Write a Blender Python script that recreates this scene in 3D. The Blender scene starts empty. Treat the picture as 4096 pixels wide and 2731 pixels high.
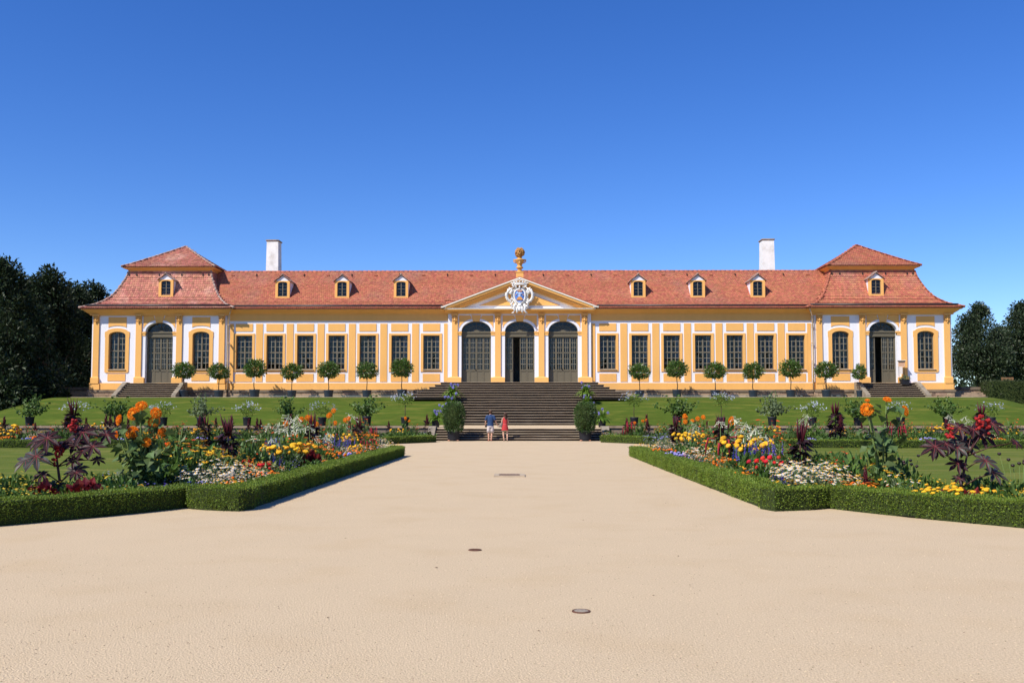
import bpy, math, random
import numpy as np
from mathutils import Vector, Matrix
from mathutils.geometry import tessellate_polygon

S = bpy.context.scene
COL = S.collection
rng = np.random.default_rng(7)
random.seed(7)
PI = math.pi

# ------------------------------------------------------------------ camera, sky, sun, exposure
FPX, HOR, PSI, CX, CH, FT = 3744.0, 1660.0, math.atan(43 / 3744), 0.25, 1.5, 197.93
TH = math.atan(FT / FPX)
cam_d = bpy.data.cameras.new("camera")
cam_d.sensor_width = 36.0
cam_d.lens = 36.0 * FPX / 4096
cam_d.shift_y = (HOR - FT - 1365.5) / 4096
cam_d.clip_end = 6000
cam_d.clip_start = 0.1
cam = bpy.data.objects.new("camera", cam_d)
cam.location = (CX, 0, CH)
cam.rotation_euler = (PI / 2 + TH, 0, PSI)
COL.objects.link(cam)
S.camera = cam

SUN = Vector((-0.68, -0.66, 1.0)).normalized()
ELEV = math.asin(SUN.z)
W = bpy.data.worlds.new("World")
S.world = W
W.use_nodes = True
nt = W.node_tree
bg = nt.nodes["Background"]
sk = nt.nodes.new("ShaderNodeTexSky")
sk.sky_type = 'NISHITA'
sk.sun_disc = False
sk.sun_elevation = ELEV
sk.sun_rotation = math.atan2(SUN.x, SUN.y)
sk.altitude = 0
sk.air_density = 0.9
sk.dust_density = 0.0
sk.ozone_density = 6.0
hs = nt.nodes.new("ShaderNodeHueSaturation")
hs.inputs["Hue"].default_value = 0.515
hs.inputs["Saturation"].default_value = 1.23
hs.inputs["Value"].default_value = 1.08
nt.links.new(sk.outputs[0], hs.inputs["Color"])
nt.links.new(hs.outputs[0], bg.inputs[0])
bg.inputs[1].default_value = 0.125

sl = bpy.data.lights.new("sun", 'SUN')
sl.energy = 5.0
sl.angle = math.radians(0.53)
sl.color = (1.0, 0.93, 0.82)
so = bpy.data.objects.new("sun", sl)
so.rotation_euler = (-SUN).to_track_quat('-Z', 'Y').to_euler()
so.location = (-40, -40, 60)
COL.objects.link(so)
S.view_settings.view_transform = 'Standard'
S.view_settings.look = 'None'
S.view_settings.exposure = 0.3
S.view_settings.gamma = 1.0
S.view_settings.use_curve_mapping = False
S.cycles.max_bounces = 6
S.cycles.transparent_max_bounces = 12
S.cycles.use_denoising = True
S.cycles.sample_clamp_indirect = 4


def px_x(px, Y):
    """world x of a photograph column on the plane y = Y (near eye level)"""
    return CX + Y * math.tan(math.atan((px - 2048) / FPX) - PSI)


def px_z(py, Y):
    return CH + (HOR - py) / FPX * Y


def at_x(px, X):
    """depth y at which the photograph column px meets x = X"""
    return (X - CX) / math.tan(math.atan((px - 2048) / FPX) - PSI)


def crop(ox, oy, s):
    return lambda x, y: (ox + x / s, oy + y / s)


LA, LB = crop(0, 1560, 2.7035), crop(760, 1560, 2.6133)
RA, RB = crop(2360, 1560, 2.6133), crop(3200, 1560, 2.625)

# ------------------------------------------------------------------ materials
MATS = {}


def mat(name, col, rough=0.8, var=0.0, vs=4.0, isl=0.0, hue=0.0, bump=0.0, bs=60.0, spec=0.3, trans=0.0, metal=0.0, var2=0.0, vs2=0.3,
        tint=None, tint_s=1.0, tint_lo=0.5, tint_hi=0.7, stretch=(1, 1, 1), tcol=None):
    if name in MATS:
        return MATS[name]
    m = bpy.data.materials.new(name)
    m.use_nodes = True
    t = m.node_tree
    n, l = t.nodes, t.links
    p = n["Principled BSDF"]
    p.inputs["Roughness"].default_value = rough
    p.inputs["Metallic"].default_value = metal
    p.inputs["Specular IOR Level"].default_value = spec
    tc = n.new("ShaderNodeNewGeometry")
    mp = n.new("ShaderNodeMapping")
    mp.inputs["Scale"].default_value = stretch
    l.new(tc.outputs["Position"], mp.inputs[0])
    rgb = n.new("ShaderNodeRGB")
    rgb.outputs[0].default_value = (*col, 1)
    out = rgb.outputs[0]

    def math_(op, a, b):
        q = n.new("ShaderNodeMath")
        q.operation = op
        for i, v in enumerate((a, b)):
            if isinstance(v, (int, float)):
                q.inputs[i].default_value = v
            else:
                l.new(v, q.inputs[i])
        return q.outputs[0]

    def noise(scale, detail=4):
        q = n.new("ShaderNodeTexNoise")
        q.inputs["Scale"].default_value = scale
        q.inputs["Detail"].default_value = detail
        l.new(mp.outputs[0], q.inputs["Vector"])
        return q.outputs[0]

    if tint:
        r = n.new("ShaderNodeMapRange")
        r.inputs[1].default_value = tint_lo
        r.inputs[2].default_value = tint_hi
        l.new(noise(tint_s, 6), r.inputs[0])
        mx = n.new("ShaderNodeMix")
        mx.data_type = 'RGBA'
        l.new(r.outputs[0], mx.inputs[0])
        l.new(out, mx.inputs[6])
        mx.inputs[7].default_value = (*tint, 1)
        out = mx.outputs[2]
    val = None
    terms = []
    if var:
        terms.append(math_('MULTIPLY', math_('SUBTRACT', noise(vs), 0.5), 4 * var))
    if var2:
        terms.append(math_('MULTIPLY', math_('SUBTRACT', noise(vs2), 0.5), 4 * var2))
    rnd = None
    if isl or hue:
        oi = n.new("ShaderNodeObjectInfo")
        rnd = math_('FRACT', math_('ADD', tc.outputs["Random Per Island"], math_('MULTIPLY', oi.outputs["Random"], 7.31)), 0)
    if isl:
        terms.append(math_('MULTIPLY', math_('SUBTRACT', rnd, 0.5), 2 * isl))
    if terms or hue:
        h = n.new("ShaderNodeHueSaturation")
        v = 1.0
        for q in terms:
            v = math_('ADD', q, v)
        if terms:
            l.new(v, h.inputs["Value"])
        if hue:
            r2 = math_('FRACT', math_('MULTIPLY', rnd, 13.7), 0)
            l.new(math_('ADD', math_('MULTIPLY', math_('SUBTRACT', r2, 0.5), 2 * hue), 0.5), h.inputs["Hue"])
        l.new(out, h.inputs["Color"])
        out = h.outputs[0]
    l.new(out, p.inputs["Base Color"])
    if bump:
        b = n.new("ShaderNodeBump")
        b.inputs["Strength"].default_value = bump
        b.inputs["Distance"].default_value = 0.02
        l.new(noise(bs, 5), b.inputs["Height"])
        l.new(b.outputs[0], p.inputs["Normal"])
    if trans:
        tr = n.new("ShaderNodeBsdfTranslucent")
        if tcol:
            tr.inputs[0].default_value = (*tcol, 1)
        else:
            l.new(out, tr.inputs[0])
        ms = n.new("ShaderNodeMixShader")
        ms.inputs[0].default_value = trans
        l.new(p.outputs[0], ms.inputs[1])
        l.new(tr.outputs[0], ms.inputs[2])
        l.new(ms.outputs[0], n["Material Output"].inputs[0])
    MATS[name] = m
    return m


OCHRE = mat("ochre_stucco", (0.79, 0.43, 0.135), 0.9, var=0.03, vs=1.2, var2=0.03, vs2=2.5, stretch=(1, 1, .22), bump=0.15, bs=25, spec=0.1)
WHITE = mat("white_stucco", (0.755, 0.755, 0.795), 0.9, var=0.025, vs=1.0, var2=0.02, vs2=3, stretch=(1, 1, .22), bump=0.12, bs=25, spec=0.1)
TRIM = mat("cream_trim", (0.78, 0.74, 0.64), 0.8, var=0.04, vs=3)
TILE = mat("clay_roof_tile", (0.43, 0.15, 0.085), 0.85, var2=0.07, vs2=0.4, isl=0.2, hue=0.012, spec=0.25, tint=(0.38, 0.165, 0.11), tint_s=0.35)
TILEW = mat("weathered_roof_tile", (0.42, 0.165, 0.115), 0.8, var2=0.13, vs2=0.5, isl=0.26, hue=0.012, spec=0.3, tint=(0.50, 0.28, 0.21), tint_s=0.5)
RIDGE = mat("ridge_tile_clay", (0.37, 0.12, 0.07), 0.85, isl=0.2, var=0.1)
RIDGEG = mat("ridge_tile_mortar", (0.34, 0.25, 0.21), 0.9, isl=0.2, var=0.1)
GUTTER = mat("gutter_metal", (0.03, 0.03, 0.032), 0.45, metal=0.4, spec=0.5)
PIPE = mat("downpipe_paint", (0.60, 0.44, 0.28), 0.5, var=0.05)
DOORP = mat("olive_grey_paint", (0.125, 0.108, 0.072), 0.55, var=0.04, vs=6)
FRAME = mat("window_frame_paint", (0.16, 0.14, 0.098), 0.5, var=0.04, vs=6)
MUNT = mat("muntin_paint", (0.27, 0.25, 0.19), 0.5)
SILL = mat("sill_stone", (0.62, 0.50, 0.34), 0.8)
STONE = mat("plinth_sandstone", (0.36, 0.255, 0.165), 0.92, var=0.18, vs=3, bump=0.6, bs=14, isl=0.16, hue=0.01, tint=(0.14, 0.10, 0.075), tint_s=2.2, tint_lo=0.52, tint_hi=0.72)
LEDGE = mat("ledge_sandstone", (0.20, 0.155, 0.11), 0.92, var=0.2, vs=3, bump=0.5, bs=12, tint=(0.07, 0.055, 0.045), tint_s=1.5, isl=0.1)
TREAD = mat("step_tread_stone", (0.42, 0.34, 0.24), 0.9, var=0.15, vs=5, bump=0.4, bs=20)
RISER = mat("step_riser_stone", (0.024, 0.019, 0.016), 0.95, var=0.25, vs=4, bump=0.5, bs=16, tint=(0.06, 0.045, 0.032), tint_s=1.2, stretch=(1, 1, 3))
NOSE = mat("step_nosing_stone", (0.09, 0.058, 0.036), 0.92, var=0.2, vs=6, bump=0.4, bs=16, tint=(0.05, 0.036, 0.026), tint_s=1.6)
COPING = mat("coping_sandstone", (0.33, 0.245, 0.165), 0.92, var=0.15, vs=4, bump=0.5, bs=14, isl=0.12, tint=(0.12, 0.095, 0.07), tint_s=1.7)
CHEEK = mat("cheek_stone", (0.26, 0.22, 0.165), 0.92, var=0.2, vs=4, bump=0.5, bs=14, tint=(0.11, 0.095, 0.075), tint_s=2)
INNER = mat("room_plaster", (0.28, 0.26, 0.23), 0.9)
FLOORM = mat("room_floor", (0.18, 0.14, 0.10), 0.7)
CHIM = mat("chimney_plaster", (0.76, 0.745, 0.72), 0.9, var=0.06, vs=2.2, bump=0.3, bs=8, tint=(0.62, 0.59, 0.55), tint_s=1.5)
ARMS = mat("carved_white_stone", (0.74, 0.73, 0.70), 0.6, var=0.04, vs=6)
BLUE = mat("shield_blue", (0.09, 0.23, 0.62), 0.45, var=0.12, vs=4)
BLUEL = mat("shield_pale_blue", (0.38, 0.50, 0.78), 0.5)
BLUED = mat("shield_dark_blue", (0.03, 0.06, 0.25), 0.5)
GOLD = mat("shield_orange", (0.65, 0.30, 0.08), 0.5)
SANDST = mat("gilded_sandstone", (0.62, 0.33, 0.10), 0.8, var=0.12, vs=8, bump=0.3, bs=20)
SANDD = mat("flower_sandstone", (0.40, 0.20, 0.06), 0.8, isl=0.25, var=0.1, vs=9)
METAL = mat("iron", (0.05, 0.04, 0.035), 0.6, metal=0.6)
RUST = mat("rusty_iron", (0.14, 0.065, 0.04), 0.75, metal=0.3, var=0.3, vs=40, bump=0.5, bs=90)
COVERG = mat("cover_concrete", (0.36, 0.31, 0.25), 0.8, var=0.2, vs=60, bump=0.6, bs=120)
POT = mat("blue_grey_pot", (0.012, 0.026, 0.042), 0.5, var=0.1)
POTD = mat("dark_pot", (0.014, 0.015, 0.02), 0.55)
CLAY = mat("clay_foot", (0.42, 0.19, 0.12), 0.9)
SOIL = mat("soil", (0.028, 0.019, 0.012), 0.95, var=0.3, vs=9, bump=0.8, bs=20)
BARK = mat("bark", (0.075, 0.05, 0.033), 0.9, var=0.2, vs=12, bump=0.5, bs=30)
STEMG = mat("green_stem", (0.13, 0.19, 0.05), 0.7)
STEMR = mat("maroon_stem", (0.06, 0.018, 0.016), 0.5)
G = {
    'grn': mat("leaf_green", (0.075, 0.14, 0.024), 0.5, isl=0.35, hue=0.02, trans=0.25, spec=0.35),
    'dkg': mat("leaf_dark_green", (0.030, 0.062, 0.016), 0.45, isl=0.4, hue=0.015, trans=0.18, spec=0.4),
    'yg': mat("leaf_yellow_green", (0.16, 0.24, 0.035), 0.55, isl=0.3, hue=0.02, trans=0.3),
    'gry': mat("leaf_grey_green", (0.12, 0.16, 0.075), 0.6, isl=0.3, hue=0.015, trans=0.2),
    'mar': mat("leaf_maroon", (0.030, 0.012, 0.014), 0.38, isl=0.4, hue=0.01, trans=0.1, spec=0.5),
    'mar2': mat("spike_maroon", (0.085, 0.010, 0.018), 0.5, isl=0.35, trans=0.15),
    'col': mat("leaf_coleus_red", (0.16, 0.013, 0.016), 0.5, isl=0.4, hue=0.012, trans=0.2),
    'box': mat("leaf_box", (0.155, 0.225, 0.026), 0.5, isl=0.42, hue=0.022, trans=0.25, spec=0.3, var2=0.14, vs2=1.6),
    'bay': mat("leaf_bay", (0.075, 0.14, 0.024), 0.35, isl=0.45, hue=0.025, trans=0.2, spec=0.55),
    'shr': mat("leaf_shrub", (0.055, 0.105, 0.02), 0.42, isl=0.45, hue=0.02, trans=0.18, spec=0.45),
    'trr': mat("leaf_linden", (0.040, 0.062, 0.026), 0.45, isl=0.5, hue=0.025, trans=0.16, spec=0.45),
    'tre': mat("leaf_tree", (0.026, 0.044, 0.016), 0.55, isl=0.45, hue=0.025, trans=0.16, spec=0.3),
    'dhg': mat("leaf_hornbeam", (0.040, 0.056, 0.018), 0.5, isl=0.4, hue=0.03, trans=0.15),
    'sfl': mat("leaf_sunflower", (0.085, 0.14, 0.045), 0.6, isl=0.35, hue=0.02, trans=0.22, spec=0.3),
    'agl': mat("leaf_agapanthus", (0.14, 0.25, 0.03), 0.4, isl=0.35, hue=0.02, trans=0.25, spec=0.45),
}
PET = {
    'ora': mat("petal_orange", (0.85, 0.22, 0.012), 0.7, isl=0.2, hue=0.015, trans=0.25),
    'sun': mat("petal_sunflower", (0.88, 0.30, 0.012), 0.7, isl=0.15, hue=0.01, trans=0.2),
    'snc': mat("sunflower_core", (0.70, 0.18, 0.008), 0.8, isl=0.2),
    'yel': mat("petal_yellow", (0.87, 0.47, 0.02), 0.7, isl=0.18, hue=0.01, trans=0.2),
    'lem': mat("petal_lemon", (0.80, 0.58, 0.06), 0.7, isl=0.2, trans=0.25),
    'whi': mat("petal_white", (0.80, 0.79, 0.76), 0.7, isl=0.15, trans=0.25),
    'cre': mat("petal_cream", (0.66, 0.67, 0.50), 0.7, isl=0.15, trans=0.25),
    'red': mat("petal_red", (0.60, 0.025, 0.015), 0.65, isl=0.25, hue=0.01, trans=0.2),
    'ver': mat("petal_vermilion", (0.75, 0.075, 0.012), 0.65, isl=0.25, hue=0.012, trans=0.2),
    'amr': mat("amaranth_red", (0.22, 0.012, 0.022), 0.8, isl=0.3),
    'vio': mat("petal_violet", (0.36, 0.33, 0.70), 0.7, isl=0.3, hue=0.02, trans=0.2),
    'ind': mat("petal_indigo", (0.045, 0.03, 0.27), 0.7, isl=0.4, hue=0.02, trans=0.2),
    'sal': mat("petal_salvia", (0.11, 0.085, 0.36), 0.7, isl=0.4, hue=0.02, trans=0.2),
    'lil': mat("petal_lilac", (0.36, 0.33, 0.72), 0.7, isl=0.25, hue=0.02, trans=0.25),
    'plu': mat("petal_plumbago", (0.62, 0.66, 0.82), 0.7, isl=0.2, trans=0.25),
    'dot': mat("flower_centre_dark", (0.04, 0.02, 0.01), 0.9),
    'ydt': mat("flower_centre_yellow", (0.75, 0.42, 0.02), 0.9),
    'rcn': mat("castor_fruit_red", (0.30, 0.014, 0.012), 0.7, isl=0.3),
}


def glass_mat():
    m = bpy.data.materials.new("window_glass")
    m.use_nodes = True
    n, l = m.node_tree.nodes, m.node_tree.links
    n.remove(n["Principled BSDF"])
    tr = n.new("ShaderNodeBsdfTransparent")
    tr.inputs[0].default_value = (0.62, 0.65, 0.66, 1)
    gl = n.new("ShaderNodeBsdfGlossy")
    gl.inputs["Roughness"].default_value = 0.02
    gl.inputs[0].default_value = (0.9, 0.95, 1, 1)
    fr = n.new("ShaderNodeFresnel")
    fr.inputs[0].default_value = 1.34
    ge = n.new("ShaderNodeNewGeometry")
    no = n.new("ShaderNodeTexNoise")
    no.inputs["Scale"].default_value = 1.3
    l.new(ge.outputs["Position"], no.inputs["Vector"])
    bu = n.new("ShaderNodeBump")
    bu.inputs["Strength"].default_value = 0.12
    bu.inputs["Distance"].default_value = 0.1
    l.new(no.outputs[0], bu.inputs["Height"])
    l.new(bu.outputs[0], gl.inputs["Normal"])
    ms = n.new("ShaderNodeMixShader")
    l.new(fr.outputs[0], ms.inputs[0])
    l.new(tr.outputs[0], ms.inputs[1])
    l.new(gl.outputs[0], ms.inputs[2])
    l.new(ms.outputs[0], n["Material Output"].inputs[0])
    return m


GLASS = glass_mat()


# ------------------------------------------------------------------ mesh helpers
class Geo:
    def __init__(self):
        self.V, self.F, self.n, self.mats = [], [], 0, []

    def mi(self, m):
        if m not in self.mats:
            self.mats.append(m)
        return self.mats.index(m)

    def add(self, V, F, m, smooth=False):
        V = np.asarray(V, dtype=np.float64).reshape(-1, 3)
        k = self.mi(m)
        if isinstance(F, np.ndarray):
            self.F.append((F + self.n, k, smooth))
        else:
            by = {}
            for f in F:
                by.setdefault(len(f), []).append(f)
            for fs in by.values():
                self.F.append((np.asarray(fs, dtype=np.int64) + self.n, k, smooth))
        self.V.append(V)
        self.n += len(V)

    def box(self, x0, x1, y0, y1, z0, z1, m):
        V = [(x0, y0, z0), (x1, y0, z0), (x1, y1, z0), (x0, y1, z0), (x0, y0, z1), (x1, y0, z1), (x1, y1, z1), (x0, y1, z1)]
        self.add(V, [(0, 3, 2, 1), (4, 5, 6, 7), (0, 1, 5, 4), (1, 2, 6, 5), (2, 3, 7, 6), (3, 0, 4, 7)], m)

    def bar(self, p, q, w, d, m):
        """square bar in an x-z plane between two points (x, y, z); w across, d deep in y"""
        p, q = np.array(p, float), np.array(q, float)
        t = (q - p) / np.linalg.norm(q - p)
        s = np.array([-t[2], 0, t[0]]) * w / 2
        e = np.array([0, d, 0])
        V = [p + s, p - s, q - s, q + s, p + s + e, p - s + e, q - s + e, q + s + e]
        self.add(V, [(0, 1, 2, 3), (7, 6, 5, 4), (0, 4, 5, 1), (1, 5, 6, 2), (2, 6, 7, 3), (3, 7, 4, 0)], m)

    def prism(self, outer, holes, y0, y1, m, side=None):
        loops = [list(outer)] + [list(h) for h in holes]
        tri = tessellate_polygon([[Vector((x, z, 0)) for x, z in lp] for lp in loops])
        pts = [p for lp in loops for p in lp]
        n = len(pts)
        V = [(x, y0, z) for x, z in pts] + [(x, y1, z) for x, z in pts]
        F = []
        for a, b, c in tri:
            (ax, az), (bx, bz), (cx, cz) = pts[a], pts[b], pts[c]
            if (bx - ax) * (cz - az) - (bz - az) * (cx - ax) < 0:
                a, b, c = c, b, a
            F.append((a, b, c))
            F.append((c + n, b + n, a + n))
        Q = []
        o = 0
        for lp in loops:
            k = len(lp)
            area = sum(lp[i][0] * lp[(i + 1) % k][1] - lp[(i + 1) % k][0] * lp[i][1] for i in range(k))
            for i in range(k):
                j = (i + 1) % k
                q = (o + i, o + i + n, o + j + n, o + j)
                flip = (area < 0) != (o > 0)
                Q.append(q[::-1] if flip else q)
            o += k
        self.add(V, F, m)
        self.F.append((np.asarray(Q, dtype=np.int64) + self.n - 2 * n, self.mi(side or m), False))

    def lathe(self, prof, m, c=(0, 0, 0), n=16, sx=1.0, sy=1.0, smooth=True, cap=True):
        a = np.arange(n) * 2 * PI / n
        V = []
        for r, z in prof:
            V += [(c[0] + r * math.cos(t) * sx, c[1] + r * math.sin(t) * sy, c[2] + z) for t in a]
        F = []
        for i in range(len(prof) - 1):
            for j in range(n):
                k = (j + 1) % n
                F.append((i * n + j, i * n + k, (i + 1) * n + k, (i + 1) * n + j))
        self.add(V, F, m, smooth)
        if cap:
            b = self.n - len(V)
            self.F.append((np.array([[b + (len(prof) - 1) * n + j for j in range(n)]]), self.mi(m), False))

    def tube(self, pts, rad, m, n=6, smooth=True):
        P = np.array(pts, float)
        if np.isscalar(rad):
            rad = [rad] * len(P)
        T = np.gradient(P, axis=0)
        T /= np.linalg.norm(T, axis=1)[:, None] + 1e-12
        up = np.array([0.31, 0.21, 0.92])
        V = []
        for p, t, r in zip(P, T, rad):
            x = np.cross(up, t)
            x /= np.linalg.norm(x) + 1e-9
            y = np.cross(t, x)
            for j in range(n):
                a = 2 * PI * j / n
                V.append(p + r * (math.cos(a) * x + math.sin(a) * y))
        F = []
        for i in range(len(P) - 1):
            for j in range(n):
                k = (j + 1) % n
                F.append((i * n + j, i * n + k, (i + 1) * n + k, (i + 1) * n + j))
        F.append(tuple(range(n))[::-1])
        F.append(tuple(len(V) - n + j for j in range(n)))
        self.add(V, F, m, smooth)

    def ball(self, c, r, m, n=10, k=6):
        r = (r, r, r) if np.isscalar(r) else r
        prof = [(max(math.cos(t), 1e-3), math.sin(t)) for t in np.linspace(-PI / 2, PI / 2, k + 1)]
        V, F = [], []
        for pr, pz in prof:
            V += [(c[0] + r[0] * pr * math.cos(a), c[1] + r[1] * pr * math.sin(a), c[2] + r[2] * pz) for a in np.arange(n) * 2 * PI / n]
        for i in range(k):
            for j in range(n):
                q = (j + 1) % n
                F.append((i * n + j, i * n + q, (i + 1) * n + q, (i + 1) * n + j))
        self.add(V, F, m, True)

    def rings(self, rects, m, smooth=False, cap=True):
        """loft through rectangles (x0, x1, y0, y1, z)"""
        V = []
        for x0, x1, y0, y1, z in rects:
            V += [(x0, y0, z), (x1, y0, z), (x1, y1, z), (x0, y1, z)]
        F = []
        for i in range(len(rects) - 1):
            for j in range(4):
                k = (j + 1) % 4
                F.append((i * 4 + j, i * 4 + k, i * 4 + 4 + k, i * 4 + 4 + j))
        if cap:
            F.append((3, 2, 1, 0))
            e = len(V)
            F.append((e - 4, e - 3, e - 2, e - 1))
        self.add(V, F, m, smooth)

    def extx(self, prof, x0, x1, m):
        """profile of (y, z) points, closed, swept along x; listed so that front faces -y"""
        n = len(prof)
        V = [(x0, y, z) for y, z in prof] + [(x1, y, z) for y, z in prof]
        F = [(i, i + n, (i + 1) % n + n, (i + 1) % n) for i in range(n)]
        F += [tuple(range(n)), tuple(range(2 * n - 1, n - 1, -1))]
        self.add(V, F, m)

    def scatter(self, base, P, R, Sc, m, smooth=False):
        BV, BF = base
        P = np.asarray(P, float)
        n, k = len(P), len(BV)
        if n == 0:
            return
        Sc = np.asarray(Sc, float)
        if Sc.ndim == 0:
            Sc = np.full(n, float(Sc))
        B = BV[None] * (Sc[:, None, :] if Sc.ndim == 2 else Sc[:, None, None])
        V = np.einsum('nij,nkj->nki', R, B) + P[:, None]
        off = (np.arange(n) * k)[:, None, None]
        for f in (BF if isinstance(BF, list) else [BF]):
            F = (f[None] + off).reshape(-1, f.shape[1])
            self.F.append((F + self.n, self.mi(m), smooth))
        self.V.append(V.reshape(-1, 3))
        self.n += n * k

    def mesh(self, name):
        me = bpy.data.meshes.new(name)
        V = np.concatenate(self.V)
        me.vertices.add(len(V))
        me.vertices.foreach_set("co", V.astype(np.float32).ravel())
        nl = sum(f.size for f, _, _ in self.F)
        nf = sum(len(f) for f, _, _ in self.F)
        me.loops.add(nl)
        me.loops.foreach_set("vertex_index", np.concatenate([f.ravel() for f, _, _ in self.F]).astype(np.int32))
        me.polygons.add(nf)
        tot = np.concatenate([np.full(len(f), f.shape[1]) for f, _, _ in self.F])
        st = np.concatenate([[0], np.cumsum(tot)[:-1]])
        me.polygons.foreach_set("loop_start", st.astype(np.int32))
        me.polygons.foreach_set("material_index", np.concatenate([np.full(len(f), k) for f, k, _ in self.F]).astype(np.int32))
        me.polygons.foreach_set("use_smooth", np.concatenate([np.full(len(f), s) for f, _, s in self.F]))
        for m in self.mats:
            me.materials.append(m)
        me.update(calc_edges=True)
        me.validate()
        return me


def link(name, data, parent=None, kind=None):
    o = bpy.data.objects.new(name, data)
    COL.objects.link(o)
    if parent is not None:
        o.parent = parent
        m = Matrix.Translation(parent.location) if parent.parent is None else Matrix.Identity(4)
        o.matrix_parent_inverse = m.inverted()
    if kind:
        o["kind"] = kind
    return o


def part(name, geo, parent=None, kind=None):
    """geometry given in world coordinates"""
    return link(name, geo.mesh(name), parent, kind)


def tag(o, label, cat, group=None):
    o["label"] = label
    o["category"] = cat
    if group:
        o["group"] = group
    return o


def thing(name, label, cat, loc=(0, 0, 0), rz=0.0, sc=1.0, group=None):
    o = bpy.data.objects.new(name, None)
    o.empty_display_size = 0.1
    COL.objects.link(o)
    o.location = loc
    o.rotation_euler = (0, 0, rz)
    o.scale = (sc, sc, sc)
    return tag(o, label, cat, group)


def local(name, data, parent, kind=None):
    """a child whose mesh is in the parent's own coordinates"""
    if isinstance(data, Geo):
        data = data.mesh(name)
    o = bpy.data.objects.new(name, data)
    COL.objects.link(o)
    o.parent = parent
    if kind:
        o["kind"] = kind
    return o


def unit(a):
    return a / (np.linalg.norm(a, axis=-1, keepdims=True) + 1e-12)


def frames(D, up=True, roll=0.5):
    """rotation matrices whose y axis is D and whose z axis faces up (or is random)"""
    D = unit(np.asarray(D, float))
    n = len(D)
    ref = np.tile([0, 0, 1.0], (n, 1)) + rng.normal(0, roll, (n, 3)) if up else rng.normal(0, 1, (n, 3))
    x = unit(np.cross(D, ref))
    z = np.cross(x, D)
    return np.stack([x, D, z], axis=2)


def frames_z(N):
    """rotation matrices whose z axis is N"""
    N = unit(np.asarray(N, float))
    x = unit(np.cross(N, rng.normal(0, 1, N.shape)))
    return np.stack([x, np.cross(N, x), N], axis=2)


# base shapes for scattering
def leaf(w=0.5, fold=0.12, droop=0.0):
    V = np.array([(0, 0, 0), (w / 2, 0.42, fold), (0, 1, -droop), (-w / 2, 0.42, fold), (0, 0.45, 0)], float)
    return V, np.array([(0, 1, 4), (1, 2, 4), (2, 3, 4), (3, 0, 4)])


def flat_leaf(w=0.5, fold=0.12):
    V = np.array([(0, 0, 0), (w / 2, 0.45, fold), (0, 1, 0), (-w / 2, 0.45, fold)], float)
    return V, np.array([(0, 1, 2), (0, 2, 3)])


def disc(k=7, inner=0.55, dome=0.2):
    V = [(0, 0, dome)]
    for i in range(2 * k):
        r = 1 if i % 2 == 0 else inner
        V.append((r * math.cos(PI * i / k), r * math.sin(PI * i / k), 0))
    F = [(0, 1 + i, 1 + (i + 1) % (2 * k)) for i in range(2 * k)]
    return np.array(V), np.array(F)


def ico(sub=0, jit=0.0, flat=1.0):
    t = (1 + 5 ** .5) / 2
    V = [(-1, t, 0), (1, t, 0), (-1, -t, 0), (1, -t, 0), (0, -1, t), (0, 1, t), (0, -1, -t), (0, 1, -t), (t, 0, -1), (t, 0, 1), (-t, 0, -1), (-t, 0, 1)]
    F = [(0, 11, 5), (0, 5, 1), (0, 1, 7), (0, 7, 10), (0, 10, 11), (1, 5, 9), (5, 11, 4), (11, 10, 2), (10, 7, 6), (7, 1, 8), (3, 9, 4), (3, 4, 2), (3, 2, 6), (3, 6, 8), (3, 8, 9), (4, 9, 5), (2, 4, 11), (6, 2, 10), (8, 6, 7), (9, 8, 1)]
    V = [np.array(v) / np.linalg.norm(v) for v in V]
    for _ in range(sub):
        mid, G2 = {}, []

        def m(a, b):
            k = (min(a, b), max(a, b))
            if k not in mid:
                v = V[a] + V[b]
                V.append(v / np.linalg.norm(v))
                mid[k] = len(V) - 1
            return mid[k]
        for a, b, c in F:
            ab, bc, ca = m(a, b), m(b, c), m(c, a)
            G2 += [(a, ab, ca), (b, bc, ab), (c, ca, bc), (ab, bc, ca)]
        F = G2
    V = np.array(V)
    if jit:
        r2 = np.random.default_rng(3)
        V = V * (1 + r2.uniform(-jit, jit, (len(V), 1)))
    V[:, 2] *= flat
    return V, np.array(F)


LEAF, LEAFN, LEAFB = leaf(), leaf(0.28, 0.06, 0.1), leaf(0.85, 0.1, 0.12)
FLEAF = flat_leaf()
POM, POM1, DISC, STAR, DAISY = ico(0, 0.1, 0.75), ico(1, 0.16, 0.7), disc(5, 0.75, 0.3), disc(6, 0.5, 0.25), disc(7, 0.45, 0.1)
CONE = (np.array([(0.5, 0, 0), (-0.25, 0.43, 0), (-0.25, -0.43, 0), (0, 0, 1)], float), np.array([(0, 1, 3), (1, 2, 3), (2, 0, 3)]))
TRUMP = (np.array([(0.06, 0, 0), (-0.03, 0.05, 0), (-0.03, -0.05, 0), (0.08, 0, 0.8), (-0.04, 0.07, 0.8), (-0.04, -0.07, 0.8), (0.25, 0, 1), (-0.12, 0.21, 1), (-0.12, -0.21, 1)], float),
         np.array([(0, 1, 4, 3), (1, 2, 5, 4), (2, 0, 3, 5), (3, 4, 7, 6), (4, 5, 8, 7), (5, 3, 6, 8)]))


def sph(n, top=False):
    d = unit(rng.normal(0, 1, (n, 3)))
    if top:
        d[:, 2] = np.abs(d[:, 2])
    return d


def arch(cx, hw, z0, zs, zc, n=16, pw=2.0):
    """outline of an opening with an arched head, anticlockwise from the lower left... (x, z)"""
    pts = [(cx - hw, z0), (cx + hw, z0)]
    for t in np.linspace(0, PI, n + 1):
        pts.append((cx + hw * math.cos(t), zs + (zc - zs) * abs(math.sin(t)) ** (2 / pw)))
    return pts


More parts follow.
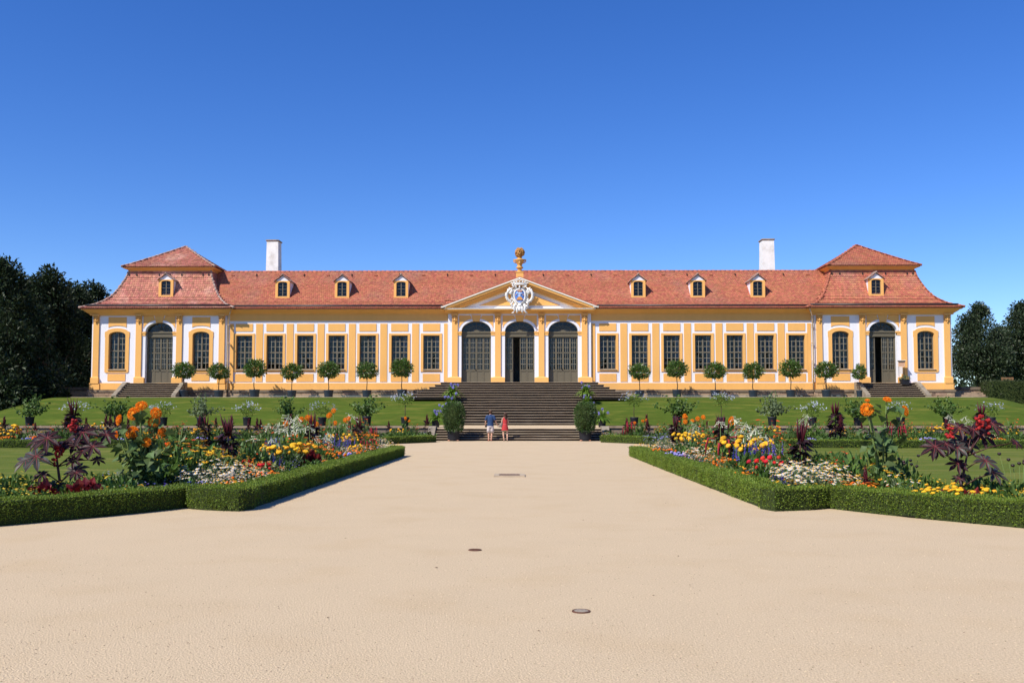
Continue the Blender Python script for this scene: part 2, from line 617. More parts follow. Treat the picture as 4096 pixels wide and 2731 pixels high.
def rect(x0, x1, z0, z1):
    return [(x0, z0), (x1, z0), (x1, z1), (x0, z1)]


def structure(name, geo):
    return part(name, geo, None, 'structure')


# ------------------------------------------------------------------ ground, lawns, bank
GRAVEL = mat("gravel", (0.55, 0.432, 0.282), 0.95, var=0.2, vs=60, var2=0.02, vs2=1.1, bump=0.7, bs=70, spec=0.05, tint=(0.525, 0.402, 0.252), tint_s=0.9, tint_lo=0.5, tint_hi=0.75)
GRASS = mat("bank_grass", (0.064, 0.100, 0.012), 0.9, var=0.16, vs=5, var2=0.10, vs2=0.8, bump=1.0, bs=30, spec=0.1, tint=(0.12, 0.13, 0.022), tint_s=1.6, stretch=(0.35, 1.5, 1.5))
LAWN = mat("lawn_grass", (0.098, 0.132, 0.018), 0.9, var=0.14, vs=9, var2=0.12, vs2=0.7, bump=1.0, bs=50, spec=0.1, tint=(0.19, 0.18, 0.045), tint_s=0.9, stretch=(0.3, 1.2, 1))
g = Geo()
R = 3000
g.add([(-R, -R, 0), (R, -R, 0), (R, R, 0), (-R, R, 0)], [(0, 1, 2, 3)], GRAVEL)
structure("gravel_ground", g)


def sheet(name, pts, z, m):
    gg = Geo()
    tri = tessellate_polygon([[Vector((x, y, 0)) for x, y in pts]])
    F = []
    for a, b, c in tri:
        (ax, ay), (bx, by), (cx, cy) = pts[a], pts[b], pts[c]
        F.append((a, b, c) if (bx - ax) * (cy - ay) - (by - ay) * (cx - ax) > 0 else (c, b, a))
    gg.add([(x, y, z) for x, y in pts], F, m)
    return structure(name, gg)


for s in (-1, 1):
    sheet("lawn", [(s * 6.9, 17.6), (s * 12, 16.2), (s * 40, 14), (s * 40, 42.6), (s * 11.6, 43.0), (s * 7.2, 35)], 0.012, LAWN)
    sheet("bed_soil", [(s * 4.35, 15.0), (s * 5.2, 15.5), (s * 5.9, 13.9), (s * 6.9, 12.7), (s * 8.4, 11.2), (s * 12, 9.2), (s * 12.6, 15.9), (s * 6.9, 17.6), (s * 7.1, 34.2), (s * 4.35, 34.3)], 0.024, SOIL)
    sheet("bed_soil", [(s * 4.7, 51.8), (s * 7.3, 47.4), (s * 11.8, 43.5), (s * 40, 42.8), (s * 40, 57.0), (s * 5.0, 57.0)], 0.024, SOIL)


def bank_z(x, y):
    t = min(max((y - 62.0) / 6.0, 0), 1)
    e = 0.86 + 1.93 * (t + 0.10 * math.sin(PI * t)) if t < 1 else 2.79 + 0.012 * (y - 68)
    q = min(max((abs(x) - 33.6) / 8.0, 0), 1)
    q = q * q * (3 - 2 * q)
    if y < 74:
        e = 0.86 + (e - 0.86) * (1 - q * min(1, max(0, (74 - y) / 5)))
    if abs(x) < 4.9 and 61.9 < y < 71.4:
        e = min(e, 0.5)
    if abs(x) < 5.4 and y < 62.0:
        e = 0.3
    return e


g = Geo()
xs = np.unique(np.concatenate([np.linspace(-60, 60, 121), np.linspace(-44, -32, 40), np.linspace(32, 44, 40), [-5.41, -5.39, 5.39, 5.41, -4.91, -4.89, 4.89, 4.91]]))
ys = np.unique(np.concatenate([np.linspace(57.35, 62, 6), np.linspace(62, 68.4, 22), np.linspace(69, 74, 9), [80, 90, 110, 140]]))
V = [(x, y, bank_z(x, y)) for y in ys for x in xs]
nx = len(xs)
F = np.array([(j * nx + i, j * nx + i + 1, (j + 1) * nx + i + 1, (j + 1) * nx + i) for j in range(len(ys) - 1) for i in range(nx - 1)])
g.add(V, F, GRASS, True)
structure("grass_bank", g)
for s in (-1, 1):
    g = Geo()
    x0, x1 = sorted((s * 5.5, s * 33.2))
    g.box(x0, x1, 68.85, 72.4, 2.55, 2.83, GRAVEL)
    structure("terrace_path", g)

# ------------------------------------------------------------------ the orangery
YW, YP = 72.0, 71.8
B = thing("orangery_building", "long ochre and white orangery with red tiled roofs and two end pavilions", "building", (0, 72, 2.83))
WX = [6.80, 9.26, 11.72, 14.13, 16.56, 18.93, 21.30]
STX = [8.03, 10.49, 12.93, 15.35, 17.75, 20.12]
PC = 27.84
Z0 = 3.95


def sgn(s, a, b):
    return (a, b) if s > 0 else (-b, -a)


# walls -----------------------------------------------------------
for s in (-1, 1):
    g = Geo()
    holes = [rect(s * x - 0.64, s * x + 0.64, 5.0, 7.66) for x in WX]
    a, b = sgn(s, 5.3, 22.5)
    g.prism(rect(a, b, 3.45, 9.4), holes, YW, YW + 0.45, WHITE)
    part("wall", g, B)
    g = Geo()
    a, b = sgn(s, PC - 5.22, PC + 5.22)
    holes = [arch(s * PC + d, 0.66, 5.0, 7.66, 7.95, 10) for d in (-3.25, 3.25)]
    c = s * PC
    outer = [(a, 3.45), (c - 1.06, 3.45)] + [(c - 1.06, Z0 - .02)] + [p for p in arch(c, 1.06, Z0 - .02, 7.95, 8.66)[2:]][::-1] + [(c + 1.06, Z0 - .02), (c + 1.06, 3.45), (b, 3.45), (b, 9.6), (a, 9.6)]
    g.prism(outer, holes, YP, YP + 0.55, WHITE)
    # the pavilion's side and back walls
    g.box(b - 0.45 if s > 0 else a, b if s > 0 else a + 0.45, YP + 0.55, 82.2, 3.45, 9.6, WHITE)
    g.box(a if s > 0 else b - 0.45, a + 0.45 if s > 0 else b, YP + 0.55, 72.0, 3.45, 9.6, WHITE)
    g.box(a, b, 82.2, 82.6, 3.45, 9.6, WHITE)
    part("wall", g, B)
g = Geo()
outer = [(-5.5, 3.45)]
for c in (-3.33, 0.02, 3.36):
    outer += [(c - 1.14, 3.45), (c - 1.14, Z0 - .02)] + arch(c, 1.14, Z0, 7.95, 8.74)[2:][::-1] + [(c + 1.14, Z0 - .02), (c + 1.14, 3.45)]
outer += [(5.5, 3.45), (5.5, 9.45), (-5.5, 9.45)]
g.prism(outer, [], YP, YP + 0.55, WHITE)
g.box(-5.5, -5.1, YP + 0.55, 72.3, 3.45, 9.45, WHITE)
g.box(5.1, 5.5, YP + 0.55, 72.3, 3.45, 9.45, WHITE)
part("wall", g, B)
g = Geo()
g.box(-22.6, 22.6, 79.6, 80.0, 3.45, 9.4, WHITE)
part("rear_wall", g, B)
g = Geo()
g.box(-33, 33, 72.2, 81.9, 3.4, 3.9, FLOORM)
part("room_floor", g, B)
g = Geo()
g.box(-33, 33, 72.2, 82.0, 9.15, 9.3, INNER)
for x in (-22.9, 22.6, -7.5, 7.5):
    g.box(x, x + 0.3, 72.6, 79.5, 3.9, 9.15, INNER)
g.box(-22.5, 22.5, 79.3, 79.55, 3.9, 9.15, INNER)
for s in (-1, 1):
    a, b = sgn(s, 22.95, 32.5)
    g.box(a, b, 81.7, 81.95, 3.9, 9.15, INNER)
part("room_partition", g, B)

# plinth: ochre band, dark ledge, sandstone blocks ----------------
for s in (-1, 1):
    for (u, v, y) in ((5.55, 22.5, YW), (PC - 5.32, PC + 5.32, YP)):
        a, b = sgn(s, u, v)
        g = Geo()
        g.box(a, b, y - 0.09, y - 0.003, 3.452, 3.97, OCHRE)
        if y == YP:
            e = b if s > 0 else a
            g.box(min(e, e - s * .09), max(e, e - s * .09), y - .003, 82.5, 3.452, 3.97, OCHRE)
        part("base_band", g, B)
        g = Geo()
        n = max(4, int((b - a) / 2.1))
        for i in range(n):
            xa, xb = a + (b - a) * i / n + .006, a + (b - a) * (i + 1) / n - .006
            g.box(xa, xb, y - 0.17 - rng.uniform(0, .015), y + .3, 3.27, 3.448 + rng.uniform(-.008, 0), LEDGE)
        if y == YP:
            g.box(min(e, e + s * .08), max(e, e + s * .08), y - .17, 82.5, 3.27, 3.45, LEDGE)
        part("plinth_ledge", g, B, 'stuff')
        for row in range(2):
            z0, z1 = 2.72 + row * 0.275, 2.985 + row * 0.275
            x = a - (0.5 if row else 0)
            while x < b:
                w = rng.uniform(0.75, 1.25)
                xa, xb = max(x, a) + .006, min(x + w, b) - .006
                x += w
                if xb - xa < .1:
                    continue
                g = Geo()
                yy = y - 0.10 - rng.uniform(0, .03)
                d = .012
                g.rings([(xa, xb, yy + d, y + .3, z0 + .005), (xa, xb, yy, y + .3, z0 + .02), (xa, xb, yy, y + .3, z1 - .02), (xa, xb, yy + d, y + .3, z1 - .003)], STONE)
                part("plinth_stone", g, B)
        if y == YP:
            g = Geo()
            g.box(e - .25, e + .25, y + .31, 82.5, 2.7, 3.27, STONE)
            part("plinth_side", g, B)

# ochre panels ----------------------------------------------------
def panel(outline, y, d=0.035, m=OCHRE):
    gg = Geo()
    gg.prism(outline, [], y - d, y + 0.002, m)
    return part("stucco_panel", gg, B)


for s in (-1, 1):
    for x in WX:
        panel(rect(s * x - .66, s * x + .66, 7.97, 8.56), YW)
        panel(rect(s * x - .66, s * x + .66, 4.08, 4.69), YW)
    for x in STX:
        panel(rect(s * x - .27, s * x + .27, 4.08, 8.56), YW)
    panel(rect(*sgn(s, 22.12, 22.40), 4.08, 8.56), YW)
    panel(rect(*sgn(s, 5.55, 5.83), 4.08, 8.56), YW)
    c = s * PC
    for d in (-3.25, 3.25):
        pts = [(c + d - .7, 9.07), (c + d - .7, 8.26)] + [(c + d + t, 8.30 + .10 * (1 - (t / .7) ** 2)) for t in np.linspace(-.55, .55, 7)] + [(c + d + .7, 8.26), (c + d + .7, 9.07)]
        panel(pts, YP)
        panel(rect(c + d - .69, c + d + .69, 4.13, 4.68), YP)


def door_bay(c, hw, zc, pil):
    """ochre spandrels, keystone, imposts of one arched door bay; pil = distance to the pilaster's near edge"""
    a, b, zs = hw + 0.21, zc - 7.95 + 0.20, 7.95
    for s in (-1, 1):
        xo = pil - 0.13
        kb, kt = 0.33, 0.46
        th = [t for t in np.linspace(0.02, 0.98, 12)]
        pts = [(c + s * kt, 9.17), (c + s * xo, 9.17), (c + s * xo, 8.12)]
        for u in np.linspace(min(xo, a) * 0.999, kb, 12):
            pts.append((c + s * u, zs + b * math.sqrt(max(0, 1 - (u / a) ** 2)) if u < a else 8.12))
        pts[2] = (c + s * xo, max(8.05, pts[3][1] - .001))
        pts = [pts[0], pts[1]] + pts[3:]
        panel(pts, YP, 0.03)
        g2 = Geo()
        g2.box(*sorted((c + s * (hw - .03), c + s * (pil - .01))), YP - 0.07, YP + .2, 7.80, 7.92, OCHRE)
        g2.box(*sorted((c + s * (hw - .0), c + s * (pil - .01))), YP - 0.04, YP + .2, 7.62, 7.80, OCHRE)
        part("impost", g2, B)
    g2 = Geo()
    g2.prism([(c - .26, zc - .02), (c + .26, zc - .02), (c + .37, 9.2), (c - .37, 9.2)], [], YP - 0.06, YP + .25, OCHRE)
    part("keystone", g2, B)
    # white archivolt ring
    g2 = Geo()
    A = arch(c, hw + .15, 7.95, 7.95, zc + .14)[2:]
    I = arch(c, hw - .0, 7.95, 7.95, zc)[2:]
    g2.prism(A + I[::-1], [], YP - 0.045, YP + .001, WHITE)
    part("archivolt", g2, B)


for c in (-3.33, 0.02, 3.36):
    door_bay(c, 1.14, 8.74, 1.44)
for s in (-1, 1):
    door_bay(s * PC, 1.06, 8.66, 1.36)


# pilasters -------------------------------------------------------
def capital(x, y):
    g2 = Geo()
    g2.box(x - .26, x + .26, y - .15, y, 9.16, 9.28, OCHRE)
    for k in range(5):
        g2.box(x - .24 + k * .1, x - .17 + k * .1, y - .16, y - .02, 9.08, 9.16, OCHRE)
    for dx in (-.14, .14):
        t = np.linspace(0, 5.2, 14)
        r = .085 - .011 * t
        g2.tube([(x + dx + math.copysign(1, dx) * rr * math.cos(q), y - .09, 8.93 + rr * math.sin(q)) for q, rr in zip(t, r)], .032, OCHRE, 5)
    g2.ball((x, y - .06, 9.0), (.10, .10, .09), OCHRE)
    g2.ball((x, y - .06, 8.82), (.08, .09, .13), OCHRE)
    g2.ball((x, y - .05, 8.63), (.05, .06, .08), OCHRE)
    g2.tube([(x - .2, y - .05, 8.86), (x - .12, y - .09, 8.78), (x, y - .1, 8.75), (x + .12, y - .09, 8.78), (x + .2, y - .05, 8.86)], .035, OCHRE, 5)
    return g2


def pilaster(x, y, hw, base):
    g2 = Geo()
    g2.prism(rect(x - hw, x + hw, 4.41, 9.17), [], y - .10, y + .001, OCHRE)
    p = part("pilaster", g2, B)
    part("capital", capital(x, y - .10), p)
    g2 = Geo()
    a, b = base
    g2.box(a, b, y - .20, y - .001, Z0 - .02, 4.37, OCHRE)
    g2.rings([(a + .0, b - .0, y - .2, y - .001, 4.37), (x - hw - .02, x + hw + .02, y - .12, y - .001, 4.44)], OCHRE)
    part("pilaster_base", g2, p)


for x, bs in ((-4.97, (-5.55, -4.47)), (-1.66, (-2.19, -1.12)), (1.69, (1.16, 2.22)), (5.0, (4.50, 5.58))):
    pilaster(x, YP, .22, bs)
for s in (-1, 1):
    for d, bl, bh in ((-4.87, .32, .28), (-1.57, .28, .51), (1.57, .51, .28), (4.87, .28, .32)):
        x = s * PC + d
        pilaster(x, YP, .22, (x - bl if d else x, x + bh) if d != 0 else (x - .3, x + .3))
        if abs(d) > 4:
            g = Geo()
            g.box(x - .36, x + .36, YP - .16, YP - .092, 3.46, Z0 - .01, OCHRE)
            part("pilaster_plinth", g, B)

# windows ---------------------------------------------------------
CURT = mat('linen_curtain', (0.62, 0.60, 0.56), 0.9)
PANES = {}


def pane_obj(w, h, parent, loc):
    k = (round(w, 3), round(h, 3))
    if k not in PANES:
        g2 = Geo()
        g2.box(-w / 2, w / 2, 0, .006, -h / 2, h / 2, GLASS)
        PANES[k] = g2.mesh("pane")
    o = link("pane", PANES[k], parent)
    o.location = loc
    o.rotation_euler = (rng.normal(0, .008), 0, rng.normal(0, .012))
    return o


for s in (-1, 1):
    for x0 in WX:
        x = s * x0
        yf = YW + .2
        g = Geo()
        g.prism(rect(x - .63, x + .63, 5.02, 7.65), [rect(x - .57, x + .57, 5.09, 7.59)], yf, yf + .09, FRAME)
        g.box(x - .05, x + .05, yf - .02, yf + .06, 5.09, 7.42, FRAME)
        g.box(x - .568, x + .568, yf - .012, yf + .06, 6.30, 6.385, FRAME)
        colsx = [x - .57, x - .31, x - .05, x + .05, x + .31, x + .57]
        for cx_ in (x - .31, x + .31):
            g.box(cx_ - .016, cx_ + .016, yf + .02, yf + .05, 5.09, 7.59, MUNT)
        g.box(x - .012, x + .012, yf + .02, yf + .05, 7.42, 7.59, FRAME)
        zr = [5.09, 5.493, 5.897, 6.30], [6.385, 6.787, 7.188, 7.59]
        for r in zr:
            for z in r[1:3]:
                g.box(x - .568, x + .568, yf + .022, yf + .048, z - .016, z + .016, MUNT)
        wnd = part("window", g, B)
        g = Geo()
        g.prism(rect(x - .82, x + .82, 4.84, 7.80), [rect(x - .63, x + .63, 5.02, 7.65)], YW - .05, YW + .19, OCHRE)
        part("surround", g, wnd)
        g = Geo()
        g.box(x - .68, x + .68, YW - .13, YW + .195, 4.975, 5.018, SILL)
        part("sill", g, wnd)
        for r in zr:
            for k in range(3):
                for (ca, cb) in ((0, 1), (1, 2), (3, 4), (4, 5)):
                    xa, xb = colsx[ca] + .004, colsx[cb] - .004
                    za, zb = r[k] + .004, r[k + 1] - .004
                    pane_obj(xb - xa, zb - za, wnd, ((xa + xb) / 2, yf + .055, (za + zb) / 2))
        # white inner casement standing open behind the right hand side
        g = Geo()
        g.box(x + .34, x + .62, yf + .22, yf + .25, 5.05, 7.6, WHITE)
        for z in (5.9, 6.75):
            g.box(x + .38, x + .56, yf + .215, yf + .219, z - .03, z + .03, TRIM)
        part("inner_casement", g, wnd)
    for d in (-3.25, 3.25):
        x = s * PC + d
        yf = YP + .22
        g = Geo()
        g.prism(arch(x, .65, 5.02, 7.66, 7.94, 10), [arch(x, .58, 5.09, 7.62, 7.86, 10)], yf, yf + .09, FRAME)
        g.box(x - .05, x + .05, yf - .02, yf + .06, 5.09, 7.86, FRAME)
        g.box(x - .575, x + .575, yf - .012, yf + .06, 6.42, 6.51, FRAME)
        for cx_ in (x - .315, x + .315):
            g.box(cx_ - .016, cx_ + .016, yf + .02, yf + .05, 5.09, 7.80, MUNT)
        zl = [5.09, 5.53, 5.975, 6.42], [6.51, 6.98, 7.44]
        for z in (5.53, 5.975, 6.98, 7.44):
            g.box(x - .575, x + .575, yf + .022, yf + .048, z - .016, z + .016, MUNT)
        wnd = part("arched_window", g, B)
        g = Geo()
        outer = [(x - .86, 4.76), (x + .86, 4.76), (x + .86, 4.82), (x + .93, 4.82), (x + .93, 7.5), (x + .96, 7.5), (x + .96, 7.92)] + [(x + .80 * math.cos(t) * 1.0, 7.96 + .25 * math.sin(t)) for t in np.linspace(0.15, PI - .15, 9)] + [(x - .96, 7.92), (x - .96, 7.5), (x - .93, 7.5), (x - .93, 4.82), (x - .86, 4.82)]
        g.prism(outer, [arch(x, .65, 5.02, 7.66, 7.94, 10)], YP - .05, YP + .2, OCHRE)
        part("surround", g, wnd)
        g = Geo()
        g.box(x - .70, x + .70, YP - .14, YP + .2, 4.975, 5.018, SILL)
        part("sill", g, wnd)
        g = Geo()
        for k in range(5):
            for q in (-1, 1):
                g.box(x + q * (.36 + k * .05) - .02, x + q * (.36 + k * .05) + .02, yf + .3 + (k % 2) * .03, yf + .33 + (k % 2) * .03, 5.05, 7.8, CURT)
        part("curtain", g, wnd, 'stuff')
        cx4 = [x - .58, x - .315, x - .05, x + .05, x + .315, x + .58]
        for (ca, cb) in ((0, 1), (1, 2), (3, 4), (4, 5)):
            xa, xb = cx4[ca] + .004, cx4[cb] - .004
            for (za, zb) in ((5.09, 5.53), (5.53, 5.975), (5.975, 6.42), (6.51, 6.98), (6.98, 7.44)):
                pane_obj(xb - xa, zb - za - .008, wnd, ((xa + xb) / 2, yf + .055, (za + zb) / 2))
            top = lambda q: 7.62 + .24 * math.sqrt(max(0, 1 - ((q - x) / .58) ** 2))
            g = Geo()
            g.prism([(xa, 7.45), (xb, 7.45)] + [(q, top(q)) for q in np.linspace(xb, xa, 4)], [], yf + .055, yf + .061, GLASS)
            part("pane", g, wnd)


# doors -----------------------------------------------------------
def door(c, hw, zc, openleaf, name="double_door"):
    yd = YP + .34
    g2 = Geo()
    # frame: jambs, transom and the fanlight's bars
    g2.box(c - hw, c - hw + .06, yd, yd + .12, Z0, 7.95, DOORP)
    g2.box(c + hw - .06, c + hw, yd, yd + .12, Z0, 7.95, DOORP)
    g2.box(c - hw, c + hw, yd - .10, yd + .12, 7.83, 7.93, DOORP)
    g2.box(c - hw, c + hw, yd - .04, yd + .12, 7.60, 7.83, DOORP)
    g2.box(c - hw, c + hw, yd - .07, yd + .12, 7.53, 7.60, DOORP)
    g2.prism(arch(c, hw, 7.93, 7.95, zc), [arch(c, hw - .06, 7.97, 7.99, zc - .06)], yd, yd + .1, DOORP)
    d = part(name, g2, B)
    g2 = Geo()
    H = zc - 8.0
    for q in np.linspace(PI / 8, PI * 7 / 8, 7):
        p0 = (c + .12 * math.cos(q) * hw, yd + .03, 7.97 + .12 * H * math.sin(q))
        p1 = (c + (hw - .05) * math.cos(q), yd + .03, 7.97 + (H - .02) * math.sin(q))
        g2.bar(p0, p1, .03, .04, DOORP)
    for r in (.55,):
        arc = [(c + r * (hw) * math.cos(q), yd + .03, 7.97 + r * H * math.sin(q)) for q in np.linspace(0, PI, 15)]
        for p0, p1 in zip(arc[:-1], arc[1:]):
            g2.bar(p0, p1, .03, .04, DOORP)
    g2.prism(arch(c, .2, 7.93, 7.96, 8.08, 8), [], yd + .005, yd + .08, DOORP)
    part("fanlight", g2, d)
    g2 = Geo()
    g2.prism(arch(c, hw - .055, 7.965, 7.985, zc - .055), [], yd + .075, yd + .081, GLASS)
    part("pane", g2, d)
    lw = (hw - .06) / 2
    for k in range(4):
        xa = c - hw + .06 + k * lw + .004
        xb = xa + lw - .008
        if k == openleaf:
            # the open leaf swings into the room
            xo = xa
            y0, y1 = yd + .1, yd + .1 + lw
            g2 = Geo()
            g2.box(xo, xo + .05, y0, y1, Z0 + .01, 4.9, DOORP)
            g2.box(xo, xo + .05, y0, y0 + .09, 4.9, 7.5, DOORP)
            g2.box(xo, xo + .05, y1 - .09, y1, 4.9, 7.5, DOORP)
            for z in (5.35, 5.8, 6.3, 6.75, 7.15, 7.45):
                g2.box(xo + .01, xo + .04, y0, y1, z - .015, z + .015, DOORP)
            part("open_leaf", g2, d)
            continue
        g2 = Geo()
        y0 = yd + .03
        za, zb = Z0 + .01, 7.525
        g2.prism(rect(xa, xb, za, zb), [rect(xa + .07, xb - .07, 5.02, 7.46), rect(xa + .08, xb - .08, za + .1, 4.86)], y0, y0 + .06, DOORP)
        g2.box(xa + .075, xb - .075, y0 + .02, y0 + .05, za + .09, 4.87, DOORP)
        g2.box(xa + .03, xb - .03, y0 - .02, y0, 4.90, 4.97, DOORP)
        g2.box(xa + .068, xb - .068, y0 - .005, y0 + .055, 6.27, 6.35, DOORP)
        wi = (xb - xa - .14) / 3
        for q in (1, 2):
            g2.box(xa + .07 + q * wi - .01, xa + .07 + q * wi + .01, y0 + .01, y0 + .04, 5.02, 7.46, MUNT)
        for z in (5.437, 5.853, 6.72, 7.09):
            g2.box(xa + .068, xb - .068, y0 + .012, y0 + .038, z - .012, z + .012, MUNT)
        lf = part("leaf", g2, d)
        g2 = Geo()
        zz = [5.02, 5.437, 5.853, 6.27], [6.35, 6.72, 7.09, 7.46]
        for r in zz:
            for j in range(3):
                for q in range(3):
                    g2.box(xa + .07 + q * wi + .003, xa + .07 + (q + 1) * wi - .003, y0 + .045, y0 + .05, r[j] + .003, r[j + 1] - .003, GLASS)
        part("pane", g2, d)
        if k == 1:
            g2 = Geo()
            g2.ball((xb - .04, y0 - .05, 5.0), .035, METAL)
            g2.box(xb - .06, xb - .02, y0 - .02, y0, 4.92, 5.1, METAL)
            part("handle", g2, d)


door(-3.33, 1.14, 8.74, None)
door(0.02, 1.14, 8.74, 1)
door(3.36, 1.14, 8.74, None)
door(-PC, 1.06, 8.66, None)
door(PC, 1.06, 8.66, 1)
# doorsteps (threshold slabs)
for c, hw in ((-3.33, 1.14), (.02, 1.14), (3.36, 1.14), (-PC, 1.06), (PC, 1.06)):
    g = Geo()
    g.box(c - hw + .003, c + hw - .003, YP - .02, YP + .5, Z0 - .12, Z0 - .004, TREAD)
    part("threshold", g, B)

# friezes and cornices --------------------------------------------
for s in (-1, 1):
    a, b = sgn(s, 5.52, 22.42)
    g = Geo()
    g.box(a, b, YW - .06, YW - .002, 8.78, 9.27, OCHRE)
    part("frieze", g, B)
    g = Geo()
    prof = [(YW, 9.272), (YW - .12, 9.272), (YW - .14, 9.34), (YW - .2, 9.37), (YW - .34, 9.46), (YW - .46, 9.56), (YW - .6, 9.575), (YW - .6, 9.63), (YW, 9.63)]
    g.extx(prof, a, b, OCHRE)
    part("cornice", g, B)
    a, b = sgn(s, PC - 5.22, PC + 5.22)
    g = Geo()
    R4 = lambda o, z: (a - o, b + o, YP - o, 82.6 + o, z)
    g.rings([R4(.02, 9.18), R4(.14, 9.2), R4(.15, 9.28), R4(.2, 9.32), R4(.38, 9.44), R4(.5, 9.56), R4(.62, 9.575), R4(.62, 9.63)], OCHRE)
    part("cornice", g, B)


# roofs -----------------------------------------------------------
def tile_base(w=.172, L=.34, t=.016, n=5):
    """beaver-tail tile: x across, y up the slope, z outwards; lower end at y = 0 and lifted"""
    pts = [(w / 2, L), (-w / 2, L), (-w / 2, .06)]
    for q in np.linspace(PI, 2 * PI, n)[1:-1]:
        pts.append((w / 2 * math.cos(q), .06 + .06 * math.sin(q)))
    pts.append((w / 2, .06))
    k = len(pts)
    lift = lambda y: .05 * (1 - y / L)
    V = [(x, y, lift(y) + t) for x, y in pts] + [(x, y, lift(y) - .004) for x, y in pts]
    top = np.array([list(range(k))])
    sides = np.array([(i, i + k, (i + 1) % k + k, (i + 1) % k) for i in range(1, k)])
    return np.array(V), [top, sides]


TB = tile_base()
TBS = tile_base(.152, .26, .014, 5)


def slope_points(prof, step):
    """prof: (d, z) list going up and inwards -> arc-length samples with tangent"""
    P = np.array(prof, float)
    seg = np.linalg.norm(np.diff(P, axis=0), axis=1)
    cum = np.concatenate([[0], np.cumsum(seg)])
    out = []
    s = 0.0
    while s < cum[-1] - .06:
        i = min(np.searchsorted(cum, s, side='right') - 1, len(seg) - 1)
        f = (s - cum[i]) / seg[i]
        p = P[i] + (P[i + 1] - P[i]) * f
        t = (P[i + 1] - P[i]) / seg[i]
        out.append((s, p, t))
        s += step
    return out


def tile_face(origin, h, q, prof, xl, xr, step=.205, w=.176):
    """positions and frames of tiles on a swept face; h = horizontal along, q = horizontal inward; xl, xr limits as functions of depth d"""
    origin, h, q = np.array(origin, float), np.array(h, float), np.array(q, float)
    up = np.array([0, 0, 1.0])
    P, Rm, rows = [], [], []
    for i, (s, p, t) in enumerate(slope_points(prof, step)):
        a, b = xl(p[0]), xr(p[0])
        x = np.arange(a + (w / 2 if i % 2 else 0) + .02, b, w)
        x = x + rng.normal(0, .004, len(x))
        y = q * t[0] + up * t[1]
        nrm = np.cross(h, y)
        for xx in x:
            P.append(origin + h * xx + q * p[0] + up * p[1] + y * rng.normal(0, .006))
            e = rng.normal(0, .012)
            Rm.append(np.stack([h, y, nrm + h * e], axis=1))
            rows.append(i)
    return np.array(P), np.array(Rm), np.array(rows)


tile_mesh = {}


def tiles(face, parent, m, singles=0, TB=TB):
    P, Rm, rows = face
    keep = np.ones(len(P), bool)
    if singles:
        if m.name not in tile_mesh:
            g2 = Geo()
            g2.scatter(TB, [(0, 0, 0)], np.eye(3)[None], 1.0, m)
            tile_mesh[m.name] = g2.mesh("roof_tile")
        idx = np.where(rows == 3)[0]
        idx = np.concatenate([idx, np.where(rows == 4)[0]])[:singles]
        for i in idx:
            o = link("roof_tile", tile_mesh[m.name], parent)
            M4 = Matrix([list(r) + [0] for r in Rm[i]] + [[0, 0, 0, 1]])
            M4.translation = Vector(P[i])
            o.matrix_basis = M4
        keep[idx] = False
    g2 = Geo()
    g2.scatter(TB, P[keep], Rm[keep], rng.uniform(.98, 1.02, keep.sum()), m)
    part("tile_courses", g2, parent, 'stuff')


def hip_tiles(pts, parent, m, r=.085, L=.36, name="hip_tiles"):
    """half-round cover tiles along a line"""
    P = np.array(pts, float)
    seg = np.linalg.norm(np.diff(P, axis=0), axis=1)
    cum = np.concatenate([[0], np.cumsum(seg)])
    g2 = Geo()
    s = 0
    while s < cum[-1]:
        def at(u):
            u = min(max(u, 0), cum[-1])
            i = min(np.searchsorted(cum, u, side='right') - 1, len(seg) - 1)
            return P[i] + (P[i + 1] - P[i]) * (u - cum[i]) / seg[i]
        a, b = at(s), at(s + L)
        if np.linalg.norm(b - a) > .02:
            a[2] += rng.uniform(-.008, .008)
            g2.tube([a, b], [r * 1.12, r * .92], m, 8)
        s += L * .93
    part(name, g2, parent, 'stuff')


# main roof: one long ridge between the pavilions
MPROF = [(0, 9.66), (.45, 9.86), (1.0, 10.24), (1.8, 10.98), (2.8, 11.88), (4.15, 13.12)]
YE = 71.33
g = Geo()
for xa, xb, d0 in ((-24.6, -5.6, 0), (5.6, 24.6, 0), (-5.6, 5.6, 1.0)):
    V = []
    pr = [p for p in MPROF if p[0] >= d0]
    for d, z in pr:
        V += [(xa, YE + d, z - .02), (xb, YE + d, z - .02)]
    for d, z in pr[::-1][1:]:
        V += [(xa, 75.48 + (4.15 - d), z - .02), (xb, 75.48 + (4.15 - d), z - .02)]
    g.add(V, [(2 * i, 2 * i + 1, 2 * i + 3, 2 * i + 2) for i in range(len(V) // 2 - 1)], RIDGE)
main_roof = part("roof", g, B)
mf = tile_face((0, YE, 0), (1, 0, 0), (0, 1, 0), MPROF, lambda d: -22.0 - min(d, 2.7) * .92, lambda d: 22.0 + min(d, 2.7) * .92, .15, .155)
mk = ~((np.abs(mf[0][:, 0]) < 5.75) & (mf[0][:, 1] < YE + 1.05))
tiles((mf[0][mk], mf[1][mk], mf[2][mk]), main_roof, TILE, 0, TBS)
hip_tiles([(-24.6, 75.48, 13.12), (24.6, 75.48, 13.12)], main_roof, RIDGE, .11, .4, "ridge_tiles")
# snow hooks and vents along the top of the roof
g = Geo()
for i in range(25):
    x = -23.2 + i * 1.93
    y, z = 75.05, 12.75
    if i % 2:
        g.box(x - .03, x + .03, y - .12, y + .05, z, z + .14, METAL)
        g.box(x - .02, x + .02, y - .3, y - .1, z - .04, z, METAL)
    else:
        g.box(x - .12, x + .12, y - .14, y + .1, z - .02, z + .06, RIDGE)
part("roof_hooks", g, main_roof, 'stuff')

